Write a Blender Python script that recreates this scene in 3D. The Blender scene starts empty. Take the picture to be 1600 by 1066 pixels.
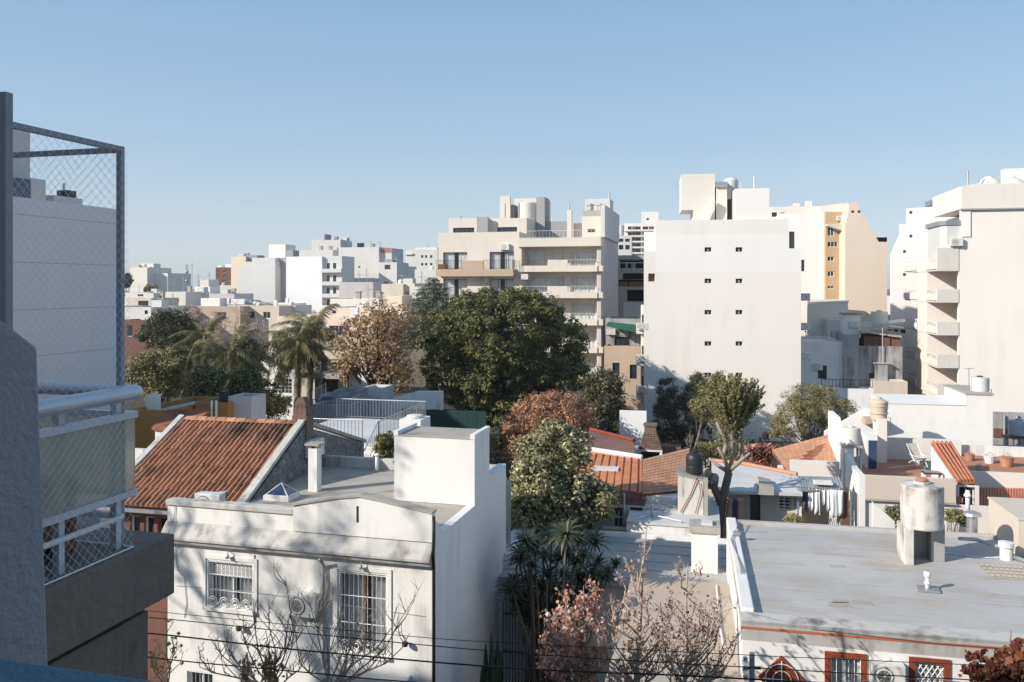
import bpy, math, random
import numpy as np
from math import radians, sin, cos, pi, sqrt
from mathutils import Vector, Matrix

SC = bpy.context.scene
COL = SC.collection
RND = random.Random(7)
F = 1300.0      # focal length in photo pixels
HY = 447.0      # horizon row
CZ = 13.3       # eye height above the street

# ------------------------------------------------------------------ camera
cam = bpy.data.cameras.new('camera')
cam.sensor_width = 36; cam.lens = F/1600*36
cam.shift_y = -(533-HY)/1600
cam.clip_start = .05; cam.clip_end = 6000
camo = bpy.data.objects.new('camera', cam); COL.objects.link(camo)
camo.location = (0, 0, CZ); camo.rotation_euler = (pi/2, 0, 0)
SC.camera = camo

# ------------------------------------------------------------------ sky, sun, exposure
SUN_EL = radians(27.5)
SUN_DIR = Vector((-.91*cos(SUN_EL), -.415*cos(SUN_EL), sin(SUN_EL))).normalized()   # towards the sun
wd = bpy.data.worlds.new('World'); SC.world = wd; wd.use_nodes = True
nt = wd.node_tree
bg = nt.nodes['Background']
sky = nt.nodes.new('ShaderNodeTexSky'); sky.sky_type = 'NISHITA'; sky.sun_disc = False
sky.sun_elevation = SUN_EL
sky.sun_rotation = math.atan2(SUN_DIR.x, SUN_DIR.y)
sky.altitude = 0; sky.air_density = 1.0; sky.dust_density = .6; sky.ozone_density = 1.6
# clear winter sky: the physical sky blended with the pale blue veil of a dry afternoon, by elevation only
geo = nt.nodes.new('ShaderNodeTexCoord'); sep = nt.nodes.new('ShaderNodeSeparateXYZ'); nt.links.new(geo.outputs['Generated'], sep.inputs[0])
cr_ = nt.nodes.new('ShaderNodeValToRGB'); nt.links.new(sep.outputs['Z'], cr_.inputs[0])
SKY = ((0, (.62,.70,.745)), (.045, (.565,.67,.75)), (.16, (.405,.565,.74)), (.33, (.275,.455,.675)), (.75, (.22,.36,.54)), (1, (.2,.33,.5)))
for k_, (p_, c_) in enumerate(SKY):
    e_ = cr_.color_ramp.elements[0] if k_ == 0 else cr_.color_ramp.elements[1] if k_ == 1 else cr_.color_ramp.elements.new(p_)
    e_.position = p_; e_.color = (*[v*.82 for v in c_], 1)
SKS = .12
sc_n = nt.nodes.new('ShaderNodeVectorMath'); sc_n.operation = 'SCALE'; nt.links.new(cr_.outputs[0], sc_n.inputs[0]); sc_n.inputs['Scale'].default_value = 1/SKS
mx_ = nt.nodes.new('ShaderNodeMix'); mx_.data_type = 'RGBA'; mx_.inputs[0].default_value = .8
nt.links.new(sky.outputs[0], mx_.inputs[6]); nt.links.new(sc_n.outputs[0], mx_.inputs[7])
nt.links.new(mx_.outputs[2], bg.inputs[0]); bg.inputs[1].default_value = SKS
sl = bpy.data.lights.new('sun', 'SUN'); sl.energy = 4.55; sl.angle = radians(.55); sl.color = (1, .918, .815)
so = bpy.data.objects.new('sun', sl); COL.objects.link(so)
so.rotation_euler = (-SUN_DIR).to_track_quat('-Z', 'Y').to_euler(); so.location = (-40, -20, 60)
SC.view_settings.view_transform = 'Standard'; SC.view_settings.look = 'None'
SC.view_settings.exposure = 0.35; SC.view_settings.gamma = 1; SC.view_settings.use_curve_mapping = False
SC.render.engine = 'CYCLES'
SC.cycles.max_bounces = 6; SC.cycles.transparent_max_bounces = 12

# ------------------------------------------------------------------ pixel <-> place
def X(px, D): return (px-800)/F*D
def Z(py, D): return CZ-(py-HY)/F*D
def DZ(py, z): return F*(CZ-z)/(py-HY)      # distance at which height z shows in row py

# ------------------------------------------------------------------ objects
def nm(o): return o
def tag(o, label=None, cat=None, group=None, kind=None):
    if label: o['label'] = label
    if cat: o['category'] = cat
    if group: o['group'] = group
    if kind: o['kind'] = kind
    return o
def thing(name, label, cat, loc=(0, 0, 0), yaw=0, group=None):
    o = bpy.data.objects.new(name, None); COL.objects.link(o)
    o.location = loc; o.rotation_euler = (0, 0, -radians(yaw)); o.empty_display_size = .2
    return tag(o, label, cat, group, 'thing')
def kids(o): return [c for c in COL.objects if c.parent == o]
CH = {}
def link(o, parent=None):
    COL.objects.link(o)
    if parent is not None:
        o.parent = parent; CH.setdefault(parent.name, []).append(o)
    return o
def copy_tree(o, parent=None, label=None, loc=None, rotz=None, group=None):
    c = o.copy(); link(c, parent)
    if label: c['label'] = label
    if group: c['group'] = group
    if loc is not None: c.location = loc
    if rotz is not None: c.rotation_euler = (0, 0, rotz)
    for ch in list(CH.get(o.name, [])): copy_tree(ch, c)
    return c

class MB:
    def __init__(s): s.v = []; s.f = []
    def quad(s, *ps):
        n = len(s.v); s.v += [tuple(p) for p in ps]; s.f.append(tuple(range(n, n+len(ps)))); return s
    def box(s, x0, x1, y0, y1, z0, z1):
        n = len(s.v)
        s.v += [(x0,y0,z0),(x1,y0,z0),(x1,y1,z0),(x0,y1,z0),(x0,y0,z1),(x1,y0,z1),(x1,y1,z1),(x0,y1,z1)]
        s.f += [tuple(n+i for i in q) for q in ((0,3,2,1),(4,5,6,7),(0,1,5,4),(1,2,6,5),(2,3,7,6),(3,0,4,7))]
        return s
    def prism(s, poly, a0, a1, ax):
        """poly in the other two axes, extruded along ax from a0 to a1"""
        def P(p, a): return (a, p[0], p[1]) if ax == 'x' else (p[0], a, p[1]) if ax == 'y' else (p[0], p[1], a)
        n = len(s.v); k = len(poly)
        s.v += [P(p, a0) for p in poly]+[P(p, a1) for p in poly]
        s.f += [tuple(range(n, n+k)), tuple(range(n+2*k-1, n+k-1, -1))]
        for i in range(k):
            j = (i+1) % k; s.f.append((n+i, n+k+i, n+k+j, n+j))
        return s
    def sheet(s, pts, th):
        """polygon of 3-D points, thickened downwards"""
        n = len(s.v); k = len(pts)
        s.v += [tuple(p) for p in pts]+[(p[0], p[1], p[2]-th) for p in pts]
        s.f += [tuple(range(n, n+k)), tuple(range(n+2*k-1, n+k-1, -1))]
        for i in range(k):
            j = (i+1) % k; s.f.append((n+i, n+k+i, n+k+j, n+j))
        return s
    def tube(s, pts, r, n=6, r1=None, cap=True):
        pts = [Vector(p) for p in pts]; m = len(pts)
        r1 = r if r1 is None else r1
        b = len(s.v); up = None
        for i, p in enumerate(pts):
            t = (pts[min(i+1, m-1)]-pts[max(i-1, 0)])
            if t.length < 1e-9: t = Vector((0, 0, 1))
            t.normalize()
            if up is None: up = Vector((0, 0, 1)) if abs(t.z) < .9 else Vector((1, 0, 0))
            a = t.cross(up)
            if a.length < 1e-6: a = t.cross(Vector((.3, 1, .2)))
            a.normalize(); q = a.cross(t); up = q
            rr = r+(r1-r)*i/max(m-1, 1)
            for k in range(n):
                an = 2*pi*k/n; s.v.append(tuple(p+a*(rr*cos(an))+q*(rr*sin(an))))
        for i in range(m-1):
            for k in range(n):
                s.f.append((b+i*n+k, b+i*n+(k+1) % n, b+(i+1)*n+(k+1) % n, b+(i+1)*n+k))
        if cap:
            s.f.append(tuple(range(b+n-1, b-1, -1))); s.f.append(tuple(range(b+(m-1)*n, b+m*n)))
        return s
    def lathe(s, prof, c=(0, 0, 0), n=20):
        b = len(s.v); m = len(prof)
        for r, z in prof:
            for k in range(n):
                an = 2*pi*k/n; s.v.append((c[0]+r*cos(an), c[1]+r*sin(an), c[2]+z))
        for i in range(m-1):
            for k in range(n): s.f.append((b+i*n+k, b+i*n+(k+1) % n, b+(i+1)*n+(k+1) % n, b+(i+1)*n+k))
        s.f.append(tuple(range(b+n-1, b-1, -1))); s.f.append(tuple(range(b+(m-1)*n, b+m*n)))
        return s
    def mesh(s, name, mat, smooth=False):
        me = bpy.data.meshes.new(name); me.from_pydata(s.v, [], s.f)
        if mat is not None: me.materials.append(mat)
        if smooth: me.polygons.foreach_set('use_smooth', [True]*len(me.polygons))
        me.update(); return me
    def build(s, name, mat, parent=None, smooth=False, label=None, kind=None, bevel=0):
        o = bpy.data.objects.new(name, s.mesh(name, mat, smooth)); link(o, parent)
        if label: o['label'] = label
        if kind: o['kind'] = kind
        if bevel:
            md = o.modifiers.new('bevel', 'BEVEL'); md.width = bevel; md.segments = 2; md.limit_method = 'ANGLE'
        return o
def inst(name, mesh, parent, loc=(0, 0, 0), rot=(0, 0, 0), scale=None):
    o = bpy.data.objects.new(name, mesh); link(o, parent); o.location = loc; o.rotation_euler = rot
    if scale: o.scale = scale
    return o

class Fr:
    """a street-grid frame: local x runs along the front to the right, local y goes deeper"""
    def __init__(s, px, D, yaw=14):
        s.ox = X(px, D); s.oy = D; a = radians(yaw); s.c = cos(a); s.s = sin(a); s.yaw = yaw
    def t(s, px, yo=0):
        r = (px-800)/F; ox = s.ox+s.s*yo; oy = s.oy+s.c*yo
        return (r*oy-ox)/(s.c+r*s.s)
    def d(s, t, yo=0): return s.oy-s.s*t+s.c*yo
    def z(s, px, py, yo=0): return Z(py, s.d(s.t(px, yo), yo))
    def u(s, px, xo=0):
        r = (px-800)/F; ox = s.ox+s.c*xo; oy = s.oy-s.s*xo
        return (r*oy-ox)/(s.s-r*s.c)
    def zu(s, px, py, xo=0): return Z(py, s.d(xo, s.u(px, xo)))
    def loc(s, px, py, z):
        """local x, y of the point of height z seen at (px, py)"""
        D = DZ(py, z); dx = X(px, D)-s.ox; dy = D-s.oy
        return (dx*s.c-dy*s.s, dx*s.s+dy*s.c)
    def rect(s, x0, y0, x1, y1, yo=0):
        """photo rectangle on the front plane -> (a0, a1, z0, z1)"""
        m = (x0+x1)/2
        return (s.t(x0, yo), s.t(x1, yo), s.z(m, y1, yo), s.z(m, y0, yo))
    def recu(s, x0, y0, x1, y1, xo=0):
        m = (x0+x1)/2; a, b = sorted((s.u(x0, xo), s.u(x1, xo)))
        return (a, b, s.zu(m, y1, xo), s.zu(m, y0, xo))
    def thing(s, name, label, cat, group=None, z=0):
        return thing(name, label, cat, (s.ox, s.oy, z), s.yaw, group)
    def world(s, x, y): return (s.ox+s.c*x+s.s*y, s.oy-s.s*x+s.c*y)

# ------------------------------------------------------------------ materials
MATS = {}
def newmat(name):
    m = bpy.data.materials.new(name); m.use_nodes = True; n = m.node_tree.nodes
    return m, n, m.node_tree.links, n['Principled BSDF']
def c4(c): return (c[0], c[1], c[2], 1)
def mixc(n, l, fac, a, b):
    x = n.new('ShaderNodeMix'); x.data_type = 'RGBA'
    for v, i in ((fac, 0), (a, 6), (b, 7)):
        if isinstance(v, (tuple, list)): x.inputs[i].default_value = c4(v)
        elif isinstance(v, (int, float)): x.inputs[i].default_value = v
        else: l.new(v, x.inputs[i])
    return x.outputs[2]
def noise(n, l, co, scale, det=4, mp=None, rough=.55):
    if mp:
        q = n.new('ShaderNodeMapping'); l.new(co, q.inputs[0]); q.inputs['Scale'].default_value = mp; co = q.outputs[0]
    t = n.new('ShaderNodeTexNoise'); l.new(co, t.inputs['Vector']); t.inputs['Scale'].default_value = scale
    t.inputs['Detail'].default_value = det; t.inputs['Roughness'].default_value = rough
    return t.outputs[0]
def ramp(n, l, f, a, b):
    r = n.new('ShaderNodeMapRange'); l.new(f, r.inputs[0]); r.inputs[1].default_value = a; r.inputs[2].default_value = b
    r.clamp = True; return r.outputs[0]
def mul(n, l, a, b):
    x = n.new('ShaderNodeMath'); x.operation = 'MULTIPLY'
    for v, i in ((a, 0), (b, 1)):
        if isinstance(v, (int, float)): x.inputs[i].default_value = v
        else: l.new(v, x.inputs[i])
    return x.outputs[0]
def bumpn(n, l, b, h, st, dist=.02):
    x = n.new('ShaderNodeBump'); x.inputs['Strength'].default_value = st; x.inputs['Distance'].default_value = dist
    l.new(h, x.inputs['Height']); l.new(x.outputs[0], b.inputs['Normal'])
def plaster(name, rgb, var=.1, dirt=.25, dcol=(.22, .2, .17), bump=.25, fine=30, lo=.52, hi=.75, rough=.9, big=.35, drip=2.2, pat=.55):
    m, n, l, b = newmat(name)
    co = n.new('ShaderNodeTexCoord').outputs['Object']
    n1 = noise(n, l, co, big, 6)
    c = mixc(n, l, ramp(n, l, n1, .3, .7), tuple(x*(1-var) for x in rgb), rgb)
    n3 = noise(n, l, co, 4.5, 5)
    c = mixc(n, l, mul(n, l, ramp(n, l, n3, .45, .8), var*1.3), c, tuple(x*.7 for x in rgb))
    st = noise(n, l, co, drip, 5, (1, 1, .09))
    pt = noise(n, l, co, pat, 5)
    f = mul(n, l, ramp(n, l, st, lo, hi), ramp(n, l, pt, .42, .68))
    c = mixc(n, l, mul(n, l, f, dirt), c, dcol)
    l.new(c, b.inputs['Base Color']); b.inputs['Roughness'].default_value = rough
    b.inputs['Specular IOR Level'].default_value = .2
    if bump: bumpn(n, l, b, noise(n, l, co, fine, 4), bump)
    return m
def flat(name, rgb, rough=.6, metal=0, var=.12, sc=6, bump=0, spec=.35):
    m, n, l, b = newmat(name)
    co = n.new('ShaderNodeTexCoord').outputs['Object']
    nn = noise(n, l, co, sc, 5)
    l.new(mixc(n, l, ramp(n, l, nn, .3, .7), tuple(x*(1-var) for x in rgb), tuple(min(1, x*(1+var*.6)) for x in rgb)), b.inputs['Base Color'])
    b.inputs['Roughness'].default_value = rough; b.inputs['Metallic'].default_value = metal
    b.inputs['Specular IOR Level'].default_value = spec
    if bump: bumpn(n, l, b, nn, bump)
    return m
def varied(name, rgb, rgb2, rough=.8, bump=.3, spec=.25, dark=(.06, .05, .045), dk=.5):
    """alike pieces: each object its own tint, plus stains that run over the whole thing"""
    m, n, l, b = newmat(name)
    oi = n.new('ShaderNodeObjectInfo'); g = n.new('ShaderNodeNewGeometry').outputs['Position']
    c = mixc(n, l, oi.outputs['Random'], rgb, rgb2)
    c = mixc(n, l, mul(n, l, ramp(n, l, noise(n, l, g, 9, 4), .4, .75), .35), c, tuple(x*.55 for x in rgb))
    c = mixc(n, l, mul(n, l, ramp(n, l, noise(n, l, g, .8, 6, None, .65), .5, .68), dk), c, dark)
    l.new(c, b.inputs['Base Color']); b.inputs['Roughness'].default_value = rough
    b.inputs['Specular IOR Level'].default_value = spec
    if bump: bumpn(n, l, b, noise(n, l, g, 40, 3), bump)
    return m
def leafmat(name, rgb, tr=.25, rough=.5, sp=.25):
    m, n, l, b = newmat(name)
    oi = n.new('ShaderNodeNewGeometry')
    c = mixc(n, l, ramp(n, l, noise(n, l, oi.outputs['Position'], 1.1, 4), .35, .65), tuple(x*.72 for x in rgb), tuple(x*1.2 for x in rgb))
    c = mixc(n, l, oi.outputs['Random Per Island'], c, mixc(n, l, .35, c, tuple(min(1, x*1.9) for x in rgb)))
    l.new(c, b.inputs['Base Color']); b.inputs['Roughness'].default_value = rough; b.inputs['Specular IOR Level'].default_value = sp
    t = n.new('ShaderNodeBsdfTranslucent'); l.new(c, t.inputs[0])
    mx = n.new('ShaderNodeMixShader'); mx.inputs[0].default_value = tr
    l.new(b.outputs[0], mx.inputs[1]); l.new(t.outputs[0], mx.inputs[2])
    l.new(mx.outputs[0], n['Material Output'].inputs[0]); return m
def glassmat(name, tint, clear, rough=.04):
    m, n, l, b = newmat(name)
    tr = n.new('ShaderNodeBsdfTransparent'); tr.inputs[0].default_value = c4(tint)
    gl = n.new('ShaderNodeBsdfGlossy'); gl.inputs['Roughness'].default_value = rough; gl.inputs[0].default_value = (.9, .95, 1, 1)
    lw = n.new('ShaderNodeLayerWeight'); lw.inputs[0].default_value = .25; fr = n.new('ShaderNodeMapRange'); l.new(lw.outputs['Facing'], fr.inputs[0]); fr.inputs[3].default_value = .05; fr.inputs[4].default_value = .6
    b.inputs['Base Color'].default_value = c4(tuple(x*.3 for x in tint)); b.inputs['Roughness'].default_value = .2
    a = n.new('ShaderNodeMixShader'); a.inputs[0].default_value = clear
    l.new(b.outputs[0], a.inputs[1]); l.new(tr.outputs[0], a.inputs[2])
    x = n.new('ShaderNodeMixShader'); l.new(fr.outputs[0], x.inputs[0]); l.new(a.outputs[0], x.inputs[1]); l.new(gl.outputs[0], x.inputs[2])
    l.new(x.outputs[0], n['Material Output'].inputs[0]); return m

M = {}
M['white'] = plaster('white_plaster', (.81, .795, .77), .07, .35, (.3, .28, .25))
M['white_old'] = plaster('weathered_white_plaster', (.83, .815, .79), .09, .75, (.22, .205, .185), lo=.46, hi=.7)
M['cream'] = plaster('cream_plaster', (.68, .63, .565), .07, .35, (.35, .3, .25))
M['white_clean'] = plaster('fresh_white_plaster', (.8, .785, .76), .07, .5, (.42, .4, .37), lo=.46)
M['farwhite'] = plaster('distant_grey_white', (.66, .645, .62), .1, .5, (.35, .33, .31), lo=.45, big=.15)
M['warm'] = plaster('warm_white_plaster', (.77, .725, .665), .07, .3, (.4, .35, .29))
M['towerwhite'] = plaster('tower_white_render', (.84, .8, .755), .08, .4, (.5, .46, .41), big=.1, lo=.48, drip=.9, pat=.12)
M['towerpale'] = plaster('tower_pale_render', (.85, .83, .8), .05, .3, (.55, .51, .46), big=.1, drip=.9, pat=.12)
M['coping'] = plaster('grimy_coping', (.6, .58, .55), .2, .9, (.13, .12, .11), lo=.42, hi=.64, drip=3, pat=1.5)
M['beige'] = plaster('beige_plaster', (.63, .555, .47), .09, .35, (.33, .28, .22))
M['tan'] = plaster('tan_plaster', (.5, .39, .3), .09, .3, (.25, .2, .15))
M['peach'] = plaster('peach_plaster', (.75, .63, .51), .06, .25, (.5, .4, .3), big=.15)
M['ochre'] = plaster('ochre_plaster', (.5, .37, .24), .1, .3, (.3, .22, .12))
M['greywall'] = plaster('pale_grey_render', (.62, .62, .61), .07, .25, (.36, .35, .34), big=.15)
M['grey2'] = plaster('grey_render', (.36, .36, .37), .12, .4, (.15, .15, .15))
M['panelgrey'] = plaster('grey_white_render', (.79, .79, .79), .06, .25, (.4, .4, .4), big=.15)
M['shade'] = plaster('shade_darkened_weathered_grey', (.3, .31, .33), .15, .5, (.12, .12, .13))  # grey darkened to hold the shade the roof sheds lie in
M['lilac'] = plaster('lilac_grey_plaster', (.55, .52, .53), .1, .5, (.3, .29, .3))
M['dirty'] = plaster('soot_stained_plaster', (.42, .41, .41), .2, .9, (.06, .06, .06), lo=.42, hi=.62)
M['bluewhite'] = plaster('cool_white_plaster', (.8, .795, .79), .09, .6, (.33, .33, .34), lo=.46)
M['concrete'] = plaster('raw_concrete', (.44, .41, .37), .15, .6, (.14, .12, .1), lo=.47, hi=.66)
M['tankconc'] = plaster('stained_tank_concrete', (.7, .67, .62), .16, 1.0, (.1, .075, .055), lo=.4, hi=.6, drip=3.4, fine=18, bump=.5, pat=1.6)
M['partition'] = plaster('grey_painted_render', (.36, .37, .4), .12, .6, (.2, .2, .22), bump=.5, fine=45)
M['ledge'] = plaster('blue_painted_render', (.12, .22, .3), .15, .3, (.03, .05, .08), bump=.5, fine=60)
M['mustard'] = plaster('mustard_plaster', (.38, .2, .07), .12, .4, (.2, .1, .04))
M['brick'] = varied('brick_faces', (.27, .17, .13), (.17, .11, .09), .9, .4)
M['brickwall'] = plaster('red_brick_wall', (.2, .105, .08), .3, .6, (.07, .05, .045), fine=12, bump=.6)
M['oldbrick'] = plaster('old_grey_brown_brick', (.21, .155, .125), .3, .6, (.07, .06, .05), fine=12, bump=.6)
M['terr'] = plaster('terracotta_floor', (.46, .225, .15), .14, .4, (.3, .18, .13), big=.9)
M['redband'] = plaster('red_painted_band', (.5, .15, .07), .15, .45, (.2, .1, .07))
M['redframe'] = plaster('red_tiled_frame', (.3, .07, .035), .3, .5, (.12, .04, .03), fine=14)
M['slabbrown'] = plaster('textured_brown_render', (.25, .2, .17), .18, .5, (.09, .075, .065), bump=1.0, fine=15, drip=14, pat=3, lo=.42, hi=.6)
M['tile'] = varied('clay_roof_tile', (.55, .285, .17), (.33, .165, .105), .85, .35, dark=(.06, .048, .04), dk=.95)
M['tilepan'] = varied('clay_tile_channel', (.3, .12, .07), (.3, .12, .07), .9, .3, dk=.8)
M['tile2'] = varied('orange_flat_tile', (.56, .3, .19), (.48, .25, .155), .85, .25, dk=.25)
M['darktile'] = varied('dark_brown_shingle', (.17, .095, .08), (.13, .08, .075), .8, .3, dk=.5)
M['redsheet'] = flat('red_roof_sheet', (.5, .19, .11), .6, 0, .2, 3)
M['glass'] = flat('dark_window_glass', (.03, .038, .048), .06, 0, .3, 1, spec=.6)
M['glassblue'] = flat('blue_window_glass', (.035, .07, .14), .08, 0, .3, 1, spec=.6)
M['clear'] = glassmat('clear_window_glass', (.92, .95, .97), .92)
M['frost'] = None
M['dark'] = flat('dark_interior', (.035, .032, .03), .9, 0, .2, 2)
M['black'] = flat('black_plastic', (.03, .03, .033), .45, 0, .2, 4)
M['iron'] = flat('dark_iron', (.05, .05, .055), .55, .3)
M['wpaint'] = flat('white_paint', (.74, .74, .73), .45, 0, .08)
M['gpaint'] = flat('grey_painted_metal', (.27, .29, .33), .45, .2, .1)
M['rail'] = flat('pale_aluminium_rail', (.58, .63, .69), .38, .35, .08)
M['alu'] = flat('aluminium', (.5, .5, .5), .4, .6)
M['galv'] = flat('galvanised_metal', (.5, .51, .52), .42, .7, .15)
M['acw'] = flat('white_appliance_plastic', (.66, .65, .62), .5, 0, .06)
M['acd'] = flat('grille_dark_plastic', (.1, .1, .1), .6)
M['curtain'] = flat('white_curtain', (.82, .82, .8), .9, 0, .12, 3)
M['shutter'] = flat('roller_shutter', (.62, .62, .6), .6, 0, .06)
M['wood'] = flat('brown_wood', (.22, .1, .045), .6, 0, .3, 5)
M['cloth'] = flat('washed_white_cloth', (.78, .78, .79), .95, 0, .05)
M['clothd'] = flat('washed_dark_cloth', (.06, .06, .08), .95, 0, .1)
M['net'] = flat('white_nylon_net', (.9, .92, .95), .6, 0, .05)
M['wire'] = flat('black_cable', (.02, .02, .022), .6)
M['tankwhite'] = plaster('white_water_tank', (.68, .67, .64), .08, .45, (.3, .28, .25), fine=10)
M['tankbeige'] = plaster('beige_water_tank', (.6, .5, .4), .08, .35, (.3, .25, .2), fine=10)
M['tankblue'] = flat('blue_grey_tank', (.38, .43, .48), .5)
M['green'] = flat('green_canvas', (.02, .13, .1), .8)
M['greenscreen'] = flat('dark_green_screen', (.018, .045, .042), .9)
M['bark'] = plaster('grey_brown_bark', (.19, .15, .12), .3, .6, (.05, .04, .03), bump=.8, fine=14)
M['barkpale'] = plaster('pale_grey_bark', (.36, .31, .26), .25, .5, (.15, .12, .1), bump=.6, fine=14)
M['barkblack'] = plaster('dark_bark', (.05, .042, .036), .3, .5, (.02, .02, .02), bump=.6, fine=14)
M['palmtrunk'] = plaster('ringed_palm_trunk', (.3, .26, .21), .25, .4, (.12, .1, .08), bump=.5, fine=9)
def stonemat(name, rgb):
    m, n, l, b = newmat(name); co = n.new('ShaderNodeTexCoord').outputs['Object']
    v = n.new('ShaderNodeTexVoronoi'); v.feature = 'DISTANCE_TO_EDGE'; v.inputs['Scale'].default_value = 5.5; l.new(co, v.inputs['Vector'])
    w = n.new('ShaderNodeTexVoronoi'); w.inputs['Scale'].default_value = 5.5; l.new(co, w.inputs['Vector'])
    c = mixc(n, l, ramp(n, l, noise(n, l, w.outputs['Position'], 30, 1), .35, .65), tuple(x*.5 for x in rgb), rgb)
    c = mixc(n, l, ramp(n, l, v.outputs['Distance'], .0, .06), tuple(min(1, x*1.7) for x in rgb), c)
    l.new(c, b.inputs['Base Color']); b.inputs['Roughness'].default_value = .9
    bumpn(n, l, b, ramp(n, l, v.outputs['Distance'], 0, .12), 1.0, .04); return m
def roofmat(name, rgb, patch, pf=.5, band=True):
    m, n, l, b = newmat(name)
    co = n.new('ShaderNodeTexCoord').outputs['Object']
    c = mixc(n, l, ramp(n, l, noise(n, l, co, .5, 6, None, .6), .35, .7), tuple(x*.82 for x in rgb), rgb)
    c = mixc(n, l, mul(n, l, ramp(n, l, noise(n, l, co, .8, 6, (.6, 1.4, 1), .65), .5, .7), pf), c, patch)
    c = mixc(n, l, mul(n, l, ramp(n, l, noise(n, l, co, 3, 6, (.25, 2.5, 1), .65), .52, .75), .4), c, tuple(x*.55 for x in rgb))
    c = mixc(n, l, mul(n, l, ramp(n, l, noise(n, l, co, 60, 3), .4, .8), .3), c, tuple(x*.6 for x in rgb))
    l.new(c, b.inputs['Base Color']); b.inputs['Roughness'].default_value = .8; b.inputs['Specular IOR Level'].default_value = .3
    bumpn(n, l, b, noise(n, l, co, 5, 7, (.5, 1.5, 1), .7), .5, .03)
    return m
M['roofgrey'] = roofmat('silver_roof_membrane', (.52, .51, .5), (.4, .32, .25), .75)
M['roofwarm'] = roofmat('weathered_roof_screed', (.46, .42, .37), (.28, .26, .24), .7)
M['roofbeige'] = roofmat('beige_roof_screed', (.56, .47, .38), (.42, .35, .28), .6)
M['roofwhite'] = roofmat('whitewashed_roof', (.66, .66, .66), (.45, .44, .42), .4)
M['roofblue'] = roofmat('blue_grey_roof_membrane', (.47, .46, .45), (.33, .35, .39), .5)
M['earth'] = plaster('dark_garden_earth', (.09, .075, .055), .3, .3, (.04, .05, .02), fine=6)
M['asphalt'] = plaster('asphalt', (.055, .055, .057), .2, .3, (.03, .03, .03), fine=80)
M['paving'] = plaster('grey_pavement', (.26, .25, .24), .15, .4, (.12, .11, .1), fine=30)

# ------------------------------------------------------------------ walls with real openings
def front_map(y0): return lambda a, d, z: (a, y0+d, z)
def right_map(x0): return lambda a, d, z: (x0-d, a, z)
def left_map(x0): return lambda a, d, z: (x0+d, a, z)
def holed(mb, mp, a0, a1, z0, z1, holes=(), dep=.16):
    hs = [(max(h[0], a0), min(h[1], a1), max(h[2], z0), min(h[3], z1)) for h in holes]
    hs = [h for h in hs if h[1] > h[0]+.01 and h[3] > h[2]+.01]
    xs = sorted({a0, a1}|{h[0] for h in hs}|{h[1] for h in hs}); zs = sorted({z0, z1}|{h[2] for h in hs}|{h[3] for h in hs})
    for j in range(len(zs)-1):
        run = None
        for i in range(len(xs)-1):
            cx = (xs[i]+xs[i+1])/2; cz = (zs[j]+zs[j+1])/2
            ins = any(h[0] < cx < h[1] and h[2] < cz < h[3] for h in hs)
            if not ins and run is None: run = xs[i]
            if ins and run is not None:
                mb.quad(mp(run, 0, zs[j]), mp(xs[i], 0, zs[j]), mp(xs[i], 0, zs[j+1]), mp(run, 0, zs[j+1])); run = None
        if run is not None: mb.quad(mp(run, 0, zs[j]), mp(a1, 0, zs[j]), mp(a1, 0, zs[j+1]), mp(run, 0, zs[j+1]))
    for h in hs:
        a, b, c, d = h
        mb.quad(mp(a,0,c), mp(a,dep,c), mp(a,dep,d), mp(a,0,d)); mb.quad(mp(b,0,c), mp(b,0,d), mp(b,dep,d), mp(b,dep,c))
        mb.quad(mp(a,0,d), mp(a,dep,d), mp(b,dep,d), mp(b,0,d)); mb.quad(mp(a,0,c), mp(b,0,c), mp(b,dep,c), mp(a,dep,c))
    return mb
def mbox(mb, mp, a0, a1, d0, d1, z0, z1):
    p = [mp(a, d, z) for z in (z0, z1) for d in (d0, d1) for a in (a0, a1)]
    n = len(mb.v); mb.v += p
    mb.f += [tuple(n+i for i in q) for q in ((0,1,3,2),(4,6,7,5),(0,4,5,1),(2,3,7,6),(0,2,6,4),(1,5,7,3))]
    return mb
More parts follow.
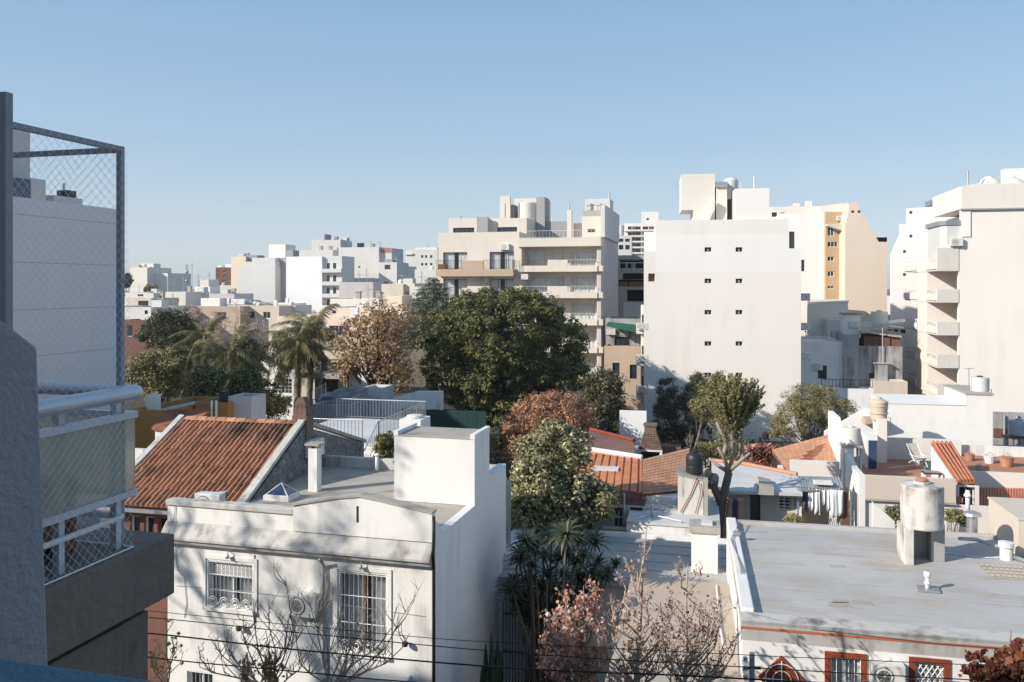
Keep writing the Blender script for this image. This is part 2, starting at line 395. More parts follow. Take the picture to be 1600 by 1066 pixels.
def win(par, mp, h, kind='dk', dep=.16, nv=2, nh=1, fw=.05):
    """one window in its opening: frame part, pane sub-part and what hangs behind or in front"""
    a0, a1, z0, z1 = h[:4]; fmat = M['wpaint'] if kind[0] == 'w' else M['iron'] if kind[0] == 'd' else M['wood']
    m = MB(); d0, d1 = dep-.07, dep-.02
    mbox(m, mp, a0, a1, d0, d1, z0, z0+fw); mbox(m, mp, a0, a1, d0, d1, z1-fw, z1)
    mbox(m, mp, a0, a0+fw, d0, d1, z0+fw, z1-fw); mbox(m, mp, a1-fw, a1, d0, d1, z0+fw, z1-fw)
    for i in range(1, nv):
        a = a0+(a1-a0)*i/nv; mbox(m, mp, a-fw*.4, a+fw*.4, d0, d1, z0+fw, z1-fw)
    for i in range(1, nh):
        z = z0+(z1-z0)*i/nh; mbox(m, mp, a0+fw, a1-fw, d0+.005, d1-.005, z-fw*.35, z+fw*.35)
    w = m.build('window', fmat, par)
    clear = 'c' in kind[1:]
    q = MB().quad(mp(a0, d1+.004, z0), mp(a1, d1+.004, z0), mp(a1, d1+.004, z1), mp(a0, d1+.004, z1))
    q.build('pane', M['clear'] if clear else M['glass'], w)
    if clear:
        mbox(MB(), mp, a0-.05, a1+.05, dep+.02, dep+.9, z0-.05, z1+.05).build('room_interior', M['dark'], w) if False else None
        r = MB(); D = dep+1.2
        r.quad(mp(a0,D,z0), mp(a1,D,z0), mp(a1,D,z1), mp(a0,D,z1))
        for a in (a0, a1): r.quad(mp(a,dep,z0), mp(a,D,z0), mp(a,D,z1), mp(a,dep,z1))
        for z in (z0, z1): r.quad(mp(a0,dep,z), mp(a1,dep,z), mp(a1,D,z), mp(a0,D,z))
        r.build('room_interior', M['dark'], w)
        cm = MB(); k = 14
        spans = [(a0, a0+(a1-a0)*.42), (a0+(a1-a0)*.6, a1)] if 'C' in kind else [(a0, a1)]
        for s0, s1 in spans:
            for i in range(k):
                u0 = s0+(s1-s0)*i/k; u1 = s0+(s1-s0)*(i+1)/k; e0 = dep+.1+.05*(i % 2); e1 = dep+.1+.05*((i+1) % 2)
                cm.quad(mp(u0,e0,z0), mp(u1,e1,z0), mp(u1,e1,z1), mp(u0,e0,z1))
        cm.build('curtain', M['curtain'], w)
    if 's' in kind[1:]:
        sm = MB(); f = .35 if 'h' in kind else 1; n = max(3, int((z1-z0)*f/.09))
        for i in range(n):
            zt = z1-(z1-z0)*f*i/n; zb = z1-(z1-z0)*f*(i+1)/n
            sm.quad(mp(a0+.02,d0-.03,zb), mp(a1-.02,d0-.03,zb), mp(a1-.02,d0-.012,zt), mp(a0+.02,d0-.012,zt))
        sm.build('roller_shutter', M['shutter'], w)
    if 'g' in kind[1:]:
        g = MB(); k = max(4, int((a1-a0)/.12))
        for i in range(k+1):
            a = a0+(a1-a0)*i/k; g.tube([mp(a, .02, z0), mp(a, .02, z1)], .011, 4)
        for f in (.02, .36, .7, .98):
            z = z0+(z1-z0)*f; g.tube([mp(a0, .02, z), mp(a1, .02, z)], .013, 4)
        g.build('window_grille', M['wpaint'] if 'W' in kind else M['iron'], w)
    return w
def body(par, w, d, h, mat, front=(), right=(), left=(), x0=0, y0=0, z0=0, roof=None, par_h=.5, name='wall', th=.18, dep=.16):
    """a block: walls with openings, parapet ring, roof deck; windows listed as (a0, a1, z0, z1, kind)"""
    m = MB(); zr = h-par_h; x1 = x0+w; y1 = y0+d
    holed(m, front_map(y0), x0, x1, z0, zr, front, dep); holed(m, right_map(x1), y0, y1, z0, zr, right, dep)
    holed(m, left_map(x0), y0, y1, z0, zr, left, dep)
    m.quad((x0,y1,z0),(x1,y1,z0),(x1,y1,zr),(x0,y1,zr))
    if z0 > 0: m.quad((x0,y0,z0),(x1,y0,z0),(x1,y1,z0),(x0,y1,z0))
    if par_h > 0:
        m.box(x0,x1,y0,y0+th,zr,h); m.box(x0,x1,y1-th,y1,zr,h)
        m.box(x0,x0+th,y0+th,y1-th,zr,h); m.box(x1-th,x1,y0+th,y1-th,zr,h)
    o = m.build(name, mat, par)
    zz = zr+(.004 if par_h == 0 else -.02)
    MB().box(x0+(th if par_h else 0),x1-(th if par_h else 0),y0+(th if par_h else 0),y1-(th if par_h else 0),zz-.1,zz).build('roof', roof or M['roofwarm'], par)
    for hs, mp in ((front, front_map(y0)), (right, right_map(x1)), (left, left_map(x0))):
        for q in hs:
            if len(q) > 4 and q[4]: win(par, mp, q, q[4], dep, *(q[5:]))
    return o
def rail(par, pts, h, mat, sp=.13, r=.012, rt=.02, name='railing', posts=True):
    m = MB()
    for p, q in zip(pts, pts[1:]):
        p = Vector(p); q = Vector(q); L = (q-p).length; k = max(1, int(L/sp)); up = Vector((0, 0, h))
        m.tube([p+up, q+up], rt, 6); m.tube([p+Vector((0,0,.08)), q+Vector((0,0,.08))], r, 4)
        for i in range(k+1):
            a = p.lerp(q, i/k); m.tube([a+(Vector((0,0,.08)) if 0 < i < k else Vector()), a+up], r if 0 < i < k else rt, 4)
    return m.build(name, mat, par)

# ------------------------------------------------------------------ air conditioners and tanks (prototypes)
def ac_proto():
    t = bpy.data.objects.new('air_conditioner', None); COL.objects.link(t)
    MB().box(0,.82,-.3,0,0,.58).build('casing', M['acw'], t, bevel=.02)
    m = MB(); m.lathe([(.235,0),(.235,.012),(.2,.012),(.2,.004)], n=20)
    g = m.build('fan_grille', M['acd'], t); g.rotation_euler = (pi/2, 0, 0); g.location = (.3, -.3, .29)
    r = MB()
    for k in range(4): r.lathe([(.05+.05*k,.014),(.062+.05*k,.014),(.062+.05*k,.02),(.05+.05*k,.02)], n=18)
    for k in range(4): r.tube([(-.23*cos(k*pi/4),-.23*sin(k*pi/4),.018),(.23*cos(k*pi/4),.23*sin(k*pi/4),.018)], .006, 4)
    rr = r.build('fan_guard', M['acw'], t); rr.rotation_euler = (pi/2, 0, 0); rr.location = (.3, -.3, .29)
    MB().box(.06,.1,-.28,.0,-.06,0).box(.7,.74,-.28,0,-.06,0).build('bracket', M['iron'], t)
    return t
AC = None
def ac(loc, yaw, label, group='air conditioner units hung on the walls', sc=1):
    global AC
    if AC is None: AC = ac_proto(); o = AC
    else: o = copy_tree(AC)
    tag(o, label, 'air conditioner', group); o.location = loc; o.rotation_euler = (0, 0, -radians(yaw)); o.scale = (sc, sc, sc)
    return o
def tank(name, label, x, y, z, r, h, mat, lid=True, group=None, shape='plain', lidmat=None):
    t = thing(name, label, 'water tank', (x, y, z), 0, group)
    if shape == 'plain':
        pr = [(r*.97,0),(r,.04),(r,h-.06),(r*.98,h),(r*.2,h+.03)]
    elif shape == 'dome':
        pr = [(r*.94,0),(r,h*.06),(r,h*.32),(r*.97,h*.34),(r*.97,h*.38),(r,h*.4),(r,h*.7),(r*.88,h*.83),(r*.5,h*.92),(r*.34,h*.93)]
    else:   # tapered
        pr = [(r*.8,0),(r*.86,h*.1),(r*.98,h*.78),(r*1.0,h*.82),(r*.9,h*.88),(r*.4,h*.97)]
    MB().lathe(pr, n=28).build('tank_shell', mat, t, smooth=False)
    if lid: MB().lathe([(r*.34,0),(r*.36,h*.05),(r*.2,h*.08),(.01,h*.09)], (0, 0, pr[-1][1]), 18).build('tank_lid', lidmat or mat, t)
    b = MB()
    for k in (.3, .62): b.lathe([(r*1.0,h*k),(r*1.02,h*k+.015),(r*1.0,h*k+.03)], n=28)
    b.build('tank_band', mat, t)
    MB().tube([(r*.9,-r*.3,.1),(r*1.15,-r*.4,.1),(r*1.15,-r*.4,-.4)], .018, 6).build('outlet_pipe', M['galv'], t)
    return t
# ------------------------------------------------------------------ foliage
M['lf_ficus'] = leafmat('ficus_leaf', (0.118, 0.128, 0.045)); M['lf_ficus2'] = leafmat('ficus_leaf_yellowish', (0.2, 0.18, 0.06)); M['lf_ficus3'] = leafmat('ficus_leaf_dark', (0.075, 0.088, 0.04))
M['lf_olive'] = leafmat('olive_leaf', (0.25, 0.23, 0.1)); M['lf_olive2'] = leafmat('olive_brown_leaf', (0.32, 0.25, 0.125))
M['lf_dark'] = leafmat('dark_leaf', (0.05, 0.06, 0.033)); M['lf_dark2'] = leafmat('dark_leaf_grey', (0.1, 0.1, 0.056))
M['lf_orange'] = leafmat('autumn_orange_leaf', (0.42, 0.27, 0.15), .3); M['lf_orange2'] = leafmat('autumn_brown_leaf', (0.31, 0.21, 0.13), .3); M['lf_yel'] = leafmat('yellow_leaf', (0.42, 0.28, 0.08), .3)
M['lf_red'] = leafmat('red_brown_leaf', (0.34, 0.185, 0.115)); M['lf_red2'] = leafmat('rusty_leaf', (0.4, 0.23, 0.14))
M['lf_pale'] = leafmat('pale_underside_leaf', (0.5, 0.46, 0.31)); M['lf_pale2'] = leafmat('grey_green_leaf', (0.27, 0.26, 0.13)); M['lf_pale3'] = leafmat('mid_green_leaf', (0.16, 0.15, 0.065))
M['lf_conifer'] = leafmat('blue_green_needles', (0.17, 0.2, 0.165)); M['lf_conifer2'] = leafmat('grey_green_needles', (0.24, 0.26, 0.2))
M['lf_gold'] = leafmat('golden_conifer_spray', (0.46, 0.31, 0.05)); M['lf_gold2'] = leafmat('golden_green_spray', (.16, .13, .03))
M['lf_palm'] = leafmat('palm_leaflet', (0.12, 0.12, 0.055), .2, .6, .2); M['lf_palm2'] = leafmat('dry_palm_leaflet', (0.28, 0.22, 0.11), .2)
M['lf_blade'] = leafmat('dracaena_blade', (0.034, 0.05, 0.024), .12, .35, .5)
M['lf_pink'] = leafmat('pink_autumn_leaf', (0.6, 0.35, 0.27), .35); M['lf_pink2'] = leafmat('russet_autumn_leaf', (0.42, 0.2, 0.13), .35); M['lf_pink3'] = leafmat('pale_pink_leaf', (0.68, 0.48, 0.4), .35)
M['lf_maroon'] = leafmat('dark_red_leaf', (0.130, 0.039, 0.026)); M['lf_maroon2'] = leafmat('bronze_leaf', (0.187, 0.072, 0.033))
M['lf_cord'] = leafmat('magenta_brown_leaf', (.22, .08, .07)); M['lf_cord2'] = leafmat('pinkish_leaf', (0.480, 0.240, 0.192))
M['twig'] = flat('grey_twig', (.27, .22, .19), .9); M['twigpale'] = flat('pale_twig', (.42, .35, .29), .9); M['twigpink'] = flat('pinkish_twig', (.3, .22, .19), .9)
M['cactus'] = flat('cactus_skin', (.035, .06, .035), .6)
FOL = []

def leaf_mesh(name, cen, nrm, size, mats, asp=.55, seed=1, weights=None, jit=.35, fold=.25):
    """many leaf-sized faces: cen (N,3), nrm (N,3)"""
    g = np.random.default_rng(seed); N = len(cen)
    n = nrm/np.maximum(np.linalg.norm(nrm, axis=1, keepdims=True), 1e-6)
    r = g.normal(size=(N, 3)); a = np.cross(n, r); a /= np.maximum(np.linalg.norm(a, axis=1, keepdims=True), 1e-6)
    b = np.cross(n, a); s = size*(1+jit*g.uniform(-1, 1, (N, 1)))
    v = np.empty((N, 4, 3), np.float32)
    v[:, 0] = cen-a*s*.5; v[:, 1] = cen+b*s*asp*.5+n*s*fold*.3; v[:, 2] = cen+a*s*.5-n*s*fold*.2; v[:, 3] = cen-b*s*asp*.5+n*s*fold*.3
    me = bpy.data.meshes.new(name)
    me.vertices.add(N*4); me.vertices.foreach_set('co', v.reshape(-1))
    me.loops.add(N*4); me.loops.foreach_set('vertex_index', np.arange(N*4, dtype=np.int32))
    me.polygons.add(N); me.polygons.foreach_set('loop_start', np.arange(0, N*4, 4, dtype=np.int32))
    for m in mats: me.materials.append(m)
    me.polygons.foreach_set('material_index', g.choice(len(mats), N, p=weights).astype(np.int32))
    me.update(calc_edges=True); return me
def crown_points(ells, ncl, per, cr, seed, low=-.6, up=.45, shell=(.62, 1.0), flat=.75):
    """clumps spread near the surface of a few ellipsoids, leaves spread through each clump"""
    g = np.random.default_rng(seed); C = []; 
    w = np.array([e[3]*e[4]+e[3]*e[5] for e in ells]); w = w/w.sum(); E = np.array(ells, float)
    while len(C) < ncl:
        e = E[g.choice(len(ells), p=w)]; d = g.normal(size=3); d /= np.linalg.norm(d)
        if d[2] < low: continue
        p = e[:3]+d*e[3:6]*g.uniform(*shell)
        q = (p-E[:, :3])/E[:, 3:6]
        if (np.linalg.norm(q, axis=1) < .55).any() and g.random() < .8: continue
        C.append(p)
    C = np.array(C); k = g.integers(0, 1, 1)
    rr = cr*g.uniform(.6, 1.35, len(C))
    d = g.normal(size=(len(C), per, 3)); d /= np.linalg.norm(d, axis=2, keepdims=True)
    rad = g.uniform(.35, 1.0, (len(C), per, 1))
    P = C[:, None, :]+d*rad*rr[:, None, None]*np.array([1, 1, flat])
    n = d*.95+g.normal(size=d.shape)*.4+np.array([0, 0, up])
    return P.reshape(-1, 3), n.reshape(-1, 3), C
def limb(m, p, q, r0, r1, n=6, sag=.15, rnd=RND, seg=5):
    p = Vector(p); q = Vector(q); L = (q-p).length
    off = Vector((rnd.uniform(-1,1), rnd.uniform(-1,1), rnd.uniform(-.2,1)))*L*sag
    pts = [p.lerp(q, t)+off*(4*t*(1-t))*.5 for t in [i/seg for i in range(seg+1)]]
    m.tube(pts, r0, n, r1); return pts
def tree(name, label, base, ells, mats, leaf=.22, ncl=90, per=70, cr=.7, trunk=.25, fork=.45, bark='bark', seed=1, group=None, asp=.55, weights=None, low=-.5, up=.45, nl=9, shell=(.62,1.0), cat='tree', flat=.75, stems=1, vis=True):
    """ells are in world metres relative to the base: (x, y, z, rx, ry, rz)"""
    rnd = random.Random(seed)
    t = thing(name, label, cat, base, 0, group)
    P, n, C = crown_points(ells, ncl, per, cr, seed, low, up, shell, flat)
    o = bpy.data.objects.new('crown', leaf_mesh('crown', P, n, leaf, [M[x] for x in mats], asp, seed, weights)); link(o, t)
    m = MB(); cz = min(e[2]-e[5] for e in ells); top = np.mean([e[:3] for e in ells], axis=0); H = max(.3, top[2]*fork)
    for s in range(stems):
        fx, fy = (top[0]*.4+rnd.uniform(-.3,.3)*(stems > 1), top[1]*.4+rnd.uniform(-.3,.3)*(stems > 1))
        tp = limb(m, (rnd.uniform(-.2,.2)*(stems > 1), 0, -.1), (fx, fy, H), trunk, trunk*.72, 8, .12, rnd)
        idx = list(range(len(C))); rnd.shuffle(idx)
        for i in idx[:nl]:
            c = Vector(C[i]); b = tp[-1]
            if c.z < b.z: continue
            pts = limb(m, b-Vector((0,0,.05)), c, trunk*.5, trunk*.08, 5, .2, rnd)
            near = sorted(range(len(C)), key=lambda j: (Vector(C[j])-pts[3]).length)[1:4]
            for j in near: limb(m, pts[3], Vector(C[j]), trunk*.2, trunk*.04, 4, .15, rnd, 3)
    m.build('trunk', M[bark], t, smooth=True)
    return t
def grow(m, p, d, L, r, depth, rnd, tips, spread=.5, up=.25, kids=(2, 3), shrink=.74, n=5, bend=.12):
    """forking bare branches"""
    p = Vector(p); d = Vector(d).normalized(); pts = [p]; q = p.copy(); dd = d.copy(); seg = 3 if depth > 1 else 2
    for i in range(seg):
        dd = (dd+Vector((rnd.gauss(0,bend), rnd.gauss(0,bend), rnd.gauss(0,bend)+up*.25))).normalized(); q = q+dd*(L/seg); pts.append(q.copy())
    m.tube(pts, r, max(3, n), r*.62, cap=False)
    if depth <= 0: tips.append((q.copy(), dd.copy())); return
    tips.append((q.copy(), dd.copy()))
    for k in range(rnd.randint(*kids)):
        nd = (dd+Vector((rnd.gauss(0,spread), rnd.gauss(0,spread), rnd.gauss(0,spread*.7)+up))).normalized()
        at = pts[-1] if k < 2 else pts[-2]
        grow(m, at, nd, L*shrink*rnd.uniform(.75,1.2), r*.6, depth-1, rnd, tips, spread, up, kids, shrink, n-1, bend)
def bare_tree(name, label, base, H, r, depth, mat, seed, group=None, leaves=None, leaf=.1, dens=0, spread=.45, up=.3, stems=1, shrink=.76, kids=(2,3), tilt=.25, L0=.27, cat='tree', wt=None, only=None):
    rnd = random.Random(seed); t = thing(name, label, cat, base, 0, group); m = MB(); tips = []
    for s in range(stems):
        grow(m, (rnd.uniform(-.15,.15)*(stems > 1), rnd.uniform(-.15,.15)*(stems > 1), -.1), (rnd.gauss(0,tilt), rnd.gauss(0,tilt), 1), H*L0, r, depth, rnd, tips, spread, up, kids, shrink, 7)
    m.build('trunk', mat, t, smooth=True)
    if dens:
        C = []; Nn = []
        for q, d in tips:
            if only and not only(q): continue
            for k in range(dens):
                if rnd.random() < .8:
                    C.append(q-d*rnd.uniform(0, .45)*H*.12+Vector((rnd.gauss(0,.07), rnd.gauss(0,.07), rnd.gauss(0,.07))))
                    Nn.append((rnd.gauss(0,1), rnd.gauss(0,1), rnd.gauss(0,1)))
        o = bpy.data.objects.new('crown', leaf_mesh('crown', np.array([tuple(c) for c in C]), np.array(Nn), leaf, [M[x] for x in leaves], .8, seed, wt)); link(o, t)
    return t, tips
def frond_mesh(name, L, droop, nleaf, ll, lw, mats, seed, rise=.5, hang=.9):
    """a feather palm frond growing along +x: rachis plus hanging leaflets"""
    rnd = random.Random(seed); v = []; f = []; mi = []
    def pt(t): return Vector((L*t*(1-.18*t*droop), 0, L*(rise*t-droop*t*t)))
    for i in range(10):
        a, b = pt(i/10), pt((i+1)/10); w = .035*(1-i/11); k = len(v)
        v += [a+Vector((0,-w,0)), b+Vector((0,-w,0)), b+Vector((0,w,0)), a+Vector((0,w,0))]; f.append((k,k+1,k+2,k+3)); mi.append(1)
    for i in range(nleaf):
        t = .14+.86*i/nleaf; p = pt(t); tn = (pt(min(1, t+.03))-pt(t-.03)).normalized(); l = ll*(1-.55*abs(t-.45)**1.2)*rnd.uniform(.8,1.1)
        for s in (-1, 1):
            d = (tn*.45+Vector((0, s*.75, -hang*rnd.uniform(.5,1.2)))).normalized(); mid = p+d*l*.5+Vector((0,0,l*.06)); e = p+d*l*.8+Vector((0,0,-l*.35*hang))
            w = tn*lw; k = len(v)
            v += [p-w*.4, mid-w*.6, e, mid+w*.6, p+w*.4]; f.append((k,k+1,k+2,k+3,k+4)); mi.append(0 if rnd.random() < .8 else 1)
    me = bpy.data.meshes.new(name); me.from_pydata([tuple(x) for x in v], [], f)
    for m in mats: me.materials.append(m)
    me.polygons.foreach_set('material_index', mi); me.update(); return me
def palm(name, label, base, H, L, nf, mats, tr, seed, droop=.75, lean=(0,0), ll=.55, group=None, skirt=0, hang=.9):
    rnd = random.Random(seed); t = thing(name, label, 'palm tree', base, 0, group); m = MB()
    pts = [(lean[0]*k*k/36, lean[1]*k*k/36, H*k/6-.1*(k == 0)) for k in range(7)]
    m.tube(pts, tr*1.25, 10, tr*.8)
    for k in range(int(H/.28)):
        f = (k+.5)*.28/H; m.lathe([(tr*(1.27-.42*f),-.02),(tr*(1.34-.42*f),0),(tr*(1.27-.42*f),.02)], (lean[0]*f*f, lean[1]*f*f, f*H), 10)
    m.build('trunk', M['palmtrunk'], t, smooth=True)
    MB().lathe([(tr*.85,-.1),(tr*1.3,.25),(tr*.9,.8),(tr*.3,1.1)], (lean[0], lean[1], H-.15), 10).build('crown_shaft', M['lf_palm2'], t, smooth=True)
    ms = [frond_mesh('frond', L, droop*(.75+.25*k), 34, ll, .05, [M[x] for x in mats], seed*10+k, rise=.55-.12*k, hang=hang) for k in range(3)]
    for i in range(nf):
        a = i*2.39996+rnd.uniform(-.2,.2); f = i/nf
        inst('frond', ms[i % 3], t, (lean[0], lean[1], H+.55-.35*f), (0, radians(-62+118*f**.8+rnd.uniform(-8,8))*(1 if True else 0), a), (rnd.uniform(.85,1.1),)*3)
    return t
def rosette_mesh(name, n, L, w, mats, seed, up=.2, drop=.3):
    rnd = random.Random(seed); v = []; f = []; mi = []
    for i in range(n):
        a = i*2.39996; el = up+1.15*(1-i/n)**1.1-.35; d = Vector((cos(a)*cos(el), sin(a)*cos(el), sin(el))); s = Vector((-sin(a), cos(a), 0)); l = L*rnd.uniform(.75,1.1); k = len(v)
        m_ = d*l*.55+Vector((0,0,.02)); e = d*l+Vector((0,0,-drop*l*.5))
        v += [s*w*.35, m_+s*w*.5, e, m_-s*w*.5, -s*w*.35]; f.append((k,k+1,k+2,k+3,k+4)); mi.append(rnd.randrange(len(mats)))
    me = bpy.data.meshes.new(name); me.from_pydata([tuple(x) for x in v], [], f)
    for m in mats: me.materials.append(m)
    me.polygons.foreach_set('material_index', mi); me.update(); return me
# ================================================================== SETTING
def struct(name, mb, mat, parent=None):
    o = mb.build(name, mat, parent); o['kind'] = 'structure'; return o
G = Fr(800, 1e-6, 15); G.ox = G.oy = 0
def gq(x0, x1, y0, y1, z):
    return [(*G.world(x, y), z) for x, y in ((x0,y0),(x1,y0),(x1,y1),(x0,y1))]
struct('ground', MB().quad((-2500,-300,-.02),(2500,-300,-.02),(2500,4000,-.02),(-2500,4000,-.02)), M['earth'])
struct('road', MB().quad(*gq(-120,120,4.2,14.6,.0)), M['asphalt'])
struct('pavement', MB().sheet(gq(-120,120,14.75,19.6,.13), .13).sheet(gq(-120,120,-1.2,4.05,.13), .13), M['paving'])
struct('kerb', MB().sheet(gq(-120,120,14.6,14.75,.15), .16).sheet(gq(-120,120,4.05,4.2,.15), .16), M['concrete'])

def block(fr, name, label, px0, px1, pyt, mat, depth=8, yo=0, cat='house', z0=0, front=(), right=(), left=(), roof=None, par_h=.35, group=None, w=None, parent=None, **k):
    """one block standing on the ground, its front seen between px0 and px1 and up to row pyt"""
    t = parent or fr.thing(name, label, cat, group)
    x0 = fr.t(px0, yo); x1 = fr.t(px1, yo) if w is None else x0+w
    body(t, x1-x0, depth, fr.z((px0+px1)/2, pyt, yo), mat, front, right, left, x0, yo, z0, roof, par_h, **k)
    return t
def wr(fr, kind, *rects, yo=0, nv=2, nh=1):
    return [(*fr.rect(*r, yo=yo), kind, nv, nh) for r in rects]

# ================================================================== OWN BLOCK: ledge and partition in the near corner
own = thing('near_block', 'blue painted parapet ledge and grey partition wall in the near corner', 'building wall', (0,0,0), 15)
MB().box(-3.2,4,.68,.909,CZ-1.6,CZ-.5).build('parapet_ledge', M['ledge'], own, bevel=.012)
MB().box(-3.2,4,-1.3,.68,CZ-1.75,CZ-1.55).build('balcony_floor', M['paving'], own)
MB().prism([(.915,CZ-1.9),(1.48,CZ-1.9),(1.48,CZ-.85),(1.449,CZ-.13),(.915,CZ+.24)], -1.58, -1.432, 'x').build('partition', M['partition'], own, bevel=.008)
MB().box(-34,14,-14,-1.3,0,CZ+6).box(-34,-5.2,-1.299,.5,0,CZ+5.9).build('wall', M['greywall'], own)

# ------------------------------------------------------------------ the neighbouring balcony
bal = thing('balcony', 'brown rendered balcony with frosted glass panel and thick pale pipe handrail', 'balcony', (0,0,0), 15)
MB().box(-9,-4.35,.55,5.76,CZ-2.47,CZ-1.99).build('slab', M['slabbrown'], bal, bevel=.012)
MB().box(-9,-4.47,.55,5.6,CZ-3.9,CZ-2.56).build('lower_beam', M['slabbrown'], bal, bevel=.012)
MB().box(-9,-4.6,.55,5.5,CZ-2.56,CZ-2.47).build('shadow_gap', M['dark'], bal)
xr = -4.45; yf = 5.42
def pipe_end(p0, p1, r):
    p0 = Vector(p0); p1 = Vector(p1); d = (p1-p0).normalized(); m = MB()
    m.tube([p0, p1], r, 20, cap=False)
    for k in range(4):
        a = k/4*pi/2; b = (k+1)/4*pi/2
        m.tube([p1+d*r*sin(a), p1+d*r*sin(b)], r*cos(a), 20, r*max(.02, cos(b)), cap=False)
    return m
pipe_end((xr, .6, CZ-.815), (xr, yf, CZ-.815), .06).build('handrail', M['rail'], bal, smooth=True)
pipe_end((-9, yf-.06, CZ-.8), (xr-.02, yf-.06, CZ-.8), .05).build('handrail', M['rail'], bal, smooth=True)
fm = MB()
fm.box(xr-.03,xr+.03,.6,yf,CZ-1.005,CZ-.955); fm.box(xr-.03,xr+.03,.6,yf,CZ-1.6,CZ-1.55)
fm.box(-9,xr-.031,yf-.08,yf-.02,CZ-1.0,CZ-.955); fm.box(-9,xr-.031,yf-.08,yf-.02,CZ-1.6,CZ-1.555)
fm.build('panel_frame', M['rail'], bal)
m_, n_, l_, b_ = newmat('frosted_glass')
b_.inputs['Base Color'].default_value = (.78, .75, .64, 1); b_.inputs['Roughness'].default_value = .33
b_.inputs['Transmission Weight'].default_value = .7; b_.inputs['IOR'].default_value = 1.08
M['frost'] = m_
MB().box(xr-.006,xr+.006,.62,yf-.005,CZ-1.55,CZ-1.005).build('glass_panel', M['frost'], bal)
MB().box(-9,xr-.05,yf-.056,yf-.044,CZ-1.555,CZ-1.0).build('glass_panel', M['frost'], bal)
for y in (3.4, 4.75, 5.3):
    MB().box(xr-.1,xr-.045,y-.025,y+.025,CZ-1.99,CZ-.86).build('post', M['rail'], bal)
for x in (-5.4, -6.6):
    MB().box(x-.025,x+.025,yf-.14,yf-.09,CZ-1.99,CZ-.85).build('post', M['rail'], bal)
MB().tube([(xr-.02,.6,CZ-1.745),(xr-.02,5.3,CZ-1.745)], .022, 8).build('lower_tube', M['wpaint'], bal, smooth=True)
MB().tube([(-9,yf-.1,CZ-1.745),(xr-.03,yf-.1,CZ-1.745)], .022, 8).build('lower_tube', M['wpaint'], bal, smooth=True)
# what shows dimly through the frosted panel
sf = thing('garden_sofa', 'dark brown seat showing dimly through the frosted balcony panel', 'sofa', (*G.world(-5.1, 4.35), CZ-1.99), 15)
MB().box(-.4,.4,-.75,.75,.12,.42).build('seat', M['wood'], sf, bevel=.06)
MB().box(-.55,-.35,-.75,.75,.3,.8).build('backrest', M['wood'], sf, bevel=.07)
for y in (-.7, .7): MB().box(-.5,.4,y-.08,y+.08,0.02,.6).build('arm', M['wood'], sf, bevel=.04)

# ------------------------------------------------------------------ safety net on its frame
net = thing('safety_net', 'white diamond mesh safety net on grey square tube posts round the balcony', 'safety net', (0,0,0), 15)
xn, yn, zt, zb = -4.53, 5.36, CZ+1.065, CZ-1.99
def sq(mb, p, q, w=.024):
    mb.tube([p, q], w*1.25, 4); return mb
MB().box(xn-.022,xn+.022,yn-.022,yn+.022,zb,zt).build('post', M['gpaint'], net, bevel=.004)
MB().box(xn-.02,xn+.02,.55,yn-.023,zt-.042,zt-.001).build('top_bar', M['gpaint'], net, bevel=.004)
MB().box(-9,xn-.023,yn-.02,yn+.02,zt-.047,zt-.006).build('top_bar', M['gpaint'], net, bevel=.004)
xp, yp = -4.19, 4.0
MB().box(xp-.028,xp+.028,yp-.028,yp+.028,CZ-1.99,CZ+1.15).build('post', M['gpaint'], net, bevel=.004)
MB().box(-8,xp-.029,yp-.025,yp+.025,CZ+1.1,CZ+1.149).build('top_bar', M['gpaint'], net, bevel=.004)
def strands(mp, U, V, cell, r=.001):
    m = MB(); rnd = random.Random(3)
    def P(u, v):
        ed = min(1, min(u, U-u, v, V-v)/.3)
        du = .018*sin(2.1*u+3.3*v)+.011*sin(7*u-5*v+1); dv = .018*sin(2.9*u-1.7*v+2)+.012*sin(9*v+4*u)
        w = .03*sin(1.7*u+.6)*sin(1.4*v+.3)
        return mp(u+du*ed, v+dv*ed, w*ed)
    k = cell*sqrt(2)
    for sgn in (1, -1):
        c = -V if sgn == 1 else 0.0
        while c < (U if sgn == 1 else U+V):
            pts = []
            # u = c + sgn*v
            v0 = max(0, -c) if sgn == 1 else max(0, c-U); v1 = min(V, U-c) if sgn == 1 else min(V, c)
            if v1-v0 > .02:
                q = max(1, int((v1-v0)/.1))
                for i in range(q+1):
                    v = v0+(v1-v0)*i/q; pts.append(P(c+sgn*v, v))
                m.tube(pts, r, 3, cap=False)
            c += k
    return m
strands(lambda u, v, w: (xn+.06+w+.06*(1-v/(zt-zb)), .6+u, zb+v), yn-.6, zt-zb-.02, .052).build('net_mesh', M['net'], net)
strands(lambda u, v, w: (xn-.02-u, yn+w, zb+v), 3.6, zt-zb-.02, .055).build('net_mesh', M['net'], net)
MB().tube([(xn+.12,.6,zb+.012),(xn+.12,yn,zb+.012)], .006, 5).tube([(xn+.1,yn,zb+.012),(-8,yn+.01,zb+.012)], .006, 5).build('edge_rope', M['net'], net)

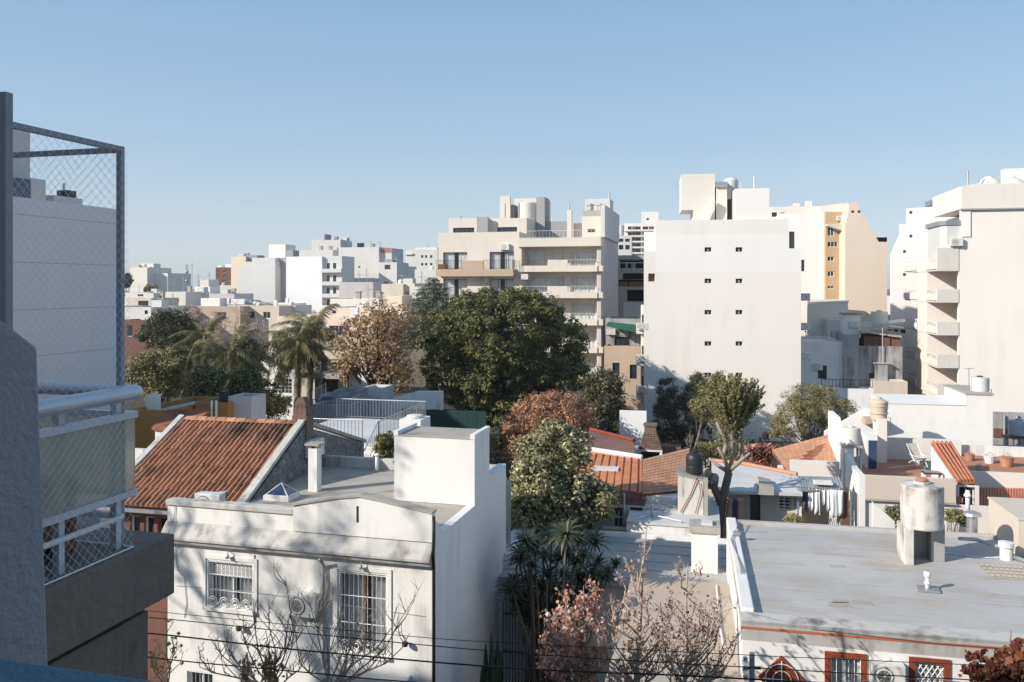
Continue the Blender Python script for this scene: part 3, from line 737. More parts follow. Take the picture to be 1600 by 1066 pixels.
# ================================================================== WHITE HOUSE
wh = Fr(262, 23.0, 15)
WH = wh.thing('white_house', 'two storey white house with curved pediment parapet and grilled windows on the street', 'house')
W = wh.t(676)
f1 = wh.rect(325,879,394,950); f2 = wh.rect(531,896,603,1020); f3 = wh.rect(292,1050,332,1120); f4 = wh.rect(540,1120,610,1200)
m = MB(); holed(m, front_map(0), 0, W, 0, 6.82, [f1, f2, f3, f4], .22)
m.quad((0,0,0),(0,7.6,0),(0,7.6,6.7),(0,0,6.7)); m.quad((0,7.6,0),(W,7.6,0),(W,7.6,6.7),(0,7.6,6.7))
m.build('wall', M['white_old'], WH)
MB().prism([(.002,0),(6.95,0),(6.95,7.38),(5.03,7.4),(5.03,6.86),(1.25,6.86),(.95,6.88),(.62,7.0),(.4,7.2),(.25,7.3),(.1,7.33),(.002,7.35)], W-.25, W, 'x').build('side_wall', M['bluewhite'], WH)
MB().prism([(0,6.82),(-.12,6.68),(-.27,6.5),(-.3,6.46),(-.3,6.4),(-.23,6.36),(-.19,6.27),(0,6.2)], -.04, W+.02, 'x').build('cornice', M['coping'], WH)
xp0 = wh.t(459)
MB().box(0,xp0,-.001,.2,6.82,7.26).build('parapet', M['white_old'], WH)
MB().box(-.03,xp0,-.06,.26,7.26,7.41).build('parapet_coping', M['coping'], WH, bevel=.02)
pk = wh.t(563)
MB().prism([(xp0,6.84),(W,6.84),(W,7.56),(pk+.5,7.8),(pk+.12,7.85),(pk-.12,7.85),(pk-.6,7.78),(xp0+.25,7.56),(xp0+.12,7.5),(xp0,7.5)], -.05, .2, 'y').build('pediment', M['white_old'], WH)
mm = MB()
cpts = [(xp0,7.5),(xp0+.25,7.56),(pk-.6,7.78),(pk,7.86),(pk+.5,7.8),(W+.02,7.56)]
for (a, b), (c, d) in zip(cpts, cpts[1:]): mm.prism([(a,b+.002),(c,d+.002),(c,d+.052),(a,b+.052)], -.09, .24, 'y')
mm.build('pediment_coping', M['concrete'], WH)
sx = wh.t(560)
MB().box(sx-.03,sx+.03,-.056,-.04,7.2,7.62).build('slit', M['dark'], WH)
MB().box(.25,W-.251,.2,7.35,6.7,6.85).build('roof', M['roofwarm'], WH)
MB().box(0,.25,.2,7.35,6.7,7.06).build('side_parapet', M['coping'], WH, bevel=.02)
MB().box(0,W-.252,7.352,7.6,6.7,7.2).build('rear_parapet', M['coping'], WH, bevel=.02)
tx = wh.t(616, 3.5)
tw = MB().box(tx,W,3.5,5.02,6.861,8.8).build('stair_tower', M['white_clean'], WH)
MB().box(tx-.02,tx+.13,3.48,5.04,8.8,8.95).box(W-.13,W+.02,3.48,5.04,8.8,8.95).build('coping', M['white'], tw, bevel=.01)
MB().box(tx+.13,W-.13,3.48,5.04,8.8,8.84).build('tower_roof', M['roofwarm'], tw)
k = win(WH, front_map(0), f1, 'wcCshgW', .22, 2); 
win(WH, front_map(0), f2, 'bcCgW', .22, 2, 1); win(WH, front_map(0), f3, 'wgW', .22, 2); win(WH, front_map(0), f4, 'b', .22, 2)
for f, zz in ((f1, f1[2]+.14), (f2, f2[2]+.16)):
    s = MB(); n_s = 4
    for i in range(n_s):
        cx = f[0]+(f[1]-f[0])*(i+.5)/n_s
        for rr in (.13, .07):
            s.tube([(cx+rr*cos(a*pi/8), -.02, zz+rr*sin(a*pi/8)) for a in range(17)], .014, 4)
    s.build('grille_scrolls', M['wpaint'], WH)
for f in (f1, f2):
    MB().box(f[0]-.16,f[0]-.06,-.03,-.001,f[2]-.1,f[3]+.16).box(f[1]+.06,f[1]+.16,-.03,-.001,f[2]-.1,f[3]+.16).box(f[0]-.06,f[1]+.06,-.03,-.001,f[3]+.06,f[3]+.16).build('window_surround', M['white'], WH)
    MB().box(f[0]-.12,f[1]+.12,-.09,0,f[2]-.1,f[2]-.02).build('sill', M['white_old'], WH)
    cx = (f[0]+f[1])/2
    l = MB(); l.tube([(cx,-.001,f[3]+.3),(cx,-.1,f[3]+.32),(cx,-.12,f[3]+.25)], .012, 5); l.lathe([(.02,.06),(.05,.02),(.06,-.05),(.02,-.07)], (cx,-.12,f[3]+.2), 10)
    l.build('wall_lamp', M['galv'], WH)
bx0, bx1 = wh.t(512), wh.t(642); bz = wh.z(575, 1046)
MB().box(bx0,bx1,-.45,-.001,bz-.16,bz).build('balcony_slab', M['white_old'], WH, bevel=.015)
for px, py in ((378,979),(636,1003)):
    MB().lathe([(.01,-.08),(.07,-.05),(.085,0),(.07,.05),(.01,.08)], (wh.t(px),-.14,wh.z(px,py)), 12).tube([(wh.t(px),0,wh.z(px,py)),(wh.t(px),-.1,wh.z(px,py))], .02, 5).build('globe_lamp', M['black'], WH)
d = MB(); a = W+.05; d.tube([(a,-.06,7.5),(a,-.06,6.9),(a,-.1,6.6),(a,-.06,6.2),(a,-.06,0)], .045, 8)
d.build('downpipe', M['black'], WH, smooth=True)
d = MB(); a = wh.t(508); d.tube([(a,-.3,6.25),(a,-.06,6.0),(a,-.06,0)], .045, 8); d.build('downpipe', M['galv'], WH, smooth=True)
d = MB(); a = wh.t(398); d.tube([(a,-.02,6.1),(a,-.02,4.3),(a-.2,-.02,4.1),(a-.3,-.1,4.15)], .012, 5)
a = wh.t(275); d.tube([(a,-.02,7.3),(a-.04,-.03,6.9),(a+.02,-.38,6.5),(a,-.02,6.1),(a+.05,-.02,5.5),(a+.28,-.02,5.3),(a+.35,-.02,4.6),(a+.28,-.02,4.2)], .01, 4)
d.tube([(.3,-.02,5.05),(2.5,-.02,5.1),(W-.2,-.02,4.95)], .008, 4); d.build('cable', M['gpaint'], WH)
# roof furniture of the house
cx, cy = wh.loc(492, 767, 6.85); zt_ = wh.z(492, 700, cy)
c = MB(); c.box(cx-.15,cx+.15,cy-.15,cy+.15,6.85,zt_); ch = c.build('chimney', M['white_old'], WH)
MB().box(cx-.24,cx+.24,cy-.22,cy+.22,zt_+.1,zt_+.16).box(cx-.14,cx-.06,cy-.12,cy+.12,zt_,zt_+.1).box(cx+.06,cx+.14,cy-.12,cy+.12,zt_,zt_+.1).build('chimney_cap', M['concrete'], ch)
cx, cy = wh.loc(440, 779, 6.85)
sk = MB().box(cx-.42,cx+.42,cy-.34,cy+.34,6.851,7.0).build('skylight', M['white_old'], WH)
s = MB(); ap = (cx, cy, 7.32); q = [(cx-.38,cy-.3,7.005),(cx+.38,cy-.3,7.005),(cx+.38,cy+.3,7.005),(cx-.38,cy+.3,7.005)]
for i in range(4): s.quad(q[i], q[(i+1) % 4], ap)
s.build('pane', M['glassblue'], sk)
s = MB()
for i in range(4): s.tube([q[i], ap], .02, 5); s.tube([q[i], q[(i+1) % 4]], .02, 5)
s.build('frame', M['wpaint'], sk)
for px, py, h, r in ((412,742,1.0,.055),(419,745,.55,.04),(405,744,.5,.05)):
    cx, cy = wh.loc(px, py, 7.06)
    MB().tube([(cx,cy,7.0),(cx,cy,7.06+h)], r, 10).lathe([(r*1.5,0),(r*1.9,.05),(r*1.5,.12)], (cx,cy,7.06+h*.55), 10).build('vent_pipe', M['galv'], WH, smooth=False)
cx, cy = W-.28, 5.6
MB().tube([(cx,cy,7.0),(cx,cy,8.6)], .07, 10).lathe([(.09,0),(.11,.06),(.09,.12)], (cx,cy,7.2), 10).lathe([(.09,0),(.1,.05),(.07,.1)], (cx,cy,8.55), 10).build('vent_pipe', M['wpaint'], WH, smooth=True)
cx, cy = wh.loc(589, 722, 7.2)
MB().tube([(cx,cy,6.9),(cx,cy,7.45)], .06, 10).lathe([(.1,0),(.11,.04),(.06,.08)], (cx,cy,7.42), 10).build('vent_pipe', M['wpaint'], WH, smooth=True)
a_ = ac((*wh.world(wh.t(457), -.001), wh.z(478, 958)), 15, 'air conditioner between the two upper windows of the white house')
a_ = ac((*wh.world(wh.t(305,.7), .95), 6.86), 15, 'small air conditioner behind the left parapet of the white house')
# low annex wall and tank box behind the tower
tb = wh.thing('tank_box', 'small white masonry tank box behind the white stair tower', 'tank box')
yo = 8.4; x0, x1 = wh.t(624, yo), wh.t(657, yo)
MB().box(x0,x1,yo,yo+1.0,6.3,wh.z(640,656,yo)).build('box', M['white'], tb)
MB().lathe([(.3,0),(.32,.05),(.28,.1),(.05,.13)], ((x0+x1)/2,yo+.5,wh.z(640,656,yo)), 16).build('lid', M['tankwhite'], tb)
MB().box(x0,x1,yo,yo+1.0,0,6.299).build('pier', M['white'], tb)

# ================================================================== TILED HOUSE
th = Fr(163, 25.5, 13)
TH = th.thing('tiled_house', 'house with a steep clay barrel tile roof and white verges', 'house')
L = 3.97; wt = th.t(466, L); z0, z1 = 6.67, 8.61; zf = lambda y: z0+(z1-z0)*y/L
yb = th.u(560, wt); zb2 = th.zu(560, 692, wt)
gm = MB()
gm.prism([(.35,0),(yb,0),(yb,zb2),(L,z1-.1),(.35,zf(.35)-.12)], wt-.02, wt+.24, 'x')
gm.build('gable_wall', stonemat('rough_stone_gable', (.24, .24, .25)), TH)
MB().prism([(-.15,zf(-.15)-.02),(L+.05,z1+.02),(L+.05,z1+.14),(-.15,zf(-.15)+.12)], wt-.03, wt+.22, 'x').build('verge', M['coping'], TH)
MB().prism([(-.15,zf(-.15)-.02),(L+.05,z1+.02),(L+.05,z1+.14),(-.15,zf(-.15)+.12)], -.2, 0, 'x').build('verge', M['coping'], TH)
MB().prism([(L+.05,z1+.02),(yb+.2,zb2-.02),(yb+.2,zb2+.1),(L+.05,z1+.14)], wt-.03, wt+.27, 'x').build('verge', M['concrete'], TH)
h1 = [(th.t(203,.4),th.t(219,.4),4.2,6.2,'w',1,2),(th.t(225,.4),th.t(240,.4),4.2,6.2,'w',1,2),(th.t(246,.4),th.t(262,.4),4.2,6.2,'b',1,2)]
m = MB(); holed(m, front_map(.4), -.2, wt, 0, 6.6, h1); m.quad((-.2,.4,0),(-.2,yb,0),(-.2,yb,6.6),(-.2,.4,6.6)); m.quad((-.2,yb,0),(wt,yb,0),(wt,yb,zb2-.2),(-.2,yb,zb2-.2)); m.build('wall', M['brickwall'], TH)
for h in h1: win(TH, front_map(.4), h[:4], h[4], .16, *h[5:])
MB().prism([(L,z1-.05),(yb,zb2-.05),(yb,zb2-.17),(L,z1-.17)], 0, wt-.04, 'x').build('rear_slope', M['redsheet'], TH)
NC, NR = 25, 11; cw = wt/NC
pan = MB(); pan.quad((0,-.05,zf(-.05)-.02),(wt-.03,-.05,zf(-.05)-.02),(wt-.03,L,z1-.02),(0,L,z1-.02)); pan.build('tile_channels', M['tilepan'], TH)
# one clay cover tile, half-round and tapered, laid up the slope
def tile_mesh(name, l, w0, w1, h, n=5):
    v = []; f = []
    for j, (y, w, hh) in enumerate(((0, w0, h), (l, w1, h*.8))):
        for i in range(n+1):
            a = pi*i/n; v.append((-cos(a)*w/2, y, sin(a)*hh))
    for i in range(n): f.append((i, i+1, n+2+i, n+1+i))
    f.append(tuple(range(n, -1, -1)))
    me = bpy.data.meshes.new(name); me.from_pydata(v, [], f); return me
sl_ = sqrt(L*L+(z1-z0)**2); rl = sl_/NR; ang = math.atan2(z1-z0, L)
tm = tile_mesh('roof_tile', rl*1.18, cw*.78, cw*.64, .085); tm.materials.append(M['tile'])
for i in range(NC):
    for j in range(NR):
        y = L*j/NR-.06
        inst('roof_tile', tm, TH, (cw*(i+.5)+RND.gauss(0,.006), y, zf(y)+.0+.012*(RND.random())), (ang-.02+RND.gauss(0,.012), 0, RND.gauss(0,.02)))
rm = tile_mesh('ridge_tile', .44, .3, .27, .13, 6); rm.materials.append(M['tile'])
for i in range(int(wt/.38)):
    inst('ridge_tile', rm, TH, (wt-.04-.38*i, L, z1+.0), (0, 0, pi/2))
MB().box(-.3,wt,-.16,-.1,z0-.2,z0-.1).build('gutter', M['galv'], TH)
MB().box(-.2,wt,-.09,.39,z0-.16,z0-.12).build('soffit', M['wood'], TH)
cx = th.t(473, L+.3); zz = z1
cb = MB(); cb.box(cx-.27,cx+.27,L+.05,L+.55,7.6,zz+.25); cb.box(cx-.24,cx+.24,L+.08,L+.52,zz+.25,zz+.5); cb.box(cx-.2,cx+.2,L+.12,L+.48,zz+.5,zz+.68); cb.prism([(cx-.2,zz+.68),(cx+.2,zz+.68),(cx+.09,zz+.86),(cx-.09,zz+.86)], L+.12, L+.48, 'y')
cbo = cb.build('chimney', M['oldbrick'], TH)
bk = MB()
for r in range(10):
    z = zz-.05+.072*r; w = .275 if r < 4 else .245 if r < 8 else .205
    for c in range(3):
        a = cx-w+2*w*(c+.06+.0*(r % 2))/3; bk.box(a, a+2*w/3*.88, L+.045+(.275-w), L+.1, z, z+.058)
bk.build('brick_courses', M['brick'], TH)
ac((*th.world(wt+.26, th.u(466, wt)), th.zu(470,714,wt)), 15-90, 'air conditioner on the stone gable of the clay tiled house')
# ================================================================== LEFT BUILDING BEHIND THE NET
lb = Fr(0, 1, 15); lb.ox, lb.oy = X(183,47)-.259*14, 47-.966*14
LB = lb.thing('apartment_building', 'tall pale grey blank side wall seen through the safety net', 'building')
hz = lb.zu(183, 327)
rw = [(*lb.recu(-14,360,11,377), 'w', 3), (*lb.recu(-14,430,13,443), 'w', 3)]
body(LB, 14, 14, hz, M['panelgrey'], right=rw, x0=-14, par_h=.3)
for k in range(6):
    z = lb.zu(183, 350+64.5*k)
    MB().box(.001,.004,.02,13.98,z-.025,z).build('joint', M['grey2'], LB)
a0 = lb.u(47, -1.2)
MB().box(-11,-1.2,a0-7,a0,hz,lb.zu(47,207,-1.2)).build('penthouse', M['greywall'], LB)
a1 = lb.u(70, -.1)
MB().box(-.3,-.1,.3,a1-.9,hz+.001,lb.zu(60,283,-.1)).build('glazed_rail', M['glassblue'], LB)
MB().box(-.5,-.05,a1-.9,a1,hz+.001,lb.zu(66,281,-.1)).build('parapet_end', M['warm'], LB)
a2, a3 = lb.u(84,-.6), lb.u(129,-.6)
MB().box(-3,-.6,a2,a3,hz+.001,lb.zu(129,311,-.6)).build('roof_block', M['warm'], LB)
zz = lb.zu(110,311,-1.2)
MB().box(-1.6,-.9,lb.u(103,-1),lb.u(117,-1),zz-.2,zz+.42).build('vent_box', M['black'], LB)
MB().tube([(-1.2,lb.u(100,-1.2),zz-.2),(-1.2,lb.u(100,-1.2),zz+.8)], .07, 6).build('flue', M['galv'], LB)

# ================================================================== MIDDLE APARTMENT BLOCK
mb_ = Fr(685, 90, 14)
MA = mb_.thing('apartment_building', 'cream apartment block with stacked balconies behind the big round tree', 'building')
T = mb_.t; ZP = mb_.z
xm, xe = T(811), T(939)
fl = 2.88
zb0 = ZP(750, 432)           # underside of brown balcony band
holes = []
for k in range(6):
    dz = -fl*k
    z1_ = ZP(748, 394)+dz; z0_ = ZP(748, 422.5)+dz
    holes += [(T(692.5), T(730), z0_, z1_, 'dcC', 2), (T(765), T(803), z0_, z1_, 'dcC', 3)]
htop = ZP(748, 363)
body(MA, xm-.02, 15, htop, M['cream'], holes, x0=0, par_h=1.0, dep=.25)
for k in range(3):
    zz = zb0-fl*k
    MB().box(T(687),T(806),-1.25,-.002,zz-.0,zz+.75).build('balcony_slab', M['tan'] if k == 0 else M['cream'], MA)
    MB().box(T(727),T(760),-1.25,-1.1,zz+.751,zz+1.65).build('balcony_panel', M['tan'] if k == 0 else M['cream'], MA)
    rail(MA, [(T(688),-1.2,zz+.75),(T(726),-1.2,zz+.75)], .95, M['iron'], .14)
    rail(MA, [(T(761),-1.2,zz+.75),(T(805),-1.2,zz+.75),(T(805),-.1,zz+.75)], .95, M['iron'], .14)
    MB().box(T(688),T(700),-.9,-.2,zz+.751,zz+1.3).build('bench', M['wood'], MA) if k == 0 else None
# right half with recessed loggias
ht = ZP(870, 372); floors = [ZP(872, y) for y in (424.5, 465.5, 507.5, 550, 592)]
hr = []
for z in floors+[floors[-1]-fl]:
    hr += [(T(821,1.5),T(855,1.5),z+.35,z+2.25,'wc',3), (T(860,1.5),T(882,1.5),z+1.0,z+2.25,'wc',2), (T(891,1.5),T(930,1.5),z+.35,z+2.25,'wc',3)]
body(MA, xe-xm-.3, 13.5, ht, M['cream'], hr, x0=xm, y0=1.5, par_h=.2, dep=.2)
MB().box(xe-.3,xe,0,15,0,ht+.1).build('side_wall', M['lilac'], MA)  # lilac grey puts the shade on this side of the cream block into its colour
MB().box(T(932.5),xe-.301,0,1.499,0,ht-.05).build('pier', M['cream'], MA)
MB().box(xm,xm+.3,-.1,1.499,0,ht-.05).build('pier', M['cream'], MA)
MB().box(xm-.05,xe+.05,-.5,1.499,ZP(870,385.5),ht).build('roof_band', M['cream'], MA)
rail(MA, [(xm+.1,-.3,ht),(T(886),-.3,ht),(T(936),-.3,ht)], .75, M['wpaint'], .35)
for i, z in enumerate(floors):
    MB().box(xm+.301,T(932.4),-.25,1.499,z-.02,z+.13).build('balcony_slab', M['cream'], MA)
    MB().box(xm+.0,T(934),-.42,-.26,z-.02,z+(1.25 if False else .62)).build('balcony_front', M['cream'], MA)
    MB().box(T(857),T(888),-.42,-.26,z+.621,z+1.22).build('balcony_panel', M['cream'], MA)
    rail(MA, [(xm+.1,-.34,z+.62),(T(856),-.34,z+.62)], .58, M['wood'] if i == 0 else M['wpaint'], .3)
    rail(MA, [(T(889),-.34,z+.62),(T(933),-.34,z+.62)], .58, M['wpaint'], .3)
    MB().box(xe-.29,xe+.22,-.3,.9,z,z+.6).build('balcony_return', M['cream'], MA)
for k in range(4):
    z = floors[0]-fl*k-.1; MB().box(xe+.001,xe+.005,0,15,z-.02,z+.02).build('joint', M['grey2'], MA)
# roof structures
def rb(px0, px1, pyt, yo, dep, mat='cream', z0=None, par=MA, fr=mb_, name='roof_block', front=(), par_h=.12, xo=None):
    a, b = fr.t(px0, yo), fr.t(px1, yo); z0 = htop-.9 if z0 is None else z0
    return body(par, b-a, dep, fr.z((px0+px1)/2, pyt, yo), M[mat], front, x0=a, y0=yo, z0=z0, par_h=par_h, name=name)
rb(701, 762, 341, 3.5, 6, front=[(*mb_.rect(708,356,741,366,3.5),'d',4)])
rb(745, 762, 339, 3.2, .28, 'grey2')
rb(763, 823, 341, 4, 6, front=[(*mb_.rect(777,355,808,365,4),'d',3)])
rb(781, 797, 306, 8, .4, 'cream'); rb(797, 803, 320, 8.6, 2, 'grey2'); rb(803, 851, 310, 11, 3.5, 'cream'); rb(838, 851, 308, 8.5, 2.4, 'grey2')
z_ = mb_.z(812, 341, 8.5)
MB().lathe([(1.05,0),(1.1,.05),(1.1,2.0),(1.04,2.1),(.2,2.25)], (T(825,9.5),9.5,mb_.z(825,340,9.5)-.4), 24).build('roof_tank', M['tankwhite'], MA)
rb(850, 887, 346, 9, 3, 'grey2', ht-.1); rb(886, 893, 328, 2.2, .6, 'cream', ht-.1, name='chimney'); rb(894, 908, 349, 3.2, 2, 'cream', ht-.1)
rb(909, 940, 338, 2.0, 5, 'cream', ht-.1, front=[(*mb_.rect(918,358,930,363,2.0),'d',2)])
rb(911, 941, 329, 2.4, 5, 'concrete', mb_.z(925,338,2)); rb(914, 953, 311, 9, 3, 'greywall', ht-.1)
rb(938.5, 945, 320, 1.0, 13, 'greywall', ht+.1)
for px, py, r in ((923,318,.3),(938,317,.3)):
    MB().lathe([(r,0),(r*1.05,.5),(r*1.5,.52),(r*1.5,.62),(r*.2,.75)], (T(px,4),4,mb_.z(px,329,4)), 12).build('roof_vent', M['galv'], MA)
for px, y0, y1, yo in ((889.5,318,328,2.3),(952,300,312,9.5),(720,337,341,4),(789,318,356,5)):
    MB().tube([(T(px,yo),yo,mb_.z(px,y1,yo)-.3),(T(px,yo),yo,mb_.z(px,y0,yo))], .09, 6).build('flue', M['galv'], MA)
w_ = lambda fr, px, py, yo: (*fr.world(fr.t(px, yo), yo), fr.z(px, py, yo))
ac(w_(mb_,783,391,-.01), 14, 'air conditioner high on the top floor wall of the cream balcony block', sc=1.15)
ac(w_(mb_,750,443,-.01), 14, 'air conditioner under the brown balcony band of the cream block', sc=1.15)
ac(w_(mb_,814,437,-.36), 14, 'air conditioner beside the second loggia of the cream block', sc=1.0)

# ================================================================== SLOT BUILDING AND WHAT STANDS BEHIND IT
sl_f = Fr(964, 102, 9)
SLB = sl_f.thing('concrete_building', 'raw concrete building with open dark floors in the gap between two blocks', 'building')
hs = [(*sl_f.rect(968,403,1007,421),''), (*sl_f.rect(973,427,1007,436.5),''), (*sl_f.rect(980,453,1007,471),''), (*sl_f.rect(966,437,1007,448),'')]
body(SLB, sl_f.t(1014), 9, sl_f.z(985,399), M['concrete'], hs, x0=0, dep=2.2)
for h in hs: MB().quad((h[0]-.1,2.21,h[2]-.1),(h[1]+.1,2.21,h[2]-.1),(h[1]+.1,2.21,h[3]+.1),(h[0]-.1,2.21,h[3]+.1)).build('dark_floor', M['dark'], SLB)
zz = sl_f.rect(966,437,1007,448)
for a, b in ((967,981),(983,1006)): MB().box(sl_f.t(a),sl_f.t(b),.1,.16,zz[2],zz[3]-.25).build('wood_railing', M['wood'], SLB)
q = sl_f.rect(968,410,1007,421); rail(SLB, [(q[0],.1,q[2]),(q[1],.1,q[2])], .8, M['wpaint'], 1.2, .04, .05)
for px in (979, 991): MB().box(sl_f.t(px)-.15,sl_f.t(px)+.15,.3,.6,q[2],q[3]).build('column', M['concrete'], SLB)
q = sl_f.rect(974,473,1004,497); MB().box(q[0],q[1],-.06,-.001,q[2],q[3]).build('grey_panel', M['greywall'], SLB)
bk_ = Fr(964, 125, 9)
t = bk_.thing('grey_tower', 'small grey block with square openings above the raw concrete floors', 'building')
hs = [(*bk_.rect(967,372,974,378),'d',1),(*bk_.rect(977,372,984,378),'d',1),(*bk_.rect(967,383,974,390),'d',1),(*bk_.rect(977,383,984,390),'d',1)]
body(t, bk_.t(987), 8, bk_.z(975,368), M['greywall'], hs)
MB().lathe([(.5,0),(.5,1.5),(.1,1.6)], (bk_.t(970,2),2,bk_.z(970,368,2)), 12).build('roof_tank', M['tankwhite'], t)
br = Fr(975, 170, 9)
t = br.thing('apartment_building', 'white banded apartment tower with red brick panels far behind', 'building')
hs = []
for k in range(6):
    y = 354+8.8*k
    for a, b in ((981,987),(993,1001),(1004,1013)): hs.append((*br.rect(a,y,b,y+5),'d',1))
body(t, br.t(1030), 14, br.z(1000,349), M['white_clean'], hs)
for k in range(6):
    y = 354+8.8*k
    for a, b in ((987.5,992.5),(1014,1022)):
        q = br.rect(a,y,b,y+5.5); MB().box(q[0],q[1],-.12,-.001,q[2],q[3]).build('brick_panel', M['brickwall'], t)
    q = br.rect(975,y+5.2,1024,y+7.6); MB().box(q[0],q[1],-.9,-.121,q[2],q[3]).build('balcony', M['white_clean'], t)
rb(1002, 1029, 331, 3, 6, 'white_clean', br.z(1000,349)-.4, t, br, front=[(*br.rect(1010,341,1014,344,3),'d',1)])

# low building with the green awning, in the same gap
ga = Fr(944, 80, 12)
GA = ga.thing('small_house', 'tan house with a green awning terrace between two apartment blocks', 'house')
hs = [(*ga.rect(957,567,968,584),'d',1),(*ga.rect(984,570,995,592),'d',1)]
body(GA, ga.t(1001), 9, ga.z(970,541), M['tan'], hs)
hs = [(*ga.rect(960,526,984,540,3),'d',3)]
body(GA, ga.t(1001,3)-ga.t(946,3), 6, ga.z(970,498,3), M['dirty'], hs, x0=ga.t(946,3), y0=3, z0=ga.z(970,541)-.6)
MB().sheet([(ga.t(950,2.9),2.9,ga.z(950,503,2.9)),(ga.t(1000,2.9),2.9,ga.z(1000,508,2.9)),(ga.t(1000,1),1.0,ga.z(1000,520,1)),(ga.t(947,1),1.0,ga.z(947,509,1))], .05).build('awning', M['green'], GA)
rail(GA, [(ga.t(946),.2,ga.z(970,541)),(ga.t(999),.2,ga.z(970,541))], 1.0, M['iron'], .4)
ac(w_(ga,949,523,2.99), 12, 'air conditioner on the grey wall beneath the green awning')

# ================================================================== TALL WHITE TOWER
tt = Fr(1006, 73, 9)
TT = tt.thing('tower_block', 'tall blank white tower with two columns of tiny windows', 'building')
tz = lambda y: tt.z(1128, y)
wins = []
for y in (386.5, 435.5, 484.5, 533.5, 582.5):
    for x in (1101, 1149.5): wins.append((*tt.rect(x,y,x+10.5,y+7),''))
xl, xa, xb, xc = 0, tt.t(1024), tt.t(1232), tt.t(1251.5)
m = MB(); holed(m, front_map(0), xl, xc, 0, tz(425.5), wins+[(*tt.rect(1013,427.5,1023,440),'')], .35)
holed(m, front_map(0), xl, xa, tz(425.5), tz(392), (), .3)
m.quad((xc,0,0),(xc,14,0),(xc,14,tz(389)),(xc,0,tz(389))); m.quad((0,0,0),(0,5,0),(0,5,tz(392)),(0,0,tz(392)))
m.quad((0,14,0),(xc,14,0),(xc,14,tz(345)),(0,14,tz(345)))
m.build('wall', M['towerwhite'], TT)
m = MB(); holed(m, front_map(-.004), xa, xb, tz(425.5), tz(366.5), wins, .35); holed(m, front_map(-.004), xb, xc, tz(425.5), tz(389), (), .3)
m.build('wall_band', M['towerpale'], TT)
m = MB(); holed(m, front_map(0), xa, xb, tz(366.5), tz(343.5), (), .3)
m.quad((xa,0,tz(392)),(xa,14,tz(392)),(xa,14,tz(343.5)),(xa,0,tz(343.5))); m.quad((xb,0,tz(389)),(xb,14,tz(389)),(xb,14,tz(343.5)),(xb,0,tz(343.5)))
m.build('wall_top', M['towerwhite'], TT)
MB().box(xa,xb,.02,14,tz(343.5)-.5,tz(343.5)-.3).build('roof', M['roofwarm'], TT)
MB().box(0,xa,.02,5,tz(392)-.2,tz(392)-.003).build('wing_roof', M['roofwarm'], TT); MB().box(xb,xc,.02,14,tz(389)-.2,tz(389)-.003).build('wing_roof', M['roofwarm'], TT)
for h in wins:
    w = MB().box(h[0],h[1],.3,.36,h[2],h[3]).build('window', M['dark'], TT)
    MB().box(h[0],(h[0]*.72+h[1]*.28),.28,.3,h[2],h[3]).box(h[0],h[1],.27,.279,h[3]-.03,h[3]).build('shutter_edge', M['dark'], w)
    MB().box(h[0]*.62+h[1]*.38,h[0]*.38+h[1]*.62,.24,.299,h[2]+.03,h[3]-.12).build('vent_flap', M['wpaint'], w)
h = tt.rect(1013,427.5,1023,440); MB().box(h[0],h[1],.34,.4,h[2],h[3]).build('recess_back', M['wood'], TT)
zr = tz(343.5)-.31
# roof: cantilevered tank house, stair, column, lift block
xq, xr2 = tt.t(1065,2.5), tt.t(1117,2.5)
MB().prism([(xq,tt.z(1090,328,2.5)),(tt.t(1083,2.5),tt.z(1090,328,2.5)),(tt.t(1083,2.5),zr),(xr2,zr),(xr2,tt.z(1090,272,2.5)),(xq,tt.z(1090,272,2.5))], 2.5, 7, 'y').build('tank_house', M['beige'] if False else M['warm'], TT)
MB().prism([(tt.t(1098,2),zr),(tt.t(1104,2),zr),(tt.t(1117,2),tt.z(1117,318,2)),(tt.t(1117,2),tt.z(1117,313,2))], 1.8, 2.3, 'y').build('roof_stair', M['white_clean'], TT)
rb(1119, 1136, 293, 2.5, 3, 'warm', zr, TT, tt, 'lift_shaft')
a, b = tt.t(1118,2.3), tt.t(1137,2.3); MB().box(a,b,2.3,5.6,tt.z(1128,293,2.4),tt.z(1128,284,2.4)).build('shaft_cap', M['galv'], TT)
rb(1136.5, 1148, 300, 5, 2, 'grey2', zr, TT, tt)
MB().lathe([(.62,0),(.65,1.7),(.5,1.9),(.1,2.0)], (tt.t(1142,4),4,tt.z(1142,312,4)), 16).build('roof_tank', M['tankwhite'], TT)
rb(1149, 1202, 294.5, .6, 5, 'towerpale', zr, TT, tt, 'lift_block')
for px, y0, y1 in ((1178.5,275,295),(1158,285,296)): MB().tube([(tt.t(px,3),3,tt.z(px,y1,3)-.2),(tt.t(px,3),3,tt.z(px,y0,3))], .07 if y0 < 280 else .04, 6).build('flue', M['galv'], TT)
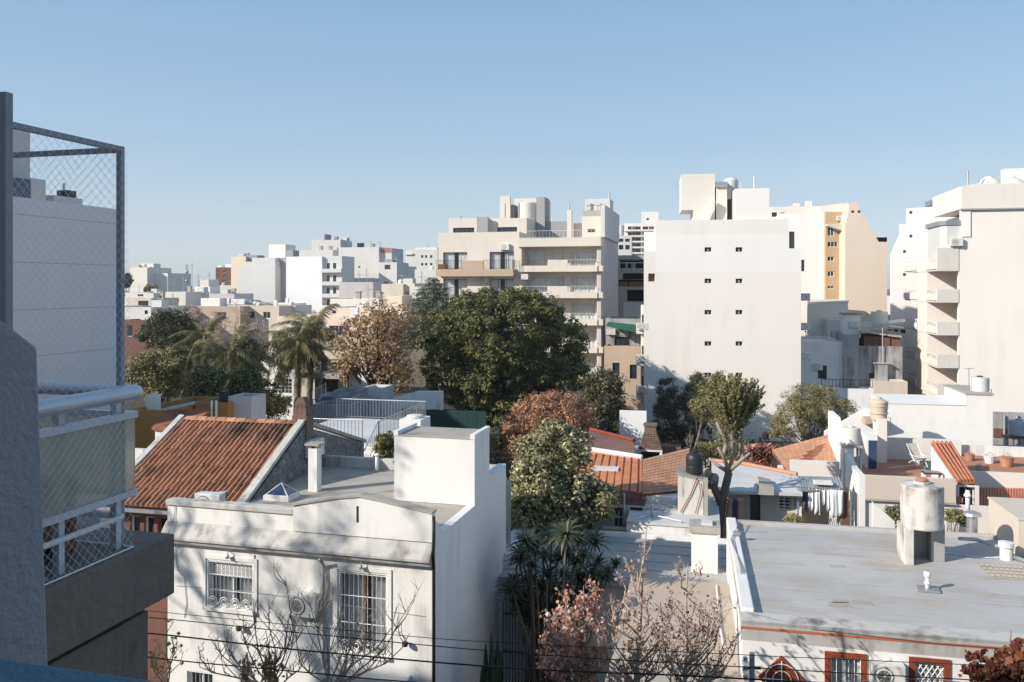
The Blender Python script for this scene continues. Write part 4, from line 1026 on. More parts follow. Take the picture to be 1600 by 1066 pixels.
# service balconies on its left flank
for k, (y, nmz) in enumerate(((520, 'uppermost'), (570, 'middle'), (619, 'lowest'))):
    zz = tt.z(1004, y); x0 = tt.t(994); x1 = -.02
    m = MB(); m.box(x0,x1,.3,2.2,zz-.12,zz); m.box(x0,x0+.1,.3,2.2,zz,zz+.75); m.box(x0+.1,x1,.3,.4,zz,zz+.35)
    m.build('service_balcony', M['warm'], TT)
    MB().box(x0+.4,x1,2.2,2.5,zz-2.6,zz+2.4 if k == 0 else zz).build('service_wall', M['warm'], TT)
    MB().box(x0+.62,x1-.15,2.14,2.199,zz+.35,zz+1.5).build('doorway', M['dark'], TT)
    ac((*tt.world(tt.t(997), .29), zz+.25), 9, 'air conditioner on the %s service balcony at the left edge of the blank white tower' % nmz, sc=1.05)
for k, (y, nmz) in enumerate(((470, 'topmost'), (516, 'second'), (562, 'third'))):
    ac((*tt.world(xc+.02, 1.2), tt.z(1256,y,1.2)), 9, 'air conditioner behind the right edge of the blank white tower, %s of three' % nmz, sc=1.1)

# ================================================================== WHITE AND PEACH BLOCKS BEHIND THE TOWER
wb = Fr(1205, 97, 9)
WB = wb.thing('apartment_building', 'plain white block behind the right edge of the tower', 'building')
body(WB, wb.t(1293)-wb.t(1222), 12, wb.z(1262,333), M['towerpale'], [(*wb.rect(1233,362,1241.5,389),'d',1),(*wb.rect(1252,406,1257,424),'d',1)], x0=wb.t(1222))
rb(1203, 1283, 323, 5, 6, 'warm', wb.z(1262,333)-6, WB, wb, front=[(*wb.rect(1206,332,1214,339,5),'d',1),(*wb.rect(1220,332,1226,339,5),'w',1)])
for px, y in ((1245,318),(1264,314),(1238,322)):
    a = wb.t(px,7); MB().box(a-.35,a+.35,7,7.6,wb.z(px,325,7)-.5,wb.z(px,y,7)).build('chimney', M['white'], WB)
pb = Fr(1292, 93, 7)
PB = pb.thing('apartment_building', 'peach apartment block with a steeply sloping shoulder and small balcony windows', 'building')
P2 = lambda *pts, yo=0: [(pb.t(x, yo), pb.z(x, y, yo)) for x, y in pts]
g_ = pb.t(1326)
MB().prism(P2((1320.5,684),(1320.5,352),(1326,330),(1326,318),(1336,314.5),(1373,378),(1386,378),(1386,684)), 0, 12, 'y').build('wall', M['peach'], PB)
hs = [(*pb.rect(1293,y0,x1,y1,2.5),'w',nv,1) for y0, y1, x1, nv in ((353,369,1303,2),(378,386,1309,3),(401,408,1303,2),(424,432,1303,2),(447,451,1303,2))]
body(PB, pb.t(1321,2.5)-pb.t(1290,2.5), 8, pb.z(1305,331,2.5), M['ochre'], hs, x0=pb.t(1290,2.5), y0=2.5, name='recessed_wall')
MB().prism(P2((1290,351),(1320,351),(1326,330),(1326,316),(1283,322),(1283,335), yo=5), 5.2, 10, 'y').build('upper_wall', M['warm'], PB)
MB().prism(P2((1293,353),(1319,362),(1319,350),(1293,350), yo=1.5), 1.3, 2.49, 'y').build('awning', M['beige'], PB)
MB().box(pb.t(1370,3),pb.t(1386,3),3,8,pb.z(1378,378,3),pb.z(1378,371,3)).build('dark_penthouse', M['black'], PB)
for x, y in ((1340,329),(1330,329)):
    q = pb.rect(x,y,x+4,y+3.5); MB().box(q[0],q[1],-.03,0,q[2],q[3]).build('window', M['glass'], PB)
for k, (x, y) in enumerate(((1318,401),(1318,424),(1318,448),(1311,345))): ac(w_(pb,x-4,y,2.49), 7, ('air conditioner beside the third window', 'air conditioner beside the fourth window', 'air conditioner beside the lowest window', 'air conditioner under the roof')[k]+' of the peach block', sc=.9)

# ================================================================== RIGHT BUILDING WITH BALCONIES
rf = Fr(1490, 70, 13)
RB = rf.thing('apartment_building', 'large white apartment block with a stack of slanting corner balconies', 'building')
RZ = lambda x, y: rf.z(x, y)
xs = rf.t(1502); xt = rf.t(1506)
MB().box(2.16,20,.501,13,0,RZ(1520,329)).build('body_wall', M['towerwhite'], RB)
MB().prism([(.4,0),(20,0),(20,RZ(1540,327)),(xs,RZ(1520,327)),(xs,RZ(1520,385)-.0),(rf.t(1470.5),RZ(1480,385)),(rf.t(1470.5),RZ(1480,423)),(.4,RZ(1480,423))], 0, .5, 'y').build('wall', M['towerwhite'], RB)
MB().prism([(xs,RZ(1520,326)),(20,RZ(1540,326)),(20,RZ(1540,288)),(rf.t(1518),RZ(1520,288)),(xs,RZ(1510,291))], -.15, 9, 'y').build('roof_storey', M['warm'], RB)
MB().box(xs-.1,20.1,-.22,.1,RZ(1520,328.5),RZ(1520,326.2)).build('roof_joint', M['grey2'], RB)
MB().box(rf.t(1502),rf.t(1516),-.1,-.001,RZ(1510,370),RZ(1510,331)).build('raised_panel', M['towerpale'], RB)
for px, r in ((1545,1.05),(1579,1.2)):
    yo = 3; MB().lathe([(r,0),(r*.98,.3),(r*.75,.6),(r*.35,.85),(r*.3,.95),(.02,1.0)], (rf.t(px,yo),yo,rf.z(px,289,yo)-.25), 20).build('roof_tank', M['tankwhite'], RB)
rb(1571, 1620, 263, 6, 1.2, 'white_clean', RZ(1540,290), RB, rf); 
for px, y0 in ((1512,267),(1528,271)): MB().tube([(rf.t(px,2),2,rf.z(px,290,2)),(rf.t(px,2),2,rf.z(px,y0,2))], .1 if px == 1512 else .06, 8).build('flue', M['galv'], RB)
# balcony flank
yb2 = 11.5; za = [RZ(1480,y) for y in (423.5, 473, 524, 575, 620)]
hl = []
for z in za[1:]:
    for a, b in ((.5,3.6),(8.6,11.0)): hl.append((a,b,z+.2,z+2.2,'d',2))
m = MB(); holed(m, left_map(1.9), .02, yb2, 0, RZ(1480,385), hl, .2); m.build('flank_wall', M['tan'], RB)  # tan kept darker than the balconies, recess shade put into the wall colour
for h in hl: win(RB, left_map(1.9), h[:4], 'd', .2, 2)
pA, pC, pD = (.38,-.06), (-1.35,-.32), (-1.3,yb2); y1p, y2p = rf.u(1448,-1.32), rf.u(1433,-1.32)
for i, z in enumerate(za):
    MB().prism([(1.898,.02),(.38,.02),(.38,-.06),pC,pD,(1.898,yb2)], z, z+.16, 'z').build('balcony_slab', M['warm'], RB)
    def para(p, q, h0, h1, name, mat='warm'):
        dx, dy = q[0]-p[0], q[1]-p[1]; l = sqrt(dx*dx+dy*dy); nx, ny = dy/l*.12, -dx/l*.12
        MB().prism([p, q, (q[0]-nx,q[1]-ny), (p[0]-nx,p[1]-ny)], z+h0, z+h1, 'z').build(name, M[mat], RB)
    para(pC, pA, .161, 1.95 if i == 0 else 1.12, 'balcony_end')
    para((pC[0],pC[1]+.13), (-1.31,y1p), .161, .74, 'balcony_front'); para((-1.31,y2p), (-1.3,yb2), .161, .74, 'balcony_front')
    for a, b in ((pC[1]+.13,y1p),(y2p,yb2)):
        m = MB(); m.box(-1.33,-1.25,a,b,z+1.02,z+1.1); k = max(3, int((b-a)/.55))
        for q in range(k+1): yy = a+.04+(b-a-.08)*q/k; m.box(-1.32,-1.26,yy-.045,yy+.045,z+.741,z+1.019)
        m.box(-1.32,-1.26,a,b,z+.86,z+.9) if False else None
        m.build('balcony_rail', M['warm'], RB)
    if i < 4: MB().box(-1.28,1.89,y1p+.01,y2p-.01,za[i+1]+.17,z-.001).build('bay_wall', M['warm'], RB)
    if i: MB().box(.1,.5,.6,1.1,z+.161,z+.95).build('plant_pot', M['terr'], RB)
MB().box(-1.2,.89,.2,yb2,0,za[-1]-.001).build('base_wall', M['warm'], RB)
MB().prism([(.9,.1),(-.5,.1),(-.9,.6),(-.9,4.6),(.9,4.6)], za[0]+.16, RZ(1470,352), 'z').build('top_storey', M['greywall'], RB)
MB().prism([(1.0,0),(-.6,0),(-1.05,.55),(-1.05,4.75),(1.0,4.75)], RZ(1470,352)+.001, RZ(1470,345), 'z').build('top_cornice', M['gpaint'], RB)
ac((*rf.world(rf.t(1484), -.0), RZ(1490,385)), 13, 'air conditioner on the roof ledge of the white balcony block', sc=1.15)
wgf = Fr(1393, 86, 13)
t = wgf.thing('apartment_building', 'stepped white wing rising behind the corner balconies', 'building')
MB().prism([(wgf.t(x), wgf.z(x, y)) for x, y in ((1393,660),(1393,398),(1407,366),(1407,350),(1418,350),(1418,326),(1492,320),(1492,660))], 0, .6, 'y').build('wall', M['towerpale'], t)
for x, y in ((1421,367),(1411,391),(1411,427),(1421,330)):
    q = wgf.rect(x,y,x+4,y+4); MB().box(q[0],q[1],-.03,0,q[2],q[3]).build('window', M['glass'], t)
for x0, x1, y0 in ((1453,1471,313),(1482,1491,312)):
    q = wgf.rect(x0,y0,x1,321,2); MB().box(q[0],q[1],2,4,q[2],q[3]).build('roof_vent', M['gpaint'], t)

# ================================================================== SOOTY LOW BUILDINGS AT THE FOOT
db = Fr(1250, 74, 12)
DB = db.thing('old_building', 'soot stained grey house with patched walls and a brick strip under the roof', 'house')
def piece(px0, px1, pyt, yo, dep, mat, z0=0, par=DB, fr=db, front=(), name='wall', roof='roofwhite', par_h=.2):
    a, b = fr.t(px0, yo), fr.t(px1, yo)
    return body(par, b-a, dep, fr.z((px0+px1)/2, pyt, yo), M[mat], front, x0=a, y0=yo, z0=z0, par_h=par_h, name=name, roof=M[roof])
piece(1250, 1318, 534, 2, 8, 'bluewhite', front=[(*db.rect(1278,571,1292,592,2),'d',1)])
piece(1318.2, 1342, 523, 1.6, 7, 'dirty'); piece(1342.3, 1410, 541, 2.2, 7, 'dirty', front=[(*db.rect(1334,581,1341,589,2.2),'d',1),(*db.rect(1358,583,1366,591,2.2),'d',1)])
q = db.rect(1350,526,1407,541,2.6); MB().box(q[0],q[1],2.6,8,q[2]-.3,q[3]).build('brick_strip', M['brickwall'], DB)
MB().sheet([(db.t(1343,2.3),2.3,db.z(1343,517,2.3)),(db.t(1409,2.3),2.3,db.z(1409,526,2.3)),(db.t(1409,9),9,db.z(1409,520,9)),(db.t(1343,9),9,db.z(1343,510,9))], .12).build('roof_slab', M['concrete'], DB)
q = db.rect(1319,492,1345,521,3); MB().box(q[0],q[1],3,5,q[2]-.4,q[3]).build('lift_box', M['bluewhite'], DB)
MB().box(q[0]-.1,q[1]+.1,2.9,5.1,q[3],q[3]+.15).build('box_cap', M['dirty'], DB)
q = db.rect(1366,568,1385,596,2.1); MB().box(q[0],q[1],1.6,2.19,0,q[3]).build('buttress', M['dirty'], DB); MB().box(q[0]-.15,q[1]+.15,1.5,2.19,q[3],q[3]+.12).build('buttress_cap', M['concrete'], DB)
piece(1254, 1366, 607, 0, 1.9, 'bluewhite', front=[], name='yard_wall'); piece(1366.3, 1418, 596, 0, 1.9, 'beige', name='yard_wall')
rail(DB, [(db.t(1285),.5,db.z(1330,607)),(db.t(1366),.5,db.z(1330,607))], .7, M['iron'], .3, .02, .03)
MB().tube([(db.t(1379,2),2,db.z(1379,568,2)),(db.t(1379,2),2,db.z(1379,512,2))], .05, 6).build('flue', M['galv'], DB)
MB().tube([(db.t(1350,3),3,db.z(1350,513,3)),(db.t(1374,3),3,db.z(1374,508,3)),(db.t(1412,3),3,db.z(1412,512,3))], .05, 5).build('awning_beam', M['galv'], DB)
MB().sheet([(db.t(1372,4),4,db.z(1372,508,4)),(db.t(1414,4),4,db.z(1414,502,4)),(db.t(1415,7),7,db.z(1415,498,7)),(db.t(1372,7),7,db.z(1372,503,7))], .08).build('tin_canopy', M['galv'], DB)
ac((*db.world(db.t(1270,1.99),1.99), db.z(1274,578,1.99)), 12, 'air conditioner low on the pale wall left of the sooty house')
ac((*db.world(db.t(1326,2.99),2.99), db.z(1330,512,2.99)), 12, 'air conditioner on the rooftop box of the sooty house')
tk = w_(db, 1374, 512, 6); tank('water_tank', 'white cylinder water tank on the roof of the sooty house', *tk, .75, 1.5, M['tankwhite'])
q2 = Fr(1330, 86, 12)
t = q2.thing('low_house', 'low white house with a row of windows behind the sooty house', 'house')
body(t, q2.t(1420), 6, q2.z(1390,507), M['white'], [(*q2.rect(x,514,x+8,521),'d',1) for x in (1386,1396,1407)], x0=0)
q2 = Fr(1255, 92, 12)
t = q2.thing('garden_wall', 'long pale garden wall below the white and peach blocks', 'wall')
MB().box(q2.t(1262),q2.t(1325),0,.4,0,q2.z(1300,472)).box(q2.t(1262)-.1,q2.t(1325)+.1,-.08,.48,q2.z(1300,472),q2.z(1300,468)).build('wall', M['warm'], t)
MB().box(q2.t(1286),q2.t(1322),-3,-.1,0,q2.z(1300,500,-3)).build('lean_to', M['greywall'], t)

# ================================================================== FAR LEFT SKYLINE
def far(px0, px1, pyt, D, mat, label, depth=10, wins=(), name='distant_building', yaw=13, extra=(), right=(), kind='d', par_h=.4):
    fr = Fr(px0, D, yaw); t = fr.thing(name, label, 'building')
    hs = [(*fr.rect(*r), kind, 1) for r in wins]
    body(t, fr.t(px1), depth, fr.z((px0+px1)/2, pyt), M['farwhite' if mat == 'white' else mat], hs, right=right, par_h=par_h)
    r_ = random.Random(int(px0*7+D)); zt_ = fr.z((px0+px1)/2, pyt); w_x = fr.t(px1)
    for q in range(r_.randint(2, 4)):
        x_ = w_x*r_.uniform(.1,.85); y_ = r_.uniform(1,depth*.7); c_ = r_.choice('tacv'); m_ = MB()
        if c_ == 't': m_.lathe([(.5,0),(.55,.9),(.35,1.15),(.05,1.2)], (x_,y_,zt_-par_h), 10).build('roof_tank', M['tankwhite'], t)
        if c_ == 'a': m_.tube([(x_,y_,zt_-par_h),(x_,y_,zt_+r_.uniform(1.5,3.5))], .06, 4).tube([(x_-.6,y_,zt_+1.4),(x_+.6,y_,zt_+1.4)], .04, 4).build('aerial', M['galv'], t)
        if c_ == 'c': m_.box(x_,x_+.7,y_,y_+.6,zt_-par_h,zt_+1.0).box(x_-.1,x_+.8,y_-.1,y_+.7,zt_+1.001,zt_+1.15).build('chimney', M['concrete'], t)
        if c_ == 'v': m_.box(x_,x_+1.6,y_,y_+1.6,zt_-par_h,zt_+.9).build('roof_hut', M['greywall'], t)
    for (a, b, y, yo, mt) in extra: rb(a, b, y, yo, 4, mt, fr.z((px0+px1)/2, pyt)-1.2, t, fr)
    return fr, t
far(203, 230, 418, 300, 'warm', 'cream block with rooftop huts far left by the dark trees', 14, [], extra=[(206,217,414,3,'beige'),(220,240,412,4,'warm')])
far(230.5, 262, 427, 303, 'warm', 'cream wing with a column of small windows far left', 14, [(231,424,235,428),(231,433,235,437),(231,443,235,447),(238,443,241,447),(238,433,241,437)])
far(186, 262, 457, 210, 'white', 'low white row of roofs below the cream far block', 12, [(190,460,196,463),(215,460,224,463)])
far(200, 236, 466, 150, 'beige', 'low beige house with a brown gabled shed among far roofs', 8, [(216,470,232,478)])
far(184, 236, 480, 112, 'white', 'white roof terrace storey above the red brick house', 7, [(226,485,231,491)], extra=[(187,192,478,.5,'white')])
fr_, t_ = far(190, 246, 500, 108, 'brickwall', 'red brick house with tall pale framed windows beyond the net', 7, [(198,508,207,526),(220,506,229,526)], kind='w')
far(247, 290, 456, 165, 'farwhite', 'bright white flat house in the middle distance', 8, [(272,467,280,472)], extra=[])
far(290, 366, 459, 185, 'lilac', 'long pale lilac grey flat roofed building', 8, [], extra=[(304,328,448,2,'white'),(312,326,437,3,'farwhite')])
far(329, 367, 446, 260, 'greywall', 'grey roof storey behind the long lilac building', 8)
far(337, 362, 418, 330, 'brickwall', 'small red brick tower of flats on the skyline', 12, [(339,y,342,y+3) for y in (423,430,437)]+[(348,y,352,y+3) for y in (423,430,437)], extra=[(340,346,415,3,'white'),(352,362,413,3,'white')], kind='w')
far(361, 384, 401, 235, 'peach', 'peach flank wall stepped behind the grey windowless block', 10, extra=[(384,402,399,1,'grey2')])
fr_, t_ = far(372, 430, 417, 196, 'greywall', 'grey windowless block with stepped top in front of palms', 8)
rb(383, 430, 409, .4, 6, 'greywall', fr_.z(400,417)-.3, t_, fr_); rb(394, 430, 403, .8, 6, 'greywall', fr_.z(400,412)-.3, t_, fr_)
rb(430, 447, 403, 2.5, 6, 'grey2', 0, t_, fr_, front=[(*fr_.rect(433,y,436,y+3,2.5),'d',1) for y in (435,454,473)], name='light_well')
body(t_, fr_.t(503)-fr_.t(447), 8, fr_.z(475,401), M['panelgrey'], x0=fr_.t(447), name='wall')
rb(420, 446, 382, 4, 5, 'white', fr_.z(475,403), t_, fr_); rb(447, 458, 391, 3, 3, 'grey2', fr_.z(475,403), t_, fr_)
xv0, xv1 = fr_.t(503)+.02, fr_.t(532)
hs = [(fr_.t(508),fr_.t(513),fr_.z(515,y+12),fr_.z(515,y),'d',1) for y in (411,430,449,468,487)]+[(fr_.t(518),fr_.t(523),fr_.z(515,y+12),fr_.z(515,y),'d',1) for y in (411,430,449,468,487)]
body(t_, xv1-xv0, 7, fr_.z(515,400), M['greywall'], hs, x0=xv0, y0=.8, name='wall')
for y in (424,444,463,482,501): MB().box(xv0,xv1+.4,-.5,.79,fr_.z(515,y+2),fr_.z(515,y-4)).build('balcony', M['greywall'], t_)
far(458, 520, 391, 215, 'white', 'white roof storey above the grey windowless block', 8)
far(487, 532, 375, 240, 'farwhite', 'highest white roof cube of the left cluster', 8, extra=[(506,508,366,1,'grey2')])
f_, t_ = far(529, 592, 386.5, 205, 'farwhite', 'bright white blank block with two tiny openings', 10, [(546,416,549,418.5),(560,416,563,418.5)])
rb(592.3, 612, 388, 1.0, 8, 'greywall', 0, t_, f_, par_h=0); 
for k in range(7): q = f_.rect(593+2.7*k,388,594.6+2.7*k,395,.95); MB().box(q[0],q[1],.93,.99,q[2],q[3]).build('red_fin', M['redband'], t_)
for px in (560,563,567): MB().tube([(f_.t(px,3),3,f_.z(px,388,3)),(f_.t(px,3),3,f_.z(px,380,3))], .35, 8).build('roof_vent', M['black'], t_)
far(592, 620, 410, 198, 'white', 'white stepped house right of the bright blank block', 8, [(601,414,610,421)], extra=[(601,613,405,2,'grey2')])
f_, t_ = far(634, 684, 390, 280, 'white', 'white block with tiny balconies on the skyline left of the cream block', 14, [(x,y,x+3.5,y+4) for x in (658,664,672) for y in (399,411,421)], extra=[(648,683,387,2,'warm'),(633,645,398,-.5,'farwhite')])
far(612, 634, 416, 260, 'warm', 'cream house in the gap left of the skyline block', 10, [(615,425,620,432)])
far(648, 686, 421, 150, 'greywall', 'pale grey wall block left of the cream balcony block', 8)
far(530, 583, 441, 155, 'lilac', 'pale low house with a hipped roof beneath the blank block', 8)
f_, t_ = far(516, 592, 467, 128, 'warm', 'long cream parapet house behind the autumn tree', 8, [(586,468,603,471)], extra=[])
far(596, 630, 444, 132, 'beige', 'beige house right of the long cream parapet', 8, [(599,440,606,443)], extra=[(612,648,443,1,'peach')])
far(516, 660, 481, 112, 'peach', 'low peach wall building behind the autumn tree', 8, [(519,483,525,490)], extra=[(604,628,462,1,'peach')])
far(640, 686, 448, 118, 'white', 'white wall beside the blue grey conifer', 8)
# more roofs further off so that the skyline never ends in bare ground
rr = random.Random(5); cols = ['white', 'warm', 'beige', 'greywall', 'lilac', 'peach', 'tan', 'concrete', 'brickwall', 'panelgrey']
for i in range(30):
    D = rr.uniform(330, 620); px = rr.choice([rr.uniform(150, 690), rr.uniform(150, 690), rr.uniform(950, 1020), rr.uniform(1380, 1420)]); w = rr.uniform(9, 24); h = rr.uniform(4, 10) if i > 8 else rr.uniform(11, 15)
    fr = Fr(px, D, 13); cm_ = rr.choice(cols); t = fr.thing('distant_house', 'plain %s flat roofed house lost among the far roofs' % cm_.replace('farwhite','white').replace('panelgrey','pale grey').replace('greywall','grey').replace('brickwall','brick red').replace('concrete','raw concrete').replace('warm','cream'), 'building', 'far flat roofs along the horizon')
    body(t, w, 10, h, M[cm_], [(w*.2,w*.32,h-2.6,h-1.2,'d',1),(w*.6,w*.72,h-2.6,h-1.2,'d',1)])
# nearer low roofs between the trees and the skyline
cn = {'white':'white','warm':'cream','beige':'beige','greywall':'grey','lilac':'lilac grey','peach':'peach','brickwall':'brick red','tan':'tan','concrete':'raw concrete'}
for i in range(34):
    D = rr.uniform(100, 205); px = rr.uniform(180, 640); w = rr.uniform(6, 13); ztop = Z(rr.uniform(466, 500), D); c = rr.choice(list(cn))
    if 150 < px < 430: D = rr.uniform(155, 205); ztop = Z(rr.uniform(462, 474), D)
    if ztop < 3: ztop = rr.uniform(3.4, 6)
    ztop = min(ztop, 9.5)
    fr = Fr(px, D, 13); lab_ = 'low %s house%s%s beyond the palms' % (cn[c], ' with a roof hut' if i % 2 else ' without roof hut', (' and with white roof tank', ' and with chimney', '')[i % 3])
    t = fr.thing('low_house', lab_, 'house', 'low roofs beyond the palms')
    body(t, w, 7, ztop, M[c], [(w*.15,w*.3,ztop-2.3,ztop-1.1,'d',1),(w*.55,w*.75,ztop-2.3,ztop-1.1,'w',2)], roof=M[rr.choice(['roofwarm','roofwhite','roofblue','terr'])])
    if i % 2: body(t, w*.35, 2.5, ztop+rr.uniform(.9,2), M[rr.choice(['white','warm','greywall'])], x0=w*rr.uniform(.1,.5), y0=3, z0=ztop-.5, par_h=.1, name='roof_hut')
    if i % 3 == 0: MB().lathe([(.5,0),(.55,.8),(.4,1.0),(.05,1.1)], (w*.8,2.5,ztop-.4), 12).build('roof_tank', M['tankwhite'], t)
    if i % 3 == 1: MB().box(w*.7,w*.78,2,2.5,ztop-.5,ztop+1.1).build('chimney', M['white_old'], t)
mast = thing('radio_mast', 'slim lattice radio mast rising over the far roofs', 'mast', (X(292,280), 280, 0))
m = MB(); zt_ = Z(413,280)
for a in range(3): m.tube([(.7*cos(a*2.1),.7*sin(a*2.1),0),(.35*cos(a*2.1),.35*sin(a*2.1),zt_)], .08, 4)
m.build('lattice_leg', M['gpaint'], mast)
m = MB()
for k in range(20):
    z = zt_*k/20; m.tube([(.7-.35*k/20,0,z),(-.33+.17*k/20,.6-.3*k/20,z+zt_/20)], .05, 3)
m.build('lattice_brace', M['gpaint'], mast)
MB().lathe([(.5,0),(.6,.4),(.5,.8)], (0,0,zt_-3), 8).lathe([(.5,0),(.6,.4),(.5,.8)], (0,0,zt_-6), 8).build('antenna', M['gpaint'], mast)
for i, (px, y0) in enumerate(((300,410),(327,425),(286,432),(310,428))):
    t = thing('aerial', ('tallest thin aerial beside the radio mast', 'short thin aerial above the white roof cube', 'small aerial left of the radio mast', 'small aerial right of the radio mast')[i], 'aerial', (X(px,250), 250, 0))
    MB().tube([(0,0,0),(0,0,Z(y0,250))], .09, 5).tube([(-.6,0,Z(y0+4,250)),(.6,0,Z(y0+4,250))], .05, 4).build('pole', M['galv'], t)
# ================================================================== HOUSES IN THE MIDDLE OF THE BLOCK
def slope(fr, pts, th=.12):
    """roof plane from (px, py, z) corners"""
    return [(*fr.loc(px, py, z), z) for px, py, z in pts]
# --- right street house
rh = Fr(1160, 19.0, 12)
RH = rh.thing('flat_roof_house', 'white street house with silver flat roof, red band and red framed windows', 'house')
zc = rh.z(1160, 966); wR = 11.5; dR = 8.3; zroof = 5.62
fw = [(*rh.rect(1298,1028,1345,1110),'wcgW',2), (*rh.rect(1430,1037,1475,1110),'wc',2), (*rh.rect(1533,1049,1560,1120),'wc',2)]
m = MB(); holed(m, front_map(0), 0, wR, 0, zc-.1, fw, .2)
m.quad((0,0,0),(0,dR,0),(0,dR,zroof),(0,0,zroof)); m.quad((wR,0,0),(wR,dR,0),(wR,dR,zroof),(wR,0,zroof)); m.quad((0,dR,0),(wR,dR,0),(wR,dR,zroof-.1),(0,dR,zroof-.1))
m.build('wall', M['white_clean'], RH)
for q in fw: win(RH, front_map(0), q[:4], q[4], .2, *q[5:])
for q in fw:
    a, b, c, d = q[:4]; m = MB()
    m.box(a-.13,a,-.03,.05,c,d+.12).box(b,b+.13,-.03,.05,c,d+.12).box(a,b,-.03,.05,d,d+.12)
    m.build('red_window_frame', M['redframe'], RH)
q = fw[1]; m = MB(); n = 5
for s in (1, -1):
    for i in range(-6, 10):
        x0_ = q[0]+(q[1]-q[0])*i/5; a, b = (x0_, q[2]) if s == 1 else (x0_+(q[1]-q[0])*.6*0, q[2])
        pts = []
        for k in range(13):
            z = q[2]+(q[3]-q[2])*k/12; x = x0_+s*(z-q[2])*.62+(0 if s == 1 else (q[1]-q[0]))*0
            if q[0] <= x <= q[1]: pts.append((x, .03, z))
        if len(pts) > 1: m.tube(pts, .012, 4)
m.build('diamond_grille', M['wpaint'], RH)
# diamond shaped window
cx, cz = rh.t(1221), rh.z(1221, 1060); r = .52
dm = MB(); dm.prism([(cx-r,cz),(cx,cz-r),(cx+r,cz),(cx,cz+r)], -.06, -.002, 'y'); dw = dm.build('diamond_window', M['redframe'], RH)
m = MB(); 
for rr in (.36, .2): m.tube([(cx+rr*cos(a*pi/10),-.09,cz+rr*sin(a*pi/10)) for a in range(21)], .012, 4)
m.tube([(cx-.42,-.09,cz),(cx+.42,-.09,cz)], .014, 4).tube([(cx,-.09,cz-.42),(cx,-.09,cz+.42)], .014, 4)
m.build('scroll_grille', M['wpaint'], dw)
MB().box(-.03,wR,-.06,0,zc-.22,zc-.105).build('red_band', M['redband'], RH, bevel=.01)
MB().prism([(-.07,zc-.1),(-.1,zc-.02),(.02,zroof+.05),(.5,zroof+.06),(.5,zroof-.3),(0,zroof-.4)], -.03, wR, 'x').build('eave', M['coping'], RH)
MB().box(0,.3,.502,dR,zroof-.3,zroof+.15).build('side_parapet', M['white_clean'], RH, bevel=.03)
MB().box(.301,wR,dR-.25,dR,zroof-.3,zroof+.1).build('rear_parapet', M['roofgrey'], RH, bevel=.03)
MB().box(.301,wR,.502,dR-.251,zroof-.2,zroof).build('roof', M['roofgrey'], RH)
m = MB()
for y in (1.15, 2.3, 3.05, 4.4, 5.5, 6.15, 7.3): m.box(.31,wR,y-.009,y+.009,zroof+.0005,zroof+.006)
m.build('membrane_lap', M['roofwarm'], RH)
m = MB(); r9 = random.Random(4)
for k in range(7): x_ = r9.uniform(1,8); y_ = r9.uniform(1,7.2); w_p = r9.uniform(.3,.9); MB().prism([(x_,y_),(x_+w_p,y_+.05),(x_+w_p-.05,y_+w_p*.6),(x_+.04,y_+w_p*.55)], zroof+.001, zroof+.008, 'z').build('membrane_patch', M['roofwarm'], RH)
def onroof(px, py, z=zroof): return rh.loc(px, py, z)
# concrete tank on its pier
cx, cy = onroof(1446, 884); cy += .35
ct = thing('concrete_tank', 'round stained concrete water tank on a square pier', 'water tank', (*rh.world(cx, cy), zroof), 12)
Dd = rh.d(cx, cy); sc_ = Dd/1300
zb_ = Z(822, Dd)-zroof; zt2 = Z(757, Dd)-zroof; rt = 31*sc_
MB().lathe([(rt*.97,zb_),(rt,zb_+.04),(rt,zt2-.05),(rt*.97,zt2),(rt*.42,zt2+.04),(rt*.4,zt2+.09),(.02,zt2+.1)], n=40).build('tank_shell', M['tankconc'], ct)
MB().lathe([(.16,0),(.17,.05),(.1,.09),(.01,.1)], (0,0,zt2+.1), 12).build('tank_lid', M['terr'], ct)
MB().box(-rt*.98,-rt*.55,-rt*.75,rt*.9,0,zb_-.002).build('pier', M['tankconc'], ct, bevel=.015)
MB().box(rt*.45,rt*1.1,rt*.1,rt*1.0,0,zb_+.05).box(-rt*.549,rt*.449,rt*.75,rt*.9,0,zb_-.003).build('rear_pier', M['dirty'], ct, bevel=.015)
cx, cy = onroof(1449, 922)
MB().tube([(cx,cy,zroof-.02),(cx,cy,zroof+.42)], .055, 12).lathe([(.075,0),(.085,.03),(.085,.1),(.075,.13)], (cx,cy,zroof+.33), 12).lathe([(.07,0),(.08,.03),(.07,.06)], (cx,cy,zroof+.15), 12).build('vent_pipe', M['wpaint'], RH, smooth=True)
MB().prism([(cx-.28,cy-.2),(cx+.24,cy-.24),(cx+.3,cy+.2),(cx-.2,cy+.22)], zroof+.013, zroof+.05, 'z').build('vent_flashing', M['galv'], RH)
cx, cy = onroof(1519, 830)
MB().tube([(cx,cy,zroof-.02),(cx,cy,zroof+.5)], .15, 16).lathe([(.19,.52),(.27,.5),(.24,.58),(.02,.66)], (cx,cy,zroof), 20).tube([(cx-.1,cy,zroof+.45),(cx-.1,cy,zroof+.55)], .02, 4).tube([(cx+.1,cy,zroof+.45),(cx+.1,cy,zroof+.55)], .02, 4).build('vent_cowl', M['galv'], RH)
cx, cy = onroof(1512, 806)
MB().tube([(cx,cy,zroof-.02),(cx,cy,zroof+.85)], .07, 12).lathe([(.09,0),(.13,.06),(.06,.16)], (cx,cy,zroof+.62), 12).build('vent_pipe', M['wpaint'], RH, smooth=True)
cx, cy = onroof(1572, 874)
MB().lathe([(.16,0),(.16,.28),(.12,.36)], (cx,cy,zroof), 14).lathe([(.2,.36),(.2,.48),(.05,.5)], (cx,cy,zroof), 14).build('drain_head', M['wpaint'], RH)
